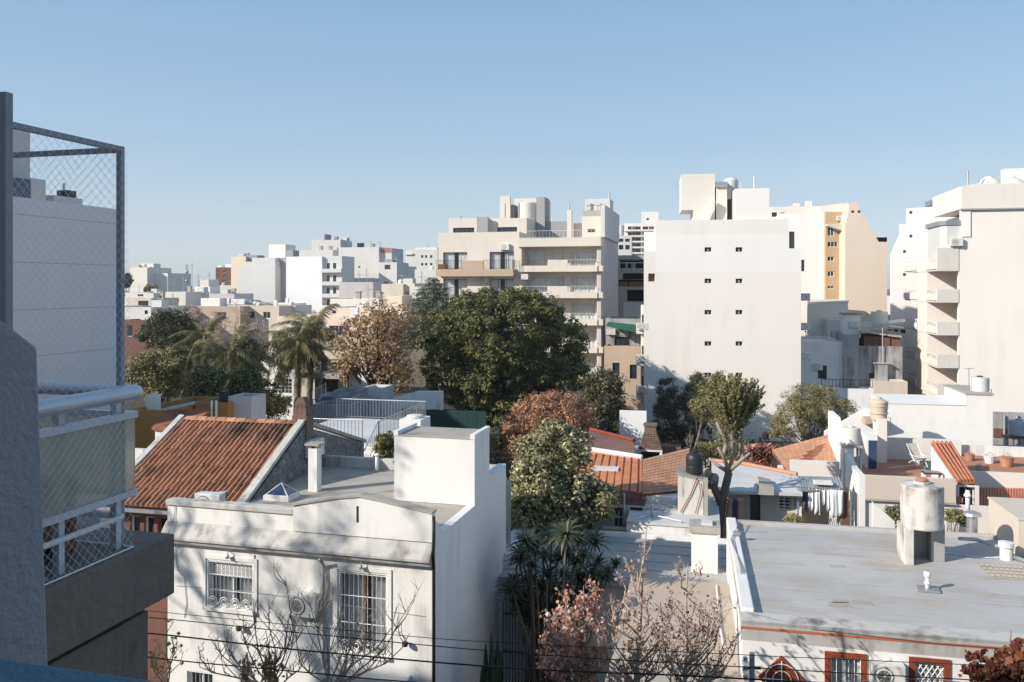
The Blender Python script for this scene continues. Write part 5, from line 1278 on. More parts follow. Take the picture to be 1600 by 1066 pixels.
MB().tube([(cx+.1,cy+.02,zroof+.1),(cx+.5,cy-.4,zroof+.07),(cx+1.2,cy-.9,zroof+.07)], .06, 8).tube([(cx-.1,cy+.1,zroof+.3),(cx-.55,cy+.75,zroof+.3),(cx-.9,cy+1.1,zroof+.2)], .055, 8).build('roof_pipe', M['galv'], RH, smooth=True)
MB().tube([(cx-.2,cy,zroof+.03),(cx-.8,cy-.05,zroof+.02),(cx-1.4,cy+.2,zroof+.02),(cx-1.75,cy+.1,zroof+.02)], .015, 5).build('cable', M['wpaint'], RH)
gx0, gy0 = onroof(1548, 903); gx1, gy1 = onroof(1590, 886)
m = MB(); m.box(gx0,gx0+1.1,gy0,gy1,zroof+.013,zroof+.03); lg = m.build('roof_light', M['beige'], RH)
m = MB()
for k in range(9): x = gx0+1.1*k/8; m.box(x-.012,x+.012,gy0,gy1,zroof+.031,zroof+.045)
for k in range(5): y = gy0+(gy1-gy0)*k/4; m.box(gx0,gx0+1.1,y-.012,y+.012,zroof+.046,zroof+.055)
m.build('light_grid', M['concrete'], lg)
a_, b_ = onroof(1567, 850)
rb_t = thing('rooftop_room', 'beige rooftop room cut by the right edge of the roof', 'rooftop room', (*rh.world(a_, b_), zroof), 12)
MB().box(0,3,-1.2,1.2,0,1.05).build('wall', M['beige'], rb_t); MB().box(-.03,3.03,-1.23,1.23,1.051,1.1).build('coping', M['beige'], rb_t)
cx, cy = onroof(1152, 846)
MB().tube([(cx,cy,zroof),(cx,cy,zroof+.3)], .02, 5).tube([(cx-.1,cy,zroof+.28),(cx+.9,cy+.15,zroof+.3)], .012, 5).box(cx-.12,cx+.1,cy-.05,cy+.05,zroof+.2,zroof+.3).build('aerial', M['galv'], RH)
d = MB()
for k in range(3):
    o_ = .05*k; d.tube([(.35+o_,dR-.5,zroof+.2),(.1-o_,dR-2.5,zroof+.17),(.15+o_,3,zroof+.17),(-.06,1.2,zroof-.1),(-.06-o_*.3,.3,zroof-.6),(-.05,.0,3.5),(-.05+o_,-.04,1)], .008, 4)
d.tube([(.1,.4,zroof+.1),(1.5,-.1,zroof+.02),(4,-.12,zroof-.05),(7,-.12,zroof-.02)], .008, 4); d.tube([(-.05,-.05,4.2),(4.0,-.04,4.75),(9,-.04,4.5)], .008, 4)
d.build('cable', M['gpaint'], RH)
ac((*rh.world(rh.t(1358), -.001), rh.z(1375,1066)), 12, 'air conditioner between the two red framed windows', sc=.85)

# --- low roofs between the two street houses
lr = Fr(940, 22.5, 13)
LR = lr.thing('garage_roof', 'low flat roofed garage with beige screed roof beside the courtyard', 'low building')
zg = 4.25
e0 = lr.loc(943,989,zg); e1 = lr.loc(1011,898,zg); xg = lr.loc(1117,882,zg)
xR = max(xg[0], lr.loc(1139,1055,zg)[0])+.75; xL = (e0[0]+e1[0])/2
yf_ = -4.3
MB().box(xL,xR,yf_,3.45,0,zg).build('wall', M['beige'], LR)
MB().box(xL-.05,xR+.01,yf_,3.49,zg+.002,zg+.05).build('roof', M['roofbeige'], LR)
MB().tube([(xR-.95,3.2,zg+.08),(xR-.9,0,zg+.08),(xR-.85,-1,zg+.08)], .03, 5).build('roof_pipe', M['wpaint'], LR)
xl0 = lr.loc(785,885,4.1)[0]; 
MB().box(xl0-.3,xR+.0,3.6,8.2,0,3.86).build('rear_wall', M['bluewhite'], LR)
MB().sheet([(xl0-.3,3.5,3.96),(xR,3.5,3.96),(xR,8.3,4.06),(xl0-.3,8.3,4.06)], .075).build('rear_roof', M['roofblue'], LR)
m = MB()
for k in range(5): y = 4.2+.85*k; z = 3.96+.1*(y-3.5)/4.8; m.box(xl0-.3,xR,y,y+.06,z+.003,z+.025)
m.build('membrane_lap', M['roofblue'], LR)
MB().box(xl0-.3,xR-.0,8.3,8.5,0,4.2).build('rear_parapet', M['bluewhite'], LR, bevel=.02)
MB().box(xl0-.3,xl0+.4,4.2,8.25,3.97,4.5).build('side_parapet', M['bluewhite'], LR, bevel=.04)
# white pier with dirty cap
pr = thing('masonry_pier', 'squat white masonry pier with a dirty concrete cap beside the silver roof', 'pier', (*lr.world(*lr.loc(1101,880,4.3)), 0), 13)
MB().box(-.42,.42,-.05,.75,0,Z(833,27)).build('shaft', M['white_old'], pr, bevel=.02)
MB().box(-.5,.5,-.13,.83,Z(833,27)+.001,Z(823,27)).build('cap', M['concrete'], pr, bevel=.02); MB().box(-.1,.25,.1,.5,Z(823,27)+.001,Z(823,27)+.09).build('cap_block', M['greywall'], pr)
# courtyard gate and fence
gt = lr.thing('courtyard_gate', 'dark iron bar gate in the shaded courtyard beside the white house', 'gate')
m0, m1 = lr.t(786, 3.5), lr.t(876, 3.5)
m = MB()
for k in range(3): m.tube([(m0,3.48,.4+1.2*k),(m1,3.48,.4+1.2*k)], .025, 5)
m.build('rail', M['iron'], gt)
bm_ = MB().tube([(0,0,0),(0,0,3.1)], .016, 5).mesh('bar', M['iron'])
for k in range(19): inst('bar', bm_, gt, (m0+(m1-m0)*k/18, 3.48, .1))

# --- house with tile eave and orange roofs in the centre
ch_ = Fr(890, 33.0, 13)
CH_ = ch_.thing('garden_house', 'low garden house with orange sheet roof and dark red tile eave', 'house')
hs = [(*ch_.rect(898,797,925,834),'d',2),(*ch_.rect(958,793,974,826),'w',2,2),(*ch_.rect(985,793,1004,834),'dg',2)]
w_c = ch_.t(1008)
m = MB(); holed(m, front_map(0), -1.5, w_c, 0, 4.75, hs, .18); m.quad((w_c,0,0),(w_c,6,0),(w_c,6,4.75),(w_c,0,4.75)); m.build('wall', M['beige'], CH_)
for q in hs: win(CH_, front_map(0), q[:4], q[4], .18, *q[5:])
ev = slope(ch_, [(893,794,4.55),(1006,796,4.55),(1006,768,4.95),(893,766,4.95)]); MB().sheet(ev, .08).build('eave', M['tilepan'], CH_)
e0 = Vector(ev[0]); e1 = Vector(ev[1]); e3 = Vector(ev[3]); n = 24; up_ = (e3-e0)
em = tile_mesh('eave_tile', up_.length*.52, (e1-e0).length/n*.8, (e1-e0).length/n*.66, .06); em.materials.append(varied('dark_red_tile', (.2,.06,.05), (.14,.05,.045), .7, .3))
for i in range(n):
    for j in range(2):
        p = e0+(e1-e0)*((i+.5)/n)+up_*(j*.48-.03)
        inst('eave_tile', em, CH_, tuple(p), (math.atan2(up_.z, up_.y)-.02, 0, 0))
M['orsheet'] = flat('orange_roof_sheet', (.56, .22, .11), .7, 0, .22, 1.5, bump=.2)
os_ = slope(ch_, [(890,757,4.98),(1003,769,4.98),(1003,718,5.45),(925,706,5.55),(905,706,5.55)])
MB().sheet(os_, .06).build('sheet_roof', M['orsheet'], CH_)
a = Vector(os_[0]); b = Vector(os_[1]); c = Vector(os_[2]); d = Vector(os_[4])
sm_ = None
for k in range(9):
    p = a.lerp(b, (k+.5)/9)+Vector((0,0,.005)); q = d.lerp(c, (k+.5)/9)+Vector((0,0,.005))
    MB().tube([p, q], .035, 5).build('roof_seam', M['redframe'], CH_)
p = d.lerp(c, .45).lerp(a.lerp(b, .5), .45); MB().box(p.x-.55,p.x+.55,p.y-.3,p.y+.3,p.z-.03,p.z+.07).build('roof_light', M['greywall'], CH_)
MB().tube([Vector(os_[2])+Vector((0,.05,.08)), Vector(os_[3])+Vector((0,.05,.08))], .13, 6).build('ridge_capping', M['white_old'], CH_)
MB().box(ch_.t(945),ch_.t(1003),-1.0,-.6,0,ch_.z(975,826,-.8)).build('planter_wall', M['tan'], CH_)
# orange tile slab beside it, flat tiles as pieces
ot = ch_.thing('tiled_lean_to', 'smooth orange flat tiled lean-to roof next to the black tank', 'house')
P4 = [Vector(p) for p in slope(ch_, [(1003,772,4.9),(1066,766,4.9),(1078,700,5.55),(1004,718,5.5)])]
MB().sheet([tuple(p-Vector((0,0,.05))) for p in P4], .08).build('roof_deck', M['tilepan'], ot)
MB().box(min(p.x for p in P4)+.05,max(p.x for p in P4)-.3,min(p.y for p in P4)+.1,max(p.y for p in P4)-.6,0,4.8).build('wall', M['white_old'], ot)
def tile_field(par, P4, nu, nv, mat, gap=.06, th=.05, name='roof_tile'):
    a, b, c, d = P4
    for j in range(nv):
        for i in range(nu):
            q = []
            for (u, v) in ((i+gap/2,j-.12),(i+1-gap/2,j-.12),(i+1-gap/2,j+1),(i+gap/2,j+1)):
                p = a.lerp(b, u/nu).lerp(d.lerp(c, u/nu), v/nv); q.append(p)
            nrm = (q[1]-q[0]).cross(q[3]-q[0]).normalized()
            q[0] = q[0]+nrm*th*.8; q[1] = q[1]+nrm*th*.8; q[2] = q[2]+nrm*th*.2; q[3] = q[3]+nrm*th*.2
            m = MB(); n0 = 4; m.v = [tuple(p) for p in q]+[tuple(p-nrm*th*.8) for p in q]
            m.f = [(0,1,2,3),(0,4,5,1),(1,5,6,2),(3,2,6,7),(0,3,7,4)]
            m.build(name, mat, par)
tile_field(ot, P4, 11, 13, M['tile2'], .04, .025)
# dark shingled roof
dk = Fr(915, 42, 13)
DK = dk.thing('shingle_house', 'dark brown shingle roof half hidden behind the russet tree', 'house')
P5 = [Vector(p) for p in slope(dk, [(900,712,4.6),(993,722,4.6),(991,690,5.5),(930,664,5.9)])]
P5[3] = Vector((*dk.loc(922,672,5.55), 5.55))
MB().sheet([tuple(p-Vector((0,0,.05))) for p in P5], .1).build('roof_deck', M['darktile'], DK)
MB().box(P5[0].x+.3,P5[1].x-.2,P5[0].y+.2,P5[0].y+4,0,4.5).build('wall', M['dirty'], DK)
tile_field(DK, P5, 14, 9, M['darktile'], .05, .05, 'shingle')
MB().tube([tuple(P5[2]+Vector((0,0,.05))), tuple(P5[3]+Vector((0,0,.05)))], .1, 6).build('ridge', M['redframe'], DK)
# pale blue patio wall and brick barbecue
pw = Fr(972, 49, 13)
t = pw.thing('patio_wall', 'tall pale blue patio wall behind the brick barbecue', 'wall')
MB().box(pw.t(968),pw.t(1010),0,.4,0,pw.z(990,643)).build('wall', M['bluewhite'], t)
bq = Fr(1000, 46, 13)
BQ = bq.thing('barbecue', 'brown brick barbecue with a tapering chimney hood', 'barbecue')
z0_ = bq.z(1015,703); z1_ = bq.z(1015,676); z2_ = bq.z(1015,664); xa_, xb_ = bq.t(997), bq.t(1034)
MB().prism([(xa_,z0_),(xb_,z0_),(bq.t(1025),z1_),(bq.t(1006),z1_)], .02, .9, 'y').build('hood', M['oldbrick'], BQ)
MB().box(bq.t(1006.5),bq.t(1024.5),.1,.8,z1_+.001,z2_-.15).box(bq.t(1005),bq.t(1026),.05,.85,z2_-.1,z2_).build('stack', M['oldbrick'], BQ)
nb = 0
for r in range(9):
    z = z0_+(z1_-z0_)*r/9; f = r/9; a = xa_+(bq.t(1006)-xa_)*f; b = xb_+(bq.t(1025)-xb_)*f; n = 7-int(f*3)
    for c in range(n):
        u0 = a+(b-a)*(c+.06)/n; u1 = a+(b-a)*(c+.94)/n; MB().box(u0,u1,-.015,.019,z+.01,z+(z1_-z0_)/9*.85).build('brick', M['brick'], BQ)
m = MB(); m.box(xa_,xa_+.12,.0,.9,0,z0_-.002).box(xb_-.12,xb_,.0,.9,0,z0_-.002).box(xa_+.121,xb_-.121,.75,.9,0,z0_-.002); m.build('leg_wall', M['white_old'], BQ)
MB().box(xa_-.03,xb_+.03,-.06,.02,z0_-.09,z0_-.003).box(xa_-.03,xa_+.04,-.06,.0,z0_-1.2,z0_-.091).box(xb_-.04,xb_+.03,-.06,0,z0_-1.2,z0_-.091).build('firebox_frame', M['wpaint'], BQ)
MB().box(xa_+.121,xb_-.121,.6,.749,z0_-1.6,z0_-.09).build('firebox_back', M['dark'], BQ)
pl = Fr(1030, 46.5, 13); PL = pl.thing('brick_planter', 'low red brick planter box beside the barbecue', 'planter')
q = pl.rect(1030,698,1064,709); MB().box(q[0],q[1],0,.9,0,q[3]-.02).build('box', M['brickwall'], PL)
for r in range(3):
    for c in range(9):
        z = q[2]+(q[3]-q[2])*r/3; x0_ = q[0]+(q[1]-q[0])*(c+.05)/9; MB().box(x0_,x0_+(q[1]-q[0])*.9/9,-.03,-.001,z+.01,z+(q[3]-q[2])/3*.86).build('brick', M['brick'], PL)
# flat light roofs and the black tank on its pedestal
fl_ = Fr(1005, 30.5, 13)
FL = fl_.thing('flat_roofed_house', 'pale flat roof with cables between the garden house and the silver roof', 'low building')
x1_ = fl_.loc(1085,840,4.55)[0]; x0_ = fl_.loc(1000,800,4.55)[0]
MB().box(x0_-.4,x1_+.9,.4,4.6,0,4.45).build('wall', M['white_old'], FL); MB().box(x0_-.4,x1_+.9,.35,4.65,4.452,4.55).build('roof', M['roofwhite'], FL)
MB().box(x0_-.4,x1_,2.1,2.2,4.551,4.6).build('roof_lap', M['concrete'], FL)
MB().tube([(x0_,.6,4.6),(x0_+.9,2.2,4.62),(x0_+.1,4.4,4.62)], .02, 5).tube([(x0_+.1,1.4,4.62),(x0_+1.6,.5,4.62)], .025, 5).tube([(x0_-.2,4.4,4.6),(x0_+.6,3.2,4.62),(x0_+1.9,1.9,4.62)], .02, 5).build('roof_cable', M['wpaint'], FL)
for i_,(px_, py_, zz_) in enumerate(((975,800,6.3),(1019,806,6.0))):
    a, b = fl_.loc(px_, py_, 4.6); MB().tube([(a,b,3.5),(a,b,zz_-1.0)], .05, 6).build('pole', M['galv'], FL)
pd = Fr(1060, 32, 13)
PD = pd.thing('tank_pedestal', 'weathered plaster pedestal box under the black water tank', 'pedestal')
a, b = pd.t(1059), pd.t(1099)
MB().prism([(a,0),(b,0),(b,pd.z(1099,752)),(pd.t(1078),pd.z(1078,744)),(a,pd.z(1060,740))], 0, 1.2, 'y').build('wall', M['tankconc'], PD)
MB().sheet([(a-.06,-.06,pd.z(1060,738.5)),(b+.06,-.06,pd.z(1099,750)),(b+.06,1.26,pd.z(1099,750)),(a-.06,1.26,pd.z(1060,738.5))], .05).build('slab', M['concrete'], PD)
c_ = pd.t(1085, .6); tank('water_tank', 'black plastic dome topped water tank on the plaster pedestal', *pd.world(c_, .6), pd.z(1085,741,.6)+.05, .33, .86, M['black'], True, None, 'dome')
MB().box(pd.t(1099)+.02,pd.t(1106),-.1,.2,0,pd.z(1102,748)).build('post', M['concrete'], PD)
MB().tube([(a+.1,-.06,pd.z(1060,800)),(a+.5,-.05,pd.z(1060,770)),(a+.75,-.07,pd.z(1060,742))], .018, 5).tube([(b-.3,-.05,4.6),(b-.1,-.06,pd.z(1095,770)),(b-.15,-.06,pd.z(1095,753))], .015, 5).build('water_pipe', M['redframe'], PD)

# --- laundry patio behind the silver roof
lp = Fr(1130, 34.5, 12)
LP = lp.thing('patio_house', 'low beige patio house with whitewashed roof and open laundry porch', 'house')
zt_ = lp.z(1180, 768)
hs = [(*lp.rect(1172,771,1188,830),'d',1),(*lp.rect(1216,777,1236,798),'w',2,4)]
m = MB(); holed(m, front_map(0), lp.t(1105), lp.t(1243), 0, zt_, hs, .2); 
xw = lp.t(1243); m.quad((xw,0,0),(xw,3.8,0),(xw,3.8,zt_),(xw,0,zt_)); m.build('wall', M['beige'], LP)
for q in hs: win(LP, front_map(0), q[:4], q[4], .2, *q[5:])
ra = slope(lp, [(1112,766,5.05),(1254,771,5.02),(1246,744,5.2),(1160,727,5.3),(1112,722,5.3)]); MB().sheet(ra, .12).build('roof', M['roofwhite'], LP)
MB().tube([tuple(Vector(ra[2])+Vector((0,.1,.05))), tuple(Vector(ra[3])+Vector((0,.1,.05))), tuple(Vector(ra[4])+Vector((0,.1,.05)))], .1, 6).build('roof_edge', M['tile2'], LP)
q = lp.rect(1182,752,1207,768,-.3); MB().prism([(q[0],q[2]),(q[1],q[2]),(q[1],q[3]-.1),(q[0]+.1,q[3])], -.9, .6, 'y').build('porch_hood', M['concrete'], LP)
MB().box(lp.t(1183),lp.t(1206),.24,.3,0,lp.z(1195,768)).build('porch_dark', M['wood'], LP)
MB().box(lp.t(1243)+.01,lp.t(1252),-.1,.15,0,lp.z(1247,770)).build('post', M['white'], LP)
xb_ = lp.t(1332)
MB().box(lp.t(1250),xb_,2.6,2.8,0,lp.z(1290,762,2.6)).build('porch_back', M['tan'], LP)
MB().box(lp.t(1313),lp.t(1325),-.2,.1,0,lp.z(1319,762)).build('brick_post', M['brickwall'], LP)
tr = slope(lp, [(1250,766,5.1),(1320,767,5.1),(1312,746,5.5),(1246,744,5.5)]); MB().sheet(tr, .06).build('tin_roof', M['galv'], LP)
m = MB(); A, B, C_, D_ = [Vector(p) for p in tr]
for k in range(16): p = A.lerp(B, (k+.5)/16); r_ = D_.lerp(C_, (k+.5)/16); m.tube([p+Vector((0,0,.01)), r_+Vector((0,0,.01))], .025, 4)
m.build('roof_ribs', M['galv'], LP)
p = D_.lerp(C_, .55).lerp(A.lerp(B, .55), .45); MB().box(p.x-.35,p.x+.35,p.y-.35,p.y+.3,p.z,p.z+.09).build('roof_patch', M['white_clean'], LP)
# drainpipes and barrels by the rear wall
for px in (1140.5, 1156.5):
    t = thing('clay_pipe', 'upright clay pipe at the %s of the blue cloth' % ('left' if px < 1150 else 'right'), 'pipe', (*lp.world(lp.t(px,-1.5),-1.5), 0)); MB().lathe([(.1,0),(.1,lp.z(px,784,-1.5)),(.13,lp.z(px,784,-1.5)+.01),(.13,lp.z(px,780,-1.5)),(.08,lp.z(px,780,-1.5))], n=10).build('shaft', M['tile2'], t, smooth=False)
t = thing('blue_barrel', 'dark blue drum cover standing between two clay pipes', 'barrel', (*lp.world(lp.t(1148,-1.2),-1.2), 0)); h = lp.z(1148,779,-1.2)
MB().lathe([(.28,0),(.3,.1),(.3,h-.12),(.2,h-.02),(.02,h)], n=18).build('drum', flat('navy_plastic', (.03,.06,.14), .5), t); MB().lathe([(.31,h*.7),(.32,h*.71),(.31,h*.72)], n=18).build('hoop', M['black'], t)
# washing on the line
cl = [(1258,34,9,'d'),(1267,30,9,'w'),(1277,36,9,'w'),(1287,22,6,'w'),(1294,30,6,'w'),(1302,42,12,'w'),(1313,36,10,'w')]
ln = lp.thing('clothes_line', 'thin clothes line stretched under the tin porch roof', 'clothes line')
yl = -.35; zl = lp.z(1285, 764, yl); MB().tube([(lp.t(1246,yl),yl,zl+.02),(lp.t(1285,yl),yl,zl-.02),(lp.t(1330,yl),yl,zl+.03)], .008, 4).build('line', M['wire'], ln)
MB().box(lp.t(1247,yl)-.03,lp.t(1247,yl)+.03,yl-.03,yl+.03,0,zl).box(lp.t(1329,yl)-.03,lp.t(1329,yl)+.03,yl-.03,yl+.03,0,zl).build('line_post', M['galv'], ln)
nmz = ['dark cloth hanging at the left end of the clothes line', 'white cloth hanging next to the dark one on the line', 'wide white shirt hanging third on the clothes line', 'narrow white garment hanging short in the middle of the line', 'white garment hanging right of the shortest one', 'longest white sheet on the clothes line', 'white sheet hanging at the right end of the clothes line']
for (px, hp, wp, c), nn in zip(cl, nmz):
    x = lp.t(px, yl); wv = wp*.027; hh = hp*.0275; m = MB(); nx, nz = 8, 4; rr_ = random.Random(px)
    for j in range(nz+1):
        for i in range(nx+1): m.v.append((wv*.8*(i/nx-.5)*(1+.12*j/nz*sin(px)), .03*sin(i*.95+px)*(.3+j/nz), -hh*j/nz*(1+.09*sin(i*.8+px))))
    for j in range(nz):
        for i in range(nx): a = j*(nx+1)+i; m.f.append((a, a+1, a+nx+2, a+nx+1))
    t = thing('laundry', nn, 'washing', (*lp.world(x, yl), zl-.01), 12, 'washing on the line'); o = m.build('cloth', M['clothd' if c == 'd' else 'cloth'], t, smooth=True)
    md = o.modifiers.new('thickness', 'SOLIDIFY'); md.thickness = .006
    MB().box(-.02,.02,-.012,.012,-.05,.03).build('peg', M['wood'], t)
dc = thing('folding_chair', 'white slatted folding chair leaning at the right end of the laundry porch', 'chair', (*lp.world(lp.t(1308,.2),.2), 3.25), 12+35)
for i in range(7): MB().box(-.25+.085*i,-.2+.085*i,-.02,.02,.0,.75).build('slat', M['wpaint'], dc).rotation_euler = (.4,0,0)
# --- orange tiled roof at the right and the white stepped house
o2 = Fr(1205, 40, 12)
O2 = o2.thing('tiled_house', 'house with a plain orange tiled roof and a white end wall right of the hedge', 'house')
P6 = [Vector(p) for p in slope(o2, [(1233,740,4.75),(1306,722,5.25),(1306,676,6.1),(1206,703,5.1)])]
MB().sheet([tuple(p-Vector((0,0,.05))) for p in P6], .1).build('roof_deck', M['tilepan'], O2)
tile_field(O2, P6, 12, 10, M['tile2'], .04, .03)
MB().prism([(P6[3].x+.05,0),(P6[1].x,0),(P6[1].x,5.0),(P6[3].x+.05,4.8)], P6[0].y+1.2, P6[0].y+1.5, 'y').build('wall', M['white_old'], O2)
w2 = Fr(1236, 37, 12); t = w2.thing('garden_wall', 'pale pink grey garden wall below the plain orange roof', 'wall')
MB().box(w2.t(1235),w2.t(1312),0,.25,0,w2.z(1270,721)).build('wall', M['warm'], t)

sh = Fr(1352, 33, 12)
SH = sh.thing('terrace_house', 'white stepped house with a terracotta roof terrace and beige front parapet', 'house')
x0_, x1_ = 0, sh.t(1494); zp = sh.z(1420, 746); zq = sh.z(1420, 783); zfl = zp-.75
MB().box(0,x1_,0,.2,zq,zp).build('parapet', M['beige'], SH, bevel=.015); MB().box(-.02,x1_+.02,-.03,.24,zq-.06,zq-.002).build('drip_edge', M['concrete'], SH)
m = MB(); holed(m, front_map(.12), 0, x1_+1.2, 0, zq-.062, [(sh.t(1499,.12),sh.t(1522,.12),0,sh.z(1510,758,.12)-1.2)], .2); m.build('wall', M['warm'], SH)
yb_ = 7.6
# left flank: lit wall stepping up towards the back
MB().prism([(0,0),(yb_,0),(yb_,zfl+2.2),(5.6,zfl+2.2),(4.2,zfl+1.3),(1.5,zp),(0,zp)], -.22, -.002, 'x').build('side_wall', M['white'], SH)
MB().box(.0,x1_+.3,.201,yb_,zfl-.2,zfl).build('terrace_floor', M['terr'], SH)
bw = sh.t(1500, yb_)
MB().box(sh.t(1383,yb_-.2),bw,yb_-.2,yb_,zfl,sh.z(1440,686,yb_-.2)).build('back_wall', M['warm'], SH)
q = [sh.t(1371,yb_-1.2), sh.t(1386,yb_-1.2)]; MB().box(q[0],q[1],yb_-1.2,yb_-.201,zfl,sh.z(1378,655,yb_-1.2)).build('tank_column', M['warm'], SH)
tank('water_tank', 'beige tapered water tank on the column over the terrace', *sh.world((q[0]+q[1])/2-.05, yb_-.7), sh.z(1376,660,yb_-1.2)+.05, .42, 1.02, M['tankbeige'], True, None, 'taper', M['tankbeige'])
a, b = sh.t(1353,5), sh.t(1371,5); MB().box(a,b,5,yb_-1.3,zfl,sh.z(1362,682,5)).build('shed', M['white'], SH); MB().box(sh.t(1357,4.97),sh.t(1370,4.97),4.95,4.999,zfl+.02,sh.z(1362,688,5)).build('shed_door', M['glassblue'], SH)
c_ = sh.t(1330, 3.4); zt_ = sh.z(1330,694,3.4); tank('water_tank', 'short white water tank on steel legs above the side wall', *sh.world(c_, 3.4), zt_, .38, .72, M['tankwhite'], True, None, 'plain')
st = sh.thing('tank_stand', 'white pier and twin steel pipes carrying the short white tank', 'tank stand')
MB().box(c_-.42,c_+.42,3.0,3.8,zt_-.1,zt_-.002).build('slab', M['concrete'], st); MB().box(c_-.4,c_+.05,3.05,3.7,0,zt_-.101).build('pier', M['white'], st)
for dx in (.22, .34): MB().tube([(c_+dx,3.2,3),(c_+dx,3.2,zt_-.1)], .05, 8).build('leg', M['galv'], st, smooth=True)
# deck chair on the terrace
cx, cy = sh.loc(1432, 728, zfl)
dcx = thing('deck_chair', 'white framed deck chair with beige canvas on the terracotta terrace', 'chair', (*sh.world(cx, cy), zfl), 12-20)
for s in (-.26, .26):
    MB().tube([(s,-.45,.02),(s,.35,.95)], .02, 6).tube([(s,.4,.02),(s,-.4,.42)], .02, 6).tube([(s,-.42,.5),(s,.1,.5),(s,.1,.6)], .018, 6).build('side_frame', M['wpaint'], dcx)
MB().tube([(-.26,-.45,.03),(.26,-.45,.03)], .018, 6).tube([(-.26,.35,.95),(.26,.35,.95)], .018, 6).tube([(-.26,.4,.03),(.26,.4,.03)], .018, 6).build('cross_bar', M['wpaint'], dcx)
m = MB(); pts = [(.37,.96),(.22,.72),(.08,.45),(-.05,.32),(-.22,.33),(-.4,.42)]
for (a, b), (c, d) in zip(pts, pts[1:]): m.quad((-.23,a,b),(.23,a,b),(.23,c,d),(-.23,c,d))
m.build('canvas', M['beige'], dcx).modifiers.new('thickness', 'SOLIDIFY').thickness = .008
# the small gabled roof strip with fluted red tiles and its door
a, b = sh.t(1455,3.6), sh.t(1490,3.6); 
P7 = [Vector(p) for p in slope(sh, [(1497,751,zp-.12),(1524,750,zp-.1),(1488,691,zp+.75),(1455,690,zp+.78)])]
rs = sh.thing('stair_house', 'narrow steep red fluted roof over a white stair wedge on the terrace', 'stair roof')
MB().sheet([tuple(p-Vector((0,0,.06))) for p in P7], .1).build('roof_deck', M['redsheet'], rs)
for k in range(5):
    p = P7[0].lerp(P7[1], (k+.5)/5); q = P7[3].lerp(P7[2], (k+.5)/5); MB().tube([p, q], (P7[1]-P7[0]).length/11.5, 7).build('roof_flute', M['redsheet'], rs)
m = MB(); lo = zfl-1.2
m.quad(tuple(P7[0]-Vector((0,0,.17))), tuple(P7[3]-Vector((0,0,.17))), (P7[3].x,P7[3].y,lo), (P7[0].x,P7[0].y,lo)); m.quad(tuple(P7[1]-Vector((0,0,.17))), tuple(P7[2]-Vector((0,0,.17))), (P7[2].x,P7[2].y,lo), (P7[1].x,P7[1].y,lo)); m.quad((P7[3].x,P7[3].y,lo),(P7[2].x,P7[2].y,lo),tuple(P7[2]-Vector((0,0,.17))),tuple(P7[3]-Vector((0,0,.17))))
m.build('wall', M['white_clean'], rs)
dw = [(P7[0].x+.05,P7[1].x-.05,zq-1.0,P7[0].z-.25,'wg',2)]
m = MB(); holed(m, front_map(P7[0].y+.05), P7[0].x-.1, P7[1].x+.1, 0, P7[0].z-.17, dw, .2); m.build('front_wall', M['warm'], rs); win(rs, front_map(P7[0].y+.05), dw[0][:4], 'wg', .2, 2)
# small things on the terrace edge
p_ = sh.loc(1456, 742, zp-.3); t = thing('ledge_grill', 'small dark barbecue tray on the white ledge left of the fluted roof', 'grill', (*sh.world(*p_), zp-.25), 12)
MB().box(-.35,.35,-.2,.2,0,.06).build('tray', M['iron'], t); MB().box(-.3,.3,-.16,.16,.061,.1).build('grate', M['gpaint'], t); MB().box(-.36,-.3,-.2,.2,-.5,-.001).box(.3,.36,-.2,.2,-.5,-.001).build('leg', M['white'], t)
# big white wall with its tank tower
bwf = Fr(1385, 41.5, 12)
BW = bwf.thing('white_blind_house', 'long blank white house wall topped by a tank block on the right', 'house')
a, b, c = bwf.t(1384), bwf.t(1509), bwf.t(1551)
MB().prism([(a,0),(c,0),(c,bwf.z(1530,617)),(b,bwf.z(1530,617)),(b,bwf.z(1450,633)),(a,bwf.z(1390,631))], 0, 3.5, 'y').build('wall', M['white_clean'], BW)
MB().box(a-.02,b,-.03,3.53,bwf.z(1450,632.5)+.01,bwf.z(1450,632.5)+.06).build('coping', M['white'], BW); MB().box(b-.05,c+.05,-.05,3.55,bwf.z(1530,617)+.002,bwf.z(1530,617)+.07).build('tank_slab', M['concrete'], BW)
tank('water_tank', 'white dome lidded water tank on top of the long blank wall', *bwf.world(bwf.t(1531,1), 1.0), bwf.z(1530,617)+.07, .42, .68, M['tankwhite'], True, None, 'plain', M['black'])
t = thing('aerial', 'thin television aerial beside the tank on the long blank wall', 'aerial', (*bwf.world(bwf.t(1514,.8),.8), bwf.z(1514,617)))
MB().tube([(0,0,0),(0,0,1.25)], .02, 5).tube([(-.22,0,1.2),(.25,0,1.22)], .014, 4).build('pole', M['galv'], t)
t = bwf.thing('sloped_white_wall', 'sloping white party wall rising behind the short white tank', 'wall')
MB().prism([(bwf.t(1290),0),(a-.02,0),(a-.02,bwf.z(1384,640)),(bwf.t(1355),bwf.z(1355,640)),(bwf.t(1290),bwf.z(1290,676))], .2, .5, 'y').build('wall', M['white'], t)
MB().prism([(bwf.t(1348),bwf.z(1355,652)),(bwf.t(1376),bwf.z(1376,650)),(bwf.t(1376),bwf.z(1376,654)),(bwf.t(1346),bwf.z(1350,660))], -.8, .19, 'y').build('small_hood', M['tan'], t)
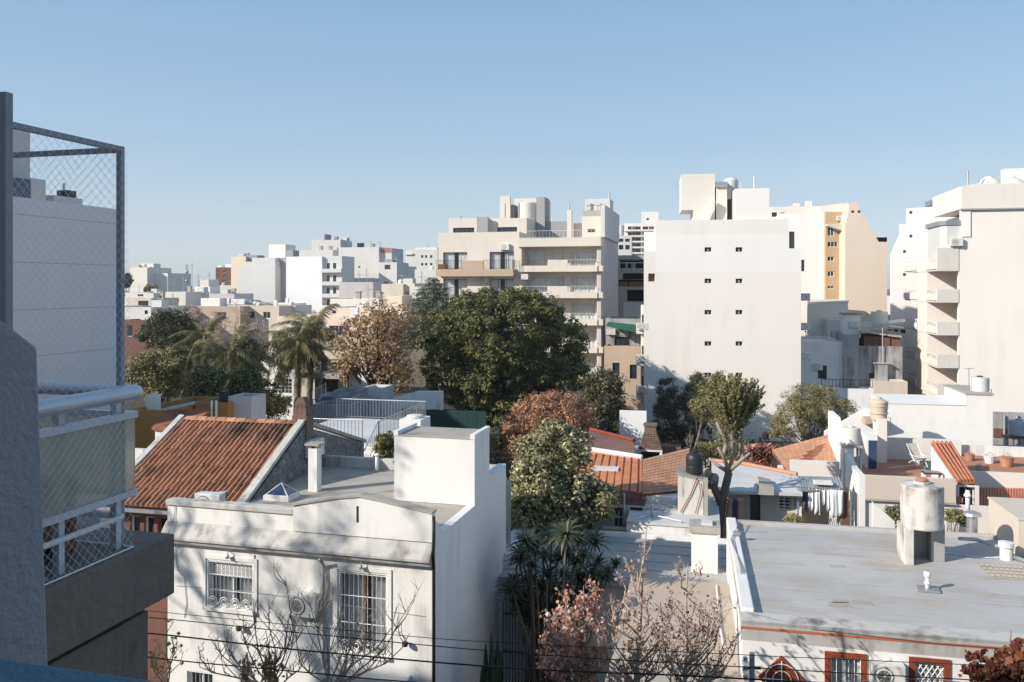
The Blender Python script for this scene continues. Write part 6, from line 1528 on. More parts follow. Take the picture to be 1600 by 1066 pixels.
# right edge terraces
rt_ = Fr(1508, 35.5, 12)
RT = rt_.thing('terrace_house', 'house at the right edge with red terrace floor and red corrugated roof below', 'house')
xr_ = 9; zt_ = rt_.z(1550, 738); zfl2 = zt_-.05
MB().box(0,xr_,0,.15,0,zt_+.0).build('wall', M['warm'], RT)
MB().box(0,xr_,.151,4.2,zfl2-.15,zfl2-.05).build('terrace_floor', M['terr'], RT)
MB().box(-.2,xr_,4.2,4.4,0,rt_.z(1560,698,4.2)).build('back_wall', M['white_old'], RT)
P8 = [Vector(p) for p in slope(rt_, [(1522,796,4.35),(1620,796,4.35),(1620,764,4.75),(1524,764,4.75)])]
MB().sheet([tuple(p-Vector((0,0,.05))) for p in P8], .06).build('lower_roof', M['redsheet'], RT)
for k in range(22):
    p = P8[0].lerp(P8[1], (k+.5)/22); q = P8[3].lerp(P8[2], (k+.5)/22); MB().tube([p, q], .055, 6).build('roof_flute', M['redsheet'], RT)
MB().box(P8[0].x,P8[1].x,P8[0].y+.1,P8[0].y+.3,0,4.25).build('lower_wall', M['warm'], RT)
for i, (px, py, mat, s) in enumerate(((1546,722,'wpaint',.25),(1573,727,'tile2',.3),(1515,718,'terr',.22),(1530,733,'tan',.15))):
    a, b = rt_.loc(px, py, zfl2); lab = ('white bucket on the red terrace floor', 'orange toy tricycle shape on the red terrace floor', 'terracotta pot at the left of the red terrace', 'brown stake pot near the front edge of the red terrace')[i]
    t = thing(('bucket','toy','plant_pot','plant_pot')[i], lab, ('bucket','toy','pot','pot')[i], (*rt_.world(a, b), zfl2-.05))
    MB().lathe([(s*.7,0),(s,s*1.3),(s*1.08,s*1.35),(s*.9,s*1.4)], n=14).build('body', M[mat], t)
    MB().tube([(-s,0,s*1.3),(0,0,s*2.0),(s,0,s*1.3)], .015, 5).build('handle', M['galv'], t)
t_ = rt_.world(rt_.t(1592,8), 8); tank('water_tank', 'blue grey water tank on a frame at the right edge', *t_, rt_.z(1592,680,8), .45, .75, M['tankblue'])
fr_t = thing('tank_stand', 'timber and steel frame under the blue grey tank', 'tank stand', (*t_, 0))
MB().box(-.6,.5,-.5,.5,rt_.z(1592,681,8)-.1,rt_.z(1592,681,8)-.02).build('platform', M['wood'], fr_t)
for sx_ in (-.5, .4):
    for sy_ in (-.4, .4): MB().tube([(sx_,sy_,0),(sx_,sy_,rt_.z(1592,681,8)-.1)], .04, 5).build('leg', M['galv'], fr_t)
rw_ = Fr(1552, 47, 12); t = rw_.thing('garden_wall', 'stained grey wall with drainpipes behind the blue grey tank', 'wall')
MB().box(0,9,0,.3,0,rw_.z(1575,645)).build('wall', M['dirty'], t); MB().box(0,9,-.05,0,rw_.z(1575,684),rw_.z(1575,670)).build('brick_strip', M['brickwall'], t)
for px in (1568, 1588): MB().tube([(rw_.t(px),-.12,2),(rw_.t(px),-.12,rw_.z(px,648))], .06, 6).build('drainpipe', M['galv'], t)
# triangle stair wall and greenery pocket behind the silver roof
t = rh.thing('stair_wall', 'white triangular stair wall standing behind the silver roof', 'wall')
yo = dR+3.0; MB().prism([(rh.t(1362,yo),0),(rh.t(1398,yo),0),(rh.t(1398,yo),rh.z(1398,815,yo)),(rh.t(1364,yo),rh.z(1364,785,yo))], yo, yo+.2, 'y').build('wall', M['white'], t)

# --- left middle: mustard house, red roof, terrace with railings
mu = Fr(196, 40, 13)
MU = mu.thing('mustard_house', 'mustard yellow low house with grey flat roofs behind the clay tiled roof', 'house')
piece(205, 262, 641, 0, 5, 'mustard', 0, MU, mu, roof='roofblue'); piece(305, 356, 629, 2, 2.2, 'mustard', 0, MU, mu, roof='roofblue')
piece(356.5, 393, 620, 2.5, 1.4, 'lilac', 0, MU, mu, roof='roofblue')
for px in (331, 338): a = mu.t(px, 1.95); MB().tube([(a,1.94,3),(a,1.94,mu.z(px,626,1.95))], .06, 6).build('drainpipe', M['wpaint'], MU)
MB().box(mu.t(343,3),mu.t(349,3),3,3.5,mu.z(346,630,3),mu.z(346,612,3)).build('chimney', M['black'], MU)
c_ = mu.t(239, 1.2); tank('water_tank', 'white round water tank on the mustard house beside the balcony rail', *mu.world(c_, 1.2), mu.z(239,641,1.2)-.1, .36, .85, M['tankwhite'], True, None, 'plain')
rrf = Fr(200, 36, 13); t = rrf.thing('red_roof_shed', 'low shed with an old dark red sheet roof left of the clay roof', 'shed')
A = slope(rrf, [(237,668,6.9),(288,672,6.9),(330,640,7.5),(262,640,7.5)]); MB().sheet(A, .12).build('roof', M['tilepan'], t)
MB().box(A[0][0]+.1,A[1][0],A[0][1]+.1,A[0][1]+3,0,6.78).build('wall', M['bluewhite'], t); MB().box(A[0][0]-2.2,A[0][0],A[0][1]-.6,A[0][1]-.3,0,6.0).build('yard_wall', M['bluewhite'], t)

tf = Fr(505, 36, 13)
TF = tf.thing('white_terrace', 'white roof terrace with pale railings and a stair going down', 'terrace')
zt_ = 6.7; ax, ay = tf.loc(505,690,zt_); bx, by = tf.loc(612,684,zt_); cx, cy = tf.loc(640,657,zt_); dx_, dy_ = tf.loc(480,655,zt_)
MB().box(ax-2.2,bx,ay,cy,0,zt_-.1).build('wall', M['white'], TF); MB().box(ax-2.25,bx+.02,ay-.03,cy+.03,zt_-.099,zt_).build('terrace_floor', M['roofwhite'], TF)
rail(TF, [(ax-2.2,cy,zt_),(bx,cy,zt_)], .95, M['galv'], .16, .014, .025); rail(TF, [(ax-.5,ay+.05,zt_),(bx-.75,ay+.05,zt_)], .95, M['galv'], .16, .014, .025); rail(TF, [(bx,cy,zt_),(bx,ay+.05,zt_)], .95, M['galv'], .16, .014, .025)
for k in range(10):
    y = ay-.28*(k+1); z = zt_-.18*(k+1); MB().box(bx-.85,bx-.08,y,y+.279,z-1.0,z).build('step', M['white'], TF)
MB().prism([(ay,zt_+.1),(ay-2.8,zt_-1.8+.1),(ay-2.8,zt_-2.2),(ay,zt_-1.2)], bx-.079, bx+.05, 'x').build('stringer', M['white_old'], TF)
rail(TF, [(bx-.02,ay,zt_+.1),(bx-.02,ay-2.8,zt_-1.7)], .85, M['galv'], .25, .014, .025)
rail(TF, [(ax-3.2,cy-.6,zt_),(ax-2.25,cy-.6,zt_)], .95, M['iron'], .14, .012, .02)
bs = Fr(485, 50, 13); BS = bs.thing('roof_sheds', 'cluster of blue grey roof sheds beyond the white terrace', 'shed')
for (p0, p1, y, yo, d_, mt) in ((487,545,633,0,2,'shade'),(498,530,618,2.2,1.6,'shade'),(520,556,611,5,2,'shade'),(545,580,622,3.2,1.5,'grey2'),(566,598,606,8,2,'greywall')): piece(p0, p1, y, yo, d_, mt, 0, BS, bs, name='shed_wall', roof='roofblue')
q = bs.rect(503,621,517,634,1.9); MB().box(q[0],q[1],1.9,1.98,q[2],q[3]).build('shed_door', M['glassblue'], BS)
rail(BS, [(bs.t(487),.1,bs.z(515,633)),(bs.t(508),.1,bs.z(508,620))], .8, M['rail'], .3)
wl = Fr(600, 56, 13); t = wl.thing('garden_wall', 'weathered white garden wall under the autumn tree', 'wall')
MB().prism([(wl.t(598),0),(wl.t(690),0),(wl.t(690),wl.z(690,612)),(wl.t(650),wl.z(650,612)),(wl.t(598),wl.z(598,628))], 0, .4, 'y').build('wall', M['white_old'], t)
wl = Fr(625, 47, 13); t = wl.thing('garden_fence', 'dark green garden screen below the round tree', 'fence')
for k in range(9): a = wl.t(628)+(wl.t(760)-wl.t(628))*k/9; b = wl.t(628)+(wl.t(760)-wl.t(628))*(k+.97)/9; MB().box(a,b,0,.05,0,wl.z(660,640)+.02*(k % 2)).build('panel', M['greenscreen'], t)
hb = Fr(400, 78, 13)
HB = hb.thing('garden_villa', 'pale grey villa with a large gridded window behind the palms', 'house')
hs = [(*hb.rect(428,592,456,615),'w',5,4),(*hb.rect(410,592,418,604),'d',1),(*hb.rect(502,560,512,580,0),'d',1)]
body(HB, hb.t(470), 9, hb.z(430,566), M['bluewhite'], hs[:2], x0=0, roof=M['roofwhite'])
body(HB, hb.t(413)-hb.t(398), 7, hb.z(405,512), M['white'], x0=hb.t(398), y0=6, name='tower')
body(HB, hb.t(545)-hb.t(470)-.02, 9, hb.z(510,548), M['beige'], [hs[2],(*hb.rect(492,592,528,630),'d',2)], x0=hb.t(470)+.02)
MB().box(hb.t(484),hb.t(545),-2,-.01,hb.z(515,588),hb.z(515,581)).build('porch_slab', M['concrete'], HB)
body(HB, hb.t(572)-hb.t(545), 7, hb.z(560,550), M['white'], [(*hb.rect(550,560,561,582),'b',1)], x0=hb.t(545)+.02, name='wing', y0=.5)
cw_ = Fr(1010, 57, 12)
t = cw_.thing('garden_wall', 'low pale garden wall under the dark cypress', 'wall'); MB().box(0,cw_.t(1200),0,.3,0,cw_.z(1100,690)*.55).build('wall', M['greywall'], t)
t = thing('garden_lamp', 'black garden lamp post by the red leaved shrub', 'lamp', (X(1196,46), 46, 0)); zl = Z(686,46)
MB().tube([(0,0,0),(0,0,zl)], .05, 6).build('post', M['iron'], t); MB().lathe([(.1,0),(.18,.05),(.2,.3),(.05,.42)], (0,0,zl), 8).build('lantern', M['black'], t)
# ================================================================== TREES AND PLANTS
def base_at(px, D): return (X(px, D), D, 0)
def ell(bpx, D, px, py, rx, ry, dD=0, rd=None):
    """crown ellipsoid seen at (px, py) with pixel radii, relative to the base"""
    k = (D+dD)/F; rd = rx*k*.9 if rd is None else rd
    return (X(px, D+dD)-X(bpx, D), dD, Z(py, D+dD), rx*k, rd, ry*k)
def T_(name, label, bpx, D, ells, *a, **k): return tree(name, label, base_at(bpx, D), [ell(bpx, D, *e) for e in ells], *a, **k)

T_('ficus_tree', 'largest dark green round crowned tree in front of the cream balcony block', 790, 68,
   [(785,532,118,78,0,5.5),(788,600,88,62,0,5),(705,560,48,62,-2,3.5),(868,548,50,62,-2,3.5),(745,505,52,48,-3.5,3),(825,500,58,46,-3.5,3),(790,560,60,50,-5,3),(784,515,66,58,-5.2,3.5),(786,480,60,30,-2,4),(784,610,40,50,-5.5,2.5),(735,600,45,45,-4,3),(850,605,48,40,-4,3),(770,640,42,28,-4,2.5),(680,530,30,44,0,3),(888,590,34,30,-2,2.5)],
   ['lf_ficus','lf_ficus2','lf_ficus3'], .25, 1050, 110, .68, .5, .25, 'barkblack', 11, weights=[.5,.22,.28], nl=8, low=-.85, shell=(.7,1.02))
T_('plane_tree', 'orange brown autumn tree with dark forking trunk left of the round tree', 602, 61,
   [(585,530,58,50),(620,575,35,48),(560,560,40,40,1),(600,500,45,28)], ['lf_orange','lf_orange2','lf_yel'], .24, 260, 24, .8, .34, .42, 'barkblack', 12, weights=[.5,.38,.12], nl=16, low=-.8, shell=(.3,1))
T_('russet_tree', 'russet leaved tree between the round tree and the pale green one', 850, 48,
   [(868,648,62,32),(812,668,28,36),(900,668,34,28),(825,705,34,32,-1)], ['lf_red','lf_red2'], .15, 290, 80, .5, .2, .4, 'bark', 13, low=-.8)
T_('shrub_tree', 'dark olive tree half hidden right of the round tree', 945, 60, [(945,608,30,32),(925,640,30,26),(960,650,22,26)], ['lf_dark2','lf_dark','lf_olive2'], .17, 220, 85, .55, .18, .4, 'bark', 14, weights=[.5,.35,.15], low=-.8)
T_('variegated_tree', 'pale green tree with light speckled leaves in front of the russet tree', 868, 31.6,
   [(868,705,56,42),(855,760,48,50),(905,775,48,38,-.5),(830,790,30,34,-1),(935,785,28,28,-.5),(880,810,46,24,-.5),(840,750,40,50,-1)], ['lf_pale','lf_pale2','lf_pale3'], .17, 360, 75, .42, .16, .4, 'bark', 15, weights=[.26,.44,.3], low=-.8)
T_('golden_conifer', 'yellow golden conifer at the rear corner of the white house', 812, 31.5, [(806,800,24,36),(800,775,12,20),(830,830,22,26),(822,860,16,22,-.4)], ['lf_gold','lf_gold2','lf_dark'], .12, 120, 80, .26, .12, .4, 'bark', 16, weights=[.68,.27,.05], low=-.9, asp=.3)
T_('yellow_shrub', 'yellow leaved shrub beside the brick chimney', 428, 47, [(428,636,28,19),(408,630,14,14)], ['lf_yel','lf_gold2','lf_pale3'], .2, 80, 50, .4, .1, .4, 'bark', 17, weights=[.45,.3,.25])
T_('cypress', 'dark ragged cypress against the foot of the blank white tower', 1072, 68, [(1072,655,34,44),(1042,612,14,22),(1090,620,22,40),(1040,640,18,14),(1030,676,16,20),(1058,690,40,16)], ['lf_dark','lf_dark2'], .17, 420, 90, .5, .25, .3, 'bark', 18, weights=[.75,.25], asp=.3, low=-.9)
T_('light_tree', 'lighter green narrow tree between the cypress and the pollarded tree', 1110, 63, [(1112,612,17,30),(1100,640,20,22),(1122,600,8,18)], ['lf_pale2','lf_pale3','lf_olive'], .16, 110, 70, .45, .14, .4, 'bark', 19, low=-.9)
T_('feathery_shrub', 'broad feathery olive bush in front of the blank white tower', 1268, 58, [(1285,638,46,36),(1240,655,34,32),(1262,628,36,28),(1305,660,30,24),(1225,675,22,16)], ['lf_olive','lf_olive2','lf_pale2'], .15, 300, 75, .45, .12, .25, 'bark', 20, weights=[.5,.25,.25], stems=4, asp=.28, low=-.6)
T_('dark_tree', 'dark leafy tree beside the red brick house beyond the net', 262, 92, [(268,512,38,30),(240,525,25,24),(290,530,24,24)], ['lf_dark','lf_dark2','lf_pale2'], .24, 170, 75, .75, .3, .4, 'barkblack', 21, weights=[.6,.3,.1], low=-.8)
T_('olive_tree', 'broad khaki green tree just above the balcony pipe handrail', 250, 68, [(240,580,44,32),(275,572,32,34),(215,592,22,26),(262,608,36,22)], ['lf_olive','lf_pale2','lf_dark2'], .2, 230, 80, .6, .25, .45, 'bark', 22, weights=[.5,.3,.2], low=-.5)
T_('evergreen_tree', 'very dark evergreen right behind the single palm', 384, 66, [(382,560,26,36),(372,590,22,26)], ['lf_dark','lf_dark2'], .2, 110, 80, .6, .2, .3, 'bark', 23, low=-.9)
T_('garden_tree', 'speckled green tree below the single palm', 322, 56, [(325,600,28,34),(310,630,22,20)], ['lf_pale2','lf_pale3','lf_pale','lf_dark'], .19, 130, 70, .5, .15, .4, 'bark', 24, weights=[.35,.3,.1,.25], low=-.9)
T_('garden_tree', 'yellowish green tree to the right below the single palm', 380, 58, [(385,600,24,26),(370,615,18,16)], ['lf_olive','lf_pale2','lf_dark'], .19, 90, 70, .5, .15, .4, 'bark', 25, low=-.9)
T_('dark_shrub', 'dark bushes between the single palm and the double palms', 415, 70, [(412,610,20,18),(440,560,22,24,4)], ['lf_dark','lf_dark2'], .2, 90, 60, .6, .15, .4, 'bark', 26, low=-.9)
T_('stair_shrub', 'olive shrub growing beside the white terrace stair', 602, 34.5, [(602,694,14,20),(596,715,12,14)], ['lf_olive','lf_gold2','lf_pale3'], .12, 70, 60, .25, .06, .4, 'bark', 27, low=-.9)
T_('far_tree', 'dark tree on the horizon left of the cream far block', 195, 280, [(194,442,9,13)], ['lf_dark'], .9, 40, 40, 1.6, .4, .4, 'bark', 28)
T_('far_tree', 'golden autumn tree at the foot of the cream far block', 237, 285, [(237,452,9,6)], ['lf_yel','lf_orange'], .8, 30, 40, 1.2, .4, .4, 'bark', 29)
T_('far_tree', 'dark green trees on the horizon left of the radio mast', 318, 250, [(320,446,7,7),(331,449,6,5)], ['lf_dark2'], .8, 30, 40, 1.3, .4, .4, 'bark', 30)
T_('roof_shrub', 'green shrubs behind the concrete tank', 1405, 30.5, [(1404,806,18,14),(1392,812,10,8)], ['lf_olive','lf_dark2'], .1, 60, 50, .22, .06, .4, 'bark', 31, low=-.9)
T_('roof_shrub', 'small green weeds between the tank and the vent cowl', 1490, 30.5, [(1490,806,15,9)], ['lf_olive','lf_pale2'], .09, 40, 40, .2, .05, .4, 'bark', 32, low=-.9)
T_('small_bush', 'small bush with fine twigs at the foot of the laundry porch post', 1243, 31, [(1242,815,14,10)], ['lf_olive2','lf_olive'], .09, 40, 30, .2, .05, .4, 'bark', 33, low=-.9)
T_('conifer_bush', 'dark evergreen filling the yard left of the patio wall', 958, 55, [(958,690,25,40),(935,655,24,30)], ['lf_dark','lf_dark2'], .17, 110, 70, .5, .15, .4, 'bark', 34, low=-.9)

# blue grey conifer with drooping tiers
cD = 84; t = thing('blue_conifer', 'blue grey conifer poking up left of the cream balcony block', 'tree', base_at(676, cD))
g = np.random.default_rng(5); P = []; Nn = []; zt_ = Z(432, cD); m = MB(); m.tube([(0,0,-.1),(0,0,zt_*.6),(.15,0,zt_)], .3, 7, .04)
for k in range(15):
    f = k/14; z = zt_-.3-f*6.5; R_ = .5+4.2*f**.75; n = 6+int(f*6)
    for j in range(n):
        a = j*2*pi/n+k*.7+g.uniform(-.2,.2); L_ = R_*g.uniform(.75,1.15)
        m.tube([(0,0,z),(L_*.6*cos(a),L_*.6*sin(a),z-.05),(L_*cos(a),L_*sin(a),z-.25+.25*(1-f))], .05, 3, .015)
        for q in range(int(60*L_)):
            u = g.uniform(.25,1); w = .32*(1.15-u*.6)
            P.append((L_*u*cos(a)+g.normal()*w, L_*u*sin(a)+g.normal()*w, z-.2*u+g.normal()*.13)); Nn.append((g.normal()*.5, g.normal()*.5, 1))
m.build('trunk', M['bark'], t); o = bpy.data.objects.new('crown', leaf_mesh('crown', np.array(P), np.array(Nn), .34, [M['lf_conifer'], M['lf_conifer2']], .34, 6)); link(o, t)

# palms
palm('palm_tree', 'single slender palm with a spreading crown over the garden trees', base_at(357, 60), Z(556,60)-.5, 3.3, 30, ('lf_palm','lf_palm2'), .17, 41, .75, (.1,0), .75, hang=1.0)
palm('palm_tree', 'shorter shaggy palm, left one of the pair by the villa', base_at(463, 64), Z(552,64), 3.2, 34, ('lf_palm','lf_palm2'), .26, 42, .8, (.2,0), .85, 'pair of palms', hang=1.2)
palm('palm_tree', 'taller shaggy palm, right one of the pair by the villa', base_at(482, 66), Z(530,66), 3.5, 34, ('lf_palm','lf_palm2'), .24, 43, .8, (.35,0), .85, 'pair of palms', hang=1.2)
palm('fern_palm', 'small brownish fern palm by the porch behind the autumn tree', base_at(543, 63), Z(582,63), 1.5, 22, ('lf_palm2','lf_orange2'), .12, 44, .6, (0,0), .4)
palm('palm_tree', 'low dark palm crown left behind the single palm', base_at(318, 66), Z(540,66), 2.9, 26, ('lf_palm','lf_dark2'), .18, 45, .85, (.1,0), .7)

# pollarded tree with upright leafy shoots
pD = 33.2; bp = 1128; t = thing('pollarded_tree', 'pollarded tree with upright leafy shoots on pale twisting limbs', 'tree', base_at(bp, pD))
pt = lambda px, py, dd=0: Vector((X(px,pD+dd)-X(bp,pD), dd, Z(py,pD+dd)))
rnd = random.Random(51); m = MB()
m.tube([(0,0,-.1), pt(1122,830), pt(1127,790), pt(1135,755), pt(1139,738)], .19, 9, .15)
m.tube([pt(1128,790), pt(1116,762), pt(1118,752), pt(1110,742)], .16, 8, .13)
m.build('trunk', M['bark'], t, smooth=True)
m = MB(); heads = []
for pts in (((1139,738),(1130,712),(1122,700)),((1139,738),(1146,710),(1150,690)),((1140,735),(1160,718),(1172,708)),((1130,712),(1136,690),(1134,668)),((1146,710),(1144,680),(1152,660)),((1150,690),(1158,672),(1164,650)),((1134,690),(1124,670),(1118,655)),((1150,690),(1160,668),(1172,660)),((1160,718),(1158,690),(1160,672)),((1139,738),(1120,726),(1108,716))):
    dd = rnd.uniform(-.7,.7); q = [pt(x,y,dd*i/2) for i,(x,y) in enumerate(pts)]; m.tube(q, .1, 7, .05); heads.append(q[-1])
for q in (pt(1104,738), pt(1116,746)): m.lathe([(.05,-.25),(.17,-.15),(.2,0),(.12,.14),(.02,.16)], tuple(q), 9)
P = []; Nn = []
for i in range(300):
    a = rnd.uniform(0, 2*pi); r = sqrt(rnd.random()); bx = pt(1145+r*cos(a)*17, 694-14*rnd.random()-26*r, .55*r*sin(a)); tip = pt(1147+r*cos(a)*49, 592+20*r*r+rnd.uniform(-12,24), 1.3*r*sin(a))
    h = min(heads, key=lambda q: (q-bx).length)
    if i % 3 == 0: m.tube([h, bx, tip], .018, 3, .005, cap=False)
    L_ = (tip-bx).length
    for k in range(int(L_*46)):
        u = rnd.random()**.75; p = bx.lerp(tip, u); P.append((p.x+rnd.gauss(0,.024), p.y+rnd.gauss(0,.024), p.z)); Nn.append((rnd.gauss(0,1), rnd.gauss(0,1), rnd.gauss(0,.5)))
for i in range(250):
    a = rnd.uniform(0, 2*pi); r = sqrt(rnd.random()); p = pt(1140+r*cos(a)*34, 668+rnd.uniform(-14,26), r*sin(a)); P.append(tuple(p)); Nn.append((rnd.gauss(0,1), rnd.gauss(0,1), rnd.gauss(0,1)))
m.build('limbs', M['barkpale'], t, smooth=True)
o = bpy.data.objects.new('crown', leaf_mesh('crown', np.array(P), np.array(Nn), .12, [M['lf_pale3'], M['lf_pale2'], M['lf_olive']], .42, 52)); link(o, t)

# bare trees
bare_tree('bare_tree', 'small pale bare tree in front of the dark cypress', base_at(1074, 58), 3.9, .07, 5, M['twigpale'], 61, spread=.35, up=.5, L0=.3)
bare_tree('bare_tree', 'brown twiggy tree with dry leaves right of the blank white tower', base_at(1284, 92), 10.0, .28, 6, M['twig'], 62, leaves=['lf_orange2','lf_olive2'], leaf=.28, dens=2, up=.25)
bare_tree('bare_tree', 'leafless tree before the peach block wall', base_at(1350, 96), 9.6, .26, 6, M['twig'], 63, up=.22, spread=.5)
for i, (px, D, H, lab) in enumerate(((285,142,10.6,'leftmost pinkish leafless tree before the long lilac building'),(318,146,11.6,'middle pinkish leafless tree before the long lilac building'),(350,140,11.2,'rightmost pinkish leafless tree before the long lilac building'),(405,150,9,'thin leafless tree at the foot of the grey windowless block'))):
    bare_tree('bare_tree', lab, base_at(px, D), H, .3, 7, M['twigpink'], 64+i, 'leafless trees in the distance', up=.12, spread=.6, leaves=['lf_pink3'], leaf=.22, dens=1)
# hedge and red shrub
hf = Fr(1090, 48, 12); t = hf.thing('hedge', 'clipped green hedge behind the whitewashed patio roof', 'hedge')
x1_ = hf.t(1206); zt_ = hf.z(1150, 700); g = np.random.default_rng(9); N_ = 9000; P = g.uniform((0,0,.3),(x1_,1.1,zt_),(N_,3)); s = g.integers(0,3,N_)
P[s == 0, 1] = g.normal(0,.05,(s == 0).sum()); P[s == 1, 2] = zt_+g.normal(0,.06,(s == 1).sum())
o = bpy.data.objects.new('foliage', leaf_mesh('foliage', P, g.normal(size=(N_,3))+np.array([0,-.5,.6]), .11, [M['lf_pale3'], M['lf_olive']], .6, 8)); link(o, t)
m = MB()
for k in range(14): m.tube([(x1_*(k+.5)/14,.5,0),(x1_*(k+.5)/14,.5,zt_-.1)], .04, 5)
m.build('stems', M['bark'], t)
t = thing('red_cordyline', 'magenta brown spiky leaved shrub behind the pollarded tree', 'shrub', base_at(1184, 45)); rm_ = [rosette_mesh('leaf_rosette', 26, .6, .13, [M['lf_cord'], M['lf_cord2']], 70+k, .1, .5) for k in range(2)]
m = MB()
for i in range(17):
    px = 1166+RND.random()*38; py = 700+RND.random()*24; d = RND.uniform(-.5,.5); p = (X(px,45)-X(1184,45), d, Z(py,45)); m.tube([(p[0]*.4,d*.4,0), p], .035, 5)
    inst('leaf_rosette', rm_[i % 2], t, p, (RND.uniform(-.3,.3), RND.uniform(-.3,.3), RND.uniform(0,6)))
m.build('stems', M['bark'], t)
# dracaena clump in the courtyard
dD = 25.2; t = thing('dracaena', 'tall dark dracaena clump with spiky rosettes in the shaded courtyard', 'plant', base_at(855, dD)); rm_ = [rosette_mesh('leaf_rosette', 46, .62, .075, [M['lf_blade'], M['lf_blade'], M['lf_dark2']], 80+k, .05, .35) for k in range(3)]
spots = [(822,845),(815,865),(835,858),(862,840),(850,870),(812,880),(830,885),(870,875),(886,866),(905,848),(928,846),(885,835),(900,880),(912,868),(932,882),(962,884),(945,900),(925,905),(905,905),(880,900),(855,900),(830,905),(806,910),(800,922),(820,930),(845,920),(870,925),(895,930),(915,925),(840,945),(860,955),(815,950),(805,938),(885,950),(850,975),(835,970),(870,965),(905,945)]
m = MB()
for i, (px, py) in enumerate(spots):
    d = RND.uniform(-1.1,.8)+(.9 if px > 920 else 0); p = Vector((X(px,dD+d)-X(855,dD), d, Z(py,dD+d))); b = Vector((p.x*.25+RND.uniform(-.3,.3), d*.4, 0))
    mid = b.lerp(p, .6)+Vector((-p.x*.12, 0, .15)); m.tube([b, mid, p], .05, 6, .03)
    inst('leaf_rosette', rm_[i % 3], t, tuple(p), (RND.uniform(-.35,.35), RND.uniform(-.35,.35), RND.uniform(0,6)), (RND.uniform(.75,1.15),)*3)
m.build('stem', M['bark'], t, smooth=True)
# tall candelabra cactus by the white house side wall
t = thing('cactus', 'dark candelabra cactus against the side wall of the white house', 'cactus', base_at(768, 22.6))
def ribbed(m, p, q, r):
    p = Vector(p); q = Vector(q); n = 10; b = len(m.v)
    for i in range(7):
        u = i/6; c = p.lerp(q, u); rr = r*(1 if i < 5 else (.8 if i == 5 else .25))
        for k in range(n): a = 2*pi*k/n; s = rr*(1 if k % 2 else .62); m.v.append((c.x+s*cos(a), c.y+s*sin(a), c.z))
    for i in range(6):
        for k in range(n): m.f.append((b+i*n+k, b+i*n+(k+1) % n, b+(i+1)*n+(k+1) % n, b+(i+1)*n+k))
    return m
zz = Z(990,22.6)
for i, (dx, dy, z0_, z1_) in enumerate(((0,0,0,zz),(-.13,.1,.9,zz-.35),(.14,.05,1.2,zz-.15),(.05,-.14,1.5,zz-.5),(-.08,-.1,.7,zz-.75),(.2,.15,1.8,zz-.6),(-.2,-.02,1.6,zz-.9))):
    ribbed(MB(), (dx,dy,z0_), (dx*1.25,dy*1.25,z1_), .085).build('arm' if i else 'stem', M['cactus'], t)
# dark undergrowth filling the block's gardens
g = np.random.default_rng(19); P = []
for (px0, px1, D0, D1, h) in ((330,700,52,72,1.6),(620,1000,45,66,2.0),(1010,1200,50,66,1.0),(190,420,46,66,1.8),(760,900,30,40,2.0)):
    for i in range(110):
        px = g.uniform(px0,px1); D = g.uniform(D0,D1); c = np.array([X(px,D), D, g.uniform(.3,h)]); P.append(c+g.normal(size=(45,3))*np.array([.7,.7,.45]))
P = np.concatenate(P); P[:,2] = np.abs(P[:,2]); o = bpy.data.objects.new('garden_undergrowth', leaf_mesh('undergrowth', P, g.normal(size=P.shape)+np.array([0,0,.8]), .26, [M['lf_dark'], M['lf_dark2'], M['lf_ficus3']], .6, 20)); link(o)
tag(o, 'dark low undergrowth filling the gardens under the trees', 'undergrowth', kind='stuff')

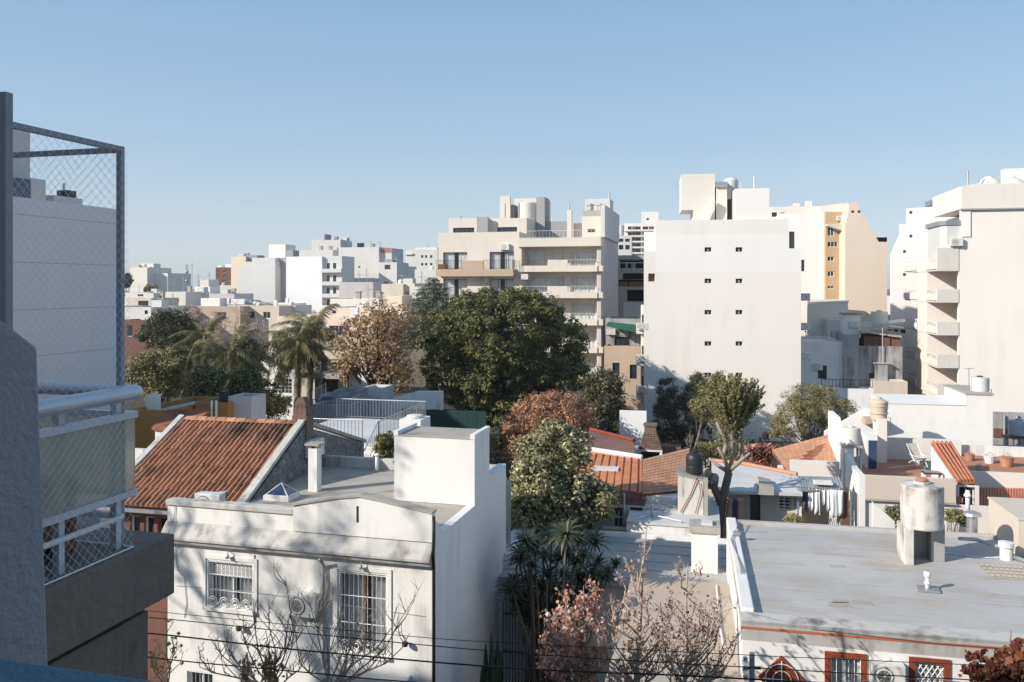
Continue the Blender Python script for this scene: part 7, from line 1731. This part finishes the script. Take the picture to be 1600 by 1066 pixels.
# ------------------------------------------------------------------ street trees on the far pavement
def kerb_at(px, ey=16.4):
    r = (px-800)/F; D = ey/(G.c+G.s*r); return (r*D, D, .13), D
def shoots(name, label, px, tips, seed, mat, ey=16.4, leaves=None, leaf=.1, per=0, sub=5, r0=.07, group=None, wt=None, leafbias=None, spine=None):
    """a street tree drawn as a trunk with upright branching shoots reaching the given tips"""
    base, D = kerb_at(px, ey); rnd = random.Random(seed); t = thing(name, label, 'tree', base, 0, group); m = MB(); P = []; Nn = []
    pp = lambda x, y, d=0: Vector((X(x,D+d)-base[0], d, Z(y,D+d)-base[2]))
    tr = [(0,0,-.1), pp(px+2,1150), pp(px+1,1085)]; m.tube(tr, r0, 8, r0*.8)
    if spine: m.tube([pp(px+1,1086), pp(px*.6+spine[0]*.4+2,1086*.6+spine[1]*.4), pp(px*.25+spine[0]*.75-1,1086*.25+spine[1]*.75), pp(*spine)], r0*.8, 7, .008, cap=False)
    for (tx, ty) in tips:
        d = rnd.uniform(-.9,.9); e = pp(tx, ty, d); s = pp(px+(tx-px)*.1, 1090-rnd.uniform(0,30), 0)
        if spine: ys = min(1080, max(spine[1]+30, ty+abs(tx-px)*.9+rnd.uniform(20,70))); f_ = (1086-ys)/(1086-spine[1]); s = pp(px+(spine[0]-px)*f_+1, ys, 0)
        mid = s.lerp(e, .5)+Vector((rnd.gauss(0,.12)+(e.x-s.x)*.12, rnd.gauss(0,.1), -.1)); mids = [s, s.lerp(mid,.5)+Vector((rnd.gauss(0,.05),rnd.gauss(0,.05),0)), mid, mid.lerp(e,.5)+Vector((rnd.gauss(0,.06),rnd.gauss(0,.06),0)), e]
        m.tube(mids, r0*.42, 5, .008, cap=False)
        for k in range(sub):
            u = rnd.uniform(.2,.95); i = min(3, int(u*4)); p = mids[i].lerp(mids[i+1], u*4-i); a = rnd.uniform(0,6.28); L_ = (e-s).length*.36*(1.1-u*.6)*rnd.uniform(.6,1.2)
            dv = Vector((cos(a)*.55, sin(a)*.55, .85)).normalized(); q = p+dv*L_; m1 = p.lerp(q,.5)+Vector((rnd.gauss(0,.06),rnd.gauss(0,.06),-.03)); m.tube([p, m1, q], .012, 4, .004, cap=False)
            seg = [(p, m1), (m1, q)]
            for w in range(2):
                u2 = rnd.random(); b = m1.lerp(q, u2); a = rnd.uniform(0,6.28); q2 = b+Vector((cos(a)*.6, sin(a)*.6, .7)).normalized()*L_*.4; m.tube([b, q2], .006, 3, .003, cap=False); seg.append((b, q2))
            if leaves:
                for (b0, b1) in seg:
                    for w in range(per):
                        c = b0.lerp(b1, rnd.random())+Vector((rnd.gauss(0,.05), rnd.gauss(0,.05), rnd.gauss(0,.05)))
                        if leafbias and rnd.random() > leafbias(c): continue
                        P.append(tuple(c)); Nn.append((rnd.gauss(0,1), rnd.gauss(0,1), rnd.gauss(0,1)))
    m.build('trunk', mat, t, smooth=True)
    if P: o = bpy.data.objects.new('crown', leaf_mesh('crown', np.array(P), np.array(Nn), leaf, [M[x] for x in leaves], .85, seed, wt)); link(o, t)
    return t
shoots('bare_street_tree', 'leafless street tree before the left window of the white house', 425, [(395,935),(420,940),(445,900),(460,930),(350,985),(380,960),(330,1000),(310,1010),(470,960),(415,985),(490,1000)], 91, M['twigpale'], per=0, sub=10, r0=.048)
shoots('bare_street_tree', 'leafless street tree before the grilled french window', 515, [(505,900),(480,930),(530,960),(560,985),(590,960),(620,950),(650,930),(640,990),(540,1000),(600,1010),(460,975),(515,890),(575,930)], 92, M['twigpale'], sub=11, r0=.05)
shoots('bare_street_tree', 'thin leafless sapling at the left corner of the white house', 262, [(250,1000),(258,960),(246,1010),(270,1000)], 93, M['twigpale'], leaves=['lf_yel'], leaf=.1, per=1, sub=4, r0=.05)
# dry brown seed bunches on the left bare tree
for (px, py, lab) in ((420,1042,'larger bunch of withered brown leaves on the bare street tree'),(386,1045,'smaller bunch of withered brown leaves left of the larger bunch')):
    b_, D = kerb_at(px, 16.2); t = thing('withered_leaves', lab, 'dead leaves', (X(px,D), D, Z(py,D)-.55)); g = np.random.default_rng(px); n = 150 if px == 420 else 80
    P = g.normal(size=(n,3))*np.array([.12,.12,.26])*(1 if px == 420 else .75)+np.array([0,0,.45]); o = bpy.data.objects.new('leaf_bunch', leaf_mesh('leaf_bunch', P, g.normal(size=(n,3)), .14, [M['lf_orange2'], M['lf_olive2']], .5, 3)); link(o, t); o['kind'] = 'stuff'
    MB().tube([(0,0,-.4),(.02,0,.1),(0,.02,.9)], .012, 4).build('twig', M['twig'], t)
r_t = random.Random(12)
def tips_in(cx, cy, rx, ry, n): 
    out = []
    while len(out) < n:
        a, b = r_t.uniform(-1,1), r_t.uniform(-1,1)
        if a*a+b*b < 1: out.append((cx+a*rx, cy+b*ry))
    return out
shoots('liquidambar_tree', 'bushy street tree thick with pink brown autumn leaves by the courtyard', 915, tips_in(905,1002,62,78,36)+[(895,930),(918,905),(860,1045),(930,915)], 95, M['twig'], leaves=['lf_pink','lf_pink2','lf_pink3'], leaf=.08, per=3, sub=6, wt=[.45,.3,.25], spine=(912,915))
shoots('liquidambar_tree', 'tallest pale barked street tree with scattered pink leaves', 990, tips_in(988,975,78,98,32)+[(1020,850),(975,870)], 96, M['twigpale'], leaves=['lf_pink','lf_pink2','lf_pink3'], leaf=.075, per=1, sub=5, wt=[.4,.3,.3], spine=(1010,828), r0=.06)
shoots('liquidambar_tree', 'twiggy street tree with small dark seed pods against the beige roof', 1068, tips_in(1078,985,78,88,36)+[(1060,890),(1092,885),(1136,940)], 97, M['twigpale'], leaves=['lf_maroon','lf_pink2','lf_pink'], leaf=.05, per=1, sub=6, wt=[.5,.28,.22], spine=(1075,880), r0=.05)
shoots('bronze_tree', 'dark bronze leaved tree top in the lower right corner', 1575, tips_in(1580,1035,38,40,14)+[(1520,1030),(1512,1045),(1535,1050)], 98, M['twig'], leaves=['lf_maroon','lf_maroon2'], leaf=.13, per=5, sub=5, r0=.05, spine=(1580,985))
# the tall plane tree on the near pavement whose shade dapples the white house
nx_, ny_ = G.world(-30.5, 3.4)
rnd = random.Random(5)
bare_tree('street_plane_tree', 'tall half bare plane tree on the near pavement outside the left edge', (nx_, ny_, .13), 22, .34, 6, M['barkpale'], 8, leaves=['lf_orange','lf_orange2'], leaf=.22, dens=3, up=.3, spread=.42, L0=.26)

# ------------------------------------------------------------------ overhead cables
def kp(px, py, ey=15.6):
    r = (px-800)/F; D = ey/(G.c+G.s*r); return Vector((r*D, D, Z(py,D)))
labs = ['thin topmost overhead cable crossing in front of the street houses', 'second overhead cable crossing in front of the street houses', 'thick twisted overhead cable crossing in front of the street houses', 'lowest overhead cable at the bottom edge before the white house']
cab = [([(100,942),(267,958),(480,979),(672,997),(800,1005),(1133,1022),(1400,1034),(1700,1046)], .007), ([(100,955),(267,968),(480,990),(800,1020),(1139,1041),(1400,1056),(1700,1072)], .01), ([(100,978),(267,993),(480,1017),(800,1044),(1056,1055),(1300,1068),(1700,1088)], .017), ([(100,1010),(267,1031),(480,1051),(620,1064),(900,1082),(1300,1100)], .014)]
for i, (pts, r) in enumerate(cab):
    ks = [kp(x, y, 15.6+.12*i) for x, y in pts]; sm = []
    for a, b, c, d in zip([ks[0]]+ks[:-2], ks[:-1], ks[1:], ks[2:]+[ks[-1]]):
        for k in range(6):
            u = k/6; sm.append(.5*((2*b)+(-a+c)*u+(2*a-5*b+4*c-d)*u*u+(-a+3*b-3*c+d)*u**3))
    sm.append(ks[-1])
    t = thing('overhead_cable', labs[i], 'cable', (0,0,0), 0, 'cables strung along the street'); MB().tube(sm, r, 5).build('cable', M['wire'], t)
p = kp(1175, 1020, 15.9); t = thing('utility_pole', 'dark utility pole top with fittings left of the diamond window', 'pole', (p.x, p.y, 0))
MB().tube([(0,0,0),(0,0,p.z)], .055, 8, .05).build('post', M['galv'], t)
for k in range(4): MB().lathe([(.02,-.05),(.05,-.03),(.035,0),(.05,.03),(.02,.05)], (-.12,0,p.z-.12-.17*k), 8).build('insulator', M['galv'], t)
MB().box(-.16,.16,-.02,.02,p.z-.3,p.z-.26).build('crossarm', M['iron'], t)

# ------------------------------------------------------------------ thin haze volume, added to lift the dark tones with distance
hz_ = MB().box(-2600,2600,-320,4100,-1.0,CZ+34).build('haze', None); hz_['kind'] = 'stuff'; hz_['label'] = 'thin pale haze added over the roofs to lift the shadows'
hm = bpy.data.materials.new('haze'); hm.use_nodes = True; hn = hm.node_tree.nodes; hn.remove(hn['Principled BSDF'])
pv = hn.new('ShaderNodeVolumePrincipled'); pv.inputs['Color'].default_value = (.9,.93,.97,1); pv.inputs['Density'].default_value = .00026; pv.inputs['Anisotropy'].default_value = .1
hm.node_tree.links.new(pv.outputs[0], hn['Material Output'].inputs['Volume']); hz_.data.materials.append(hm)
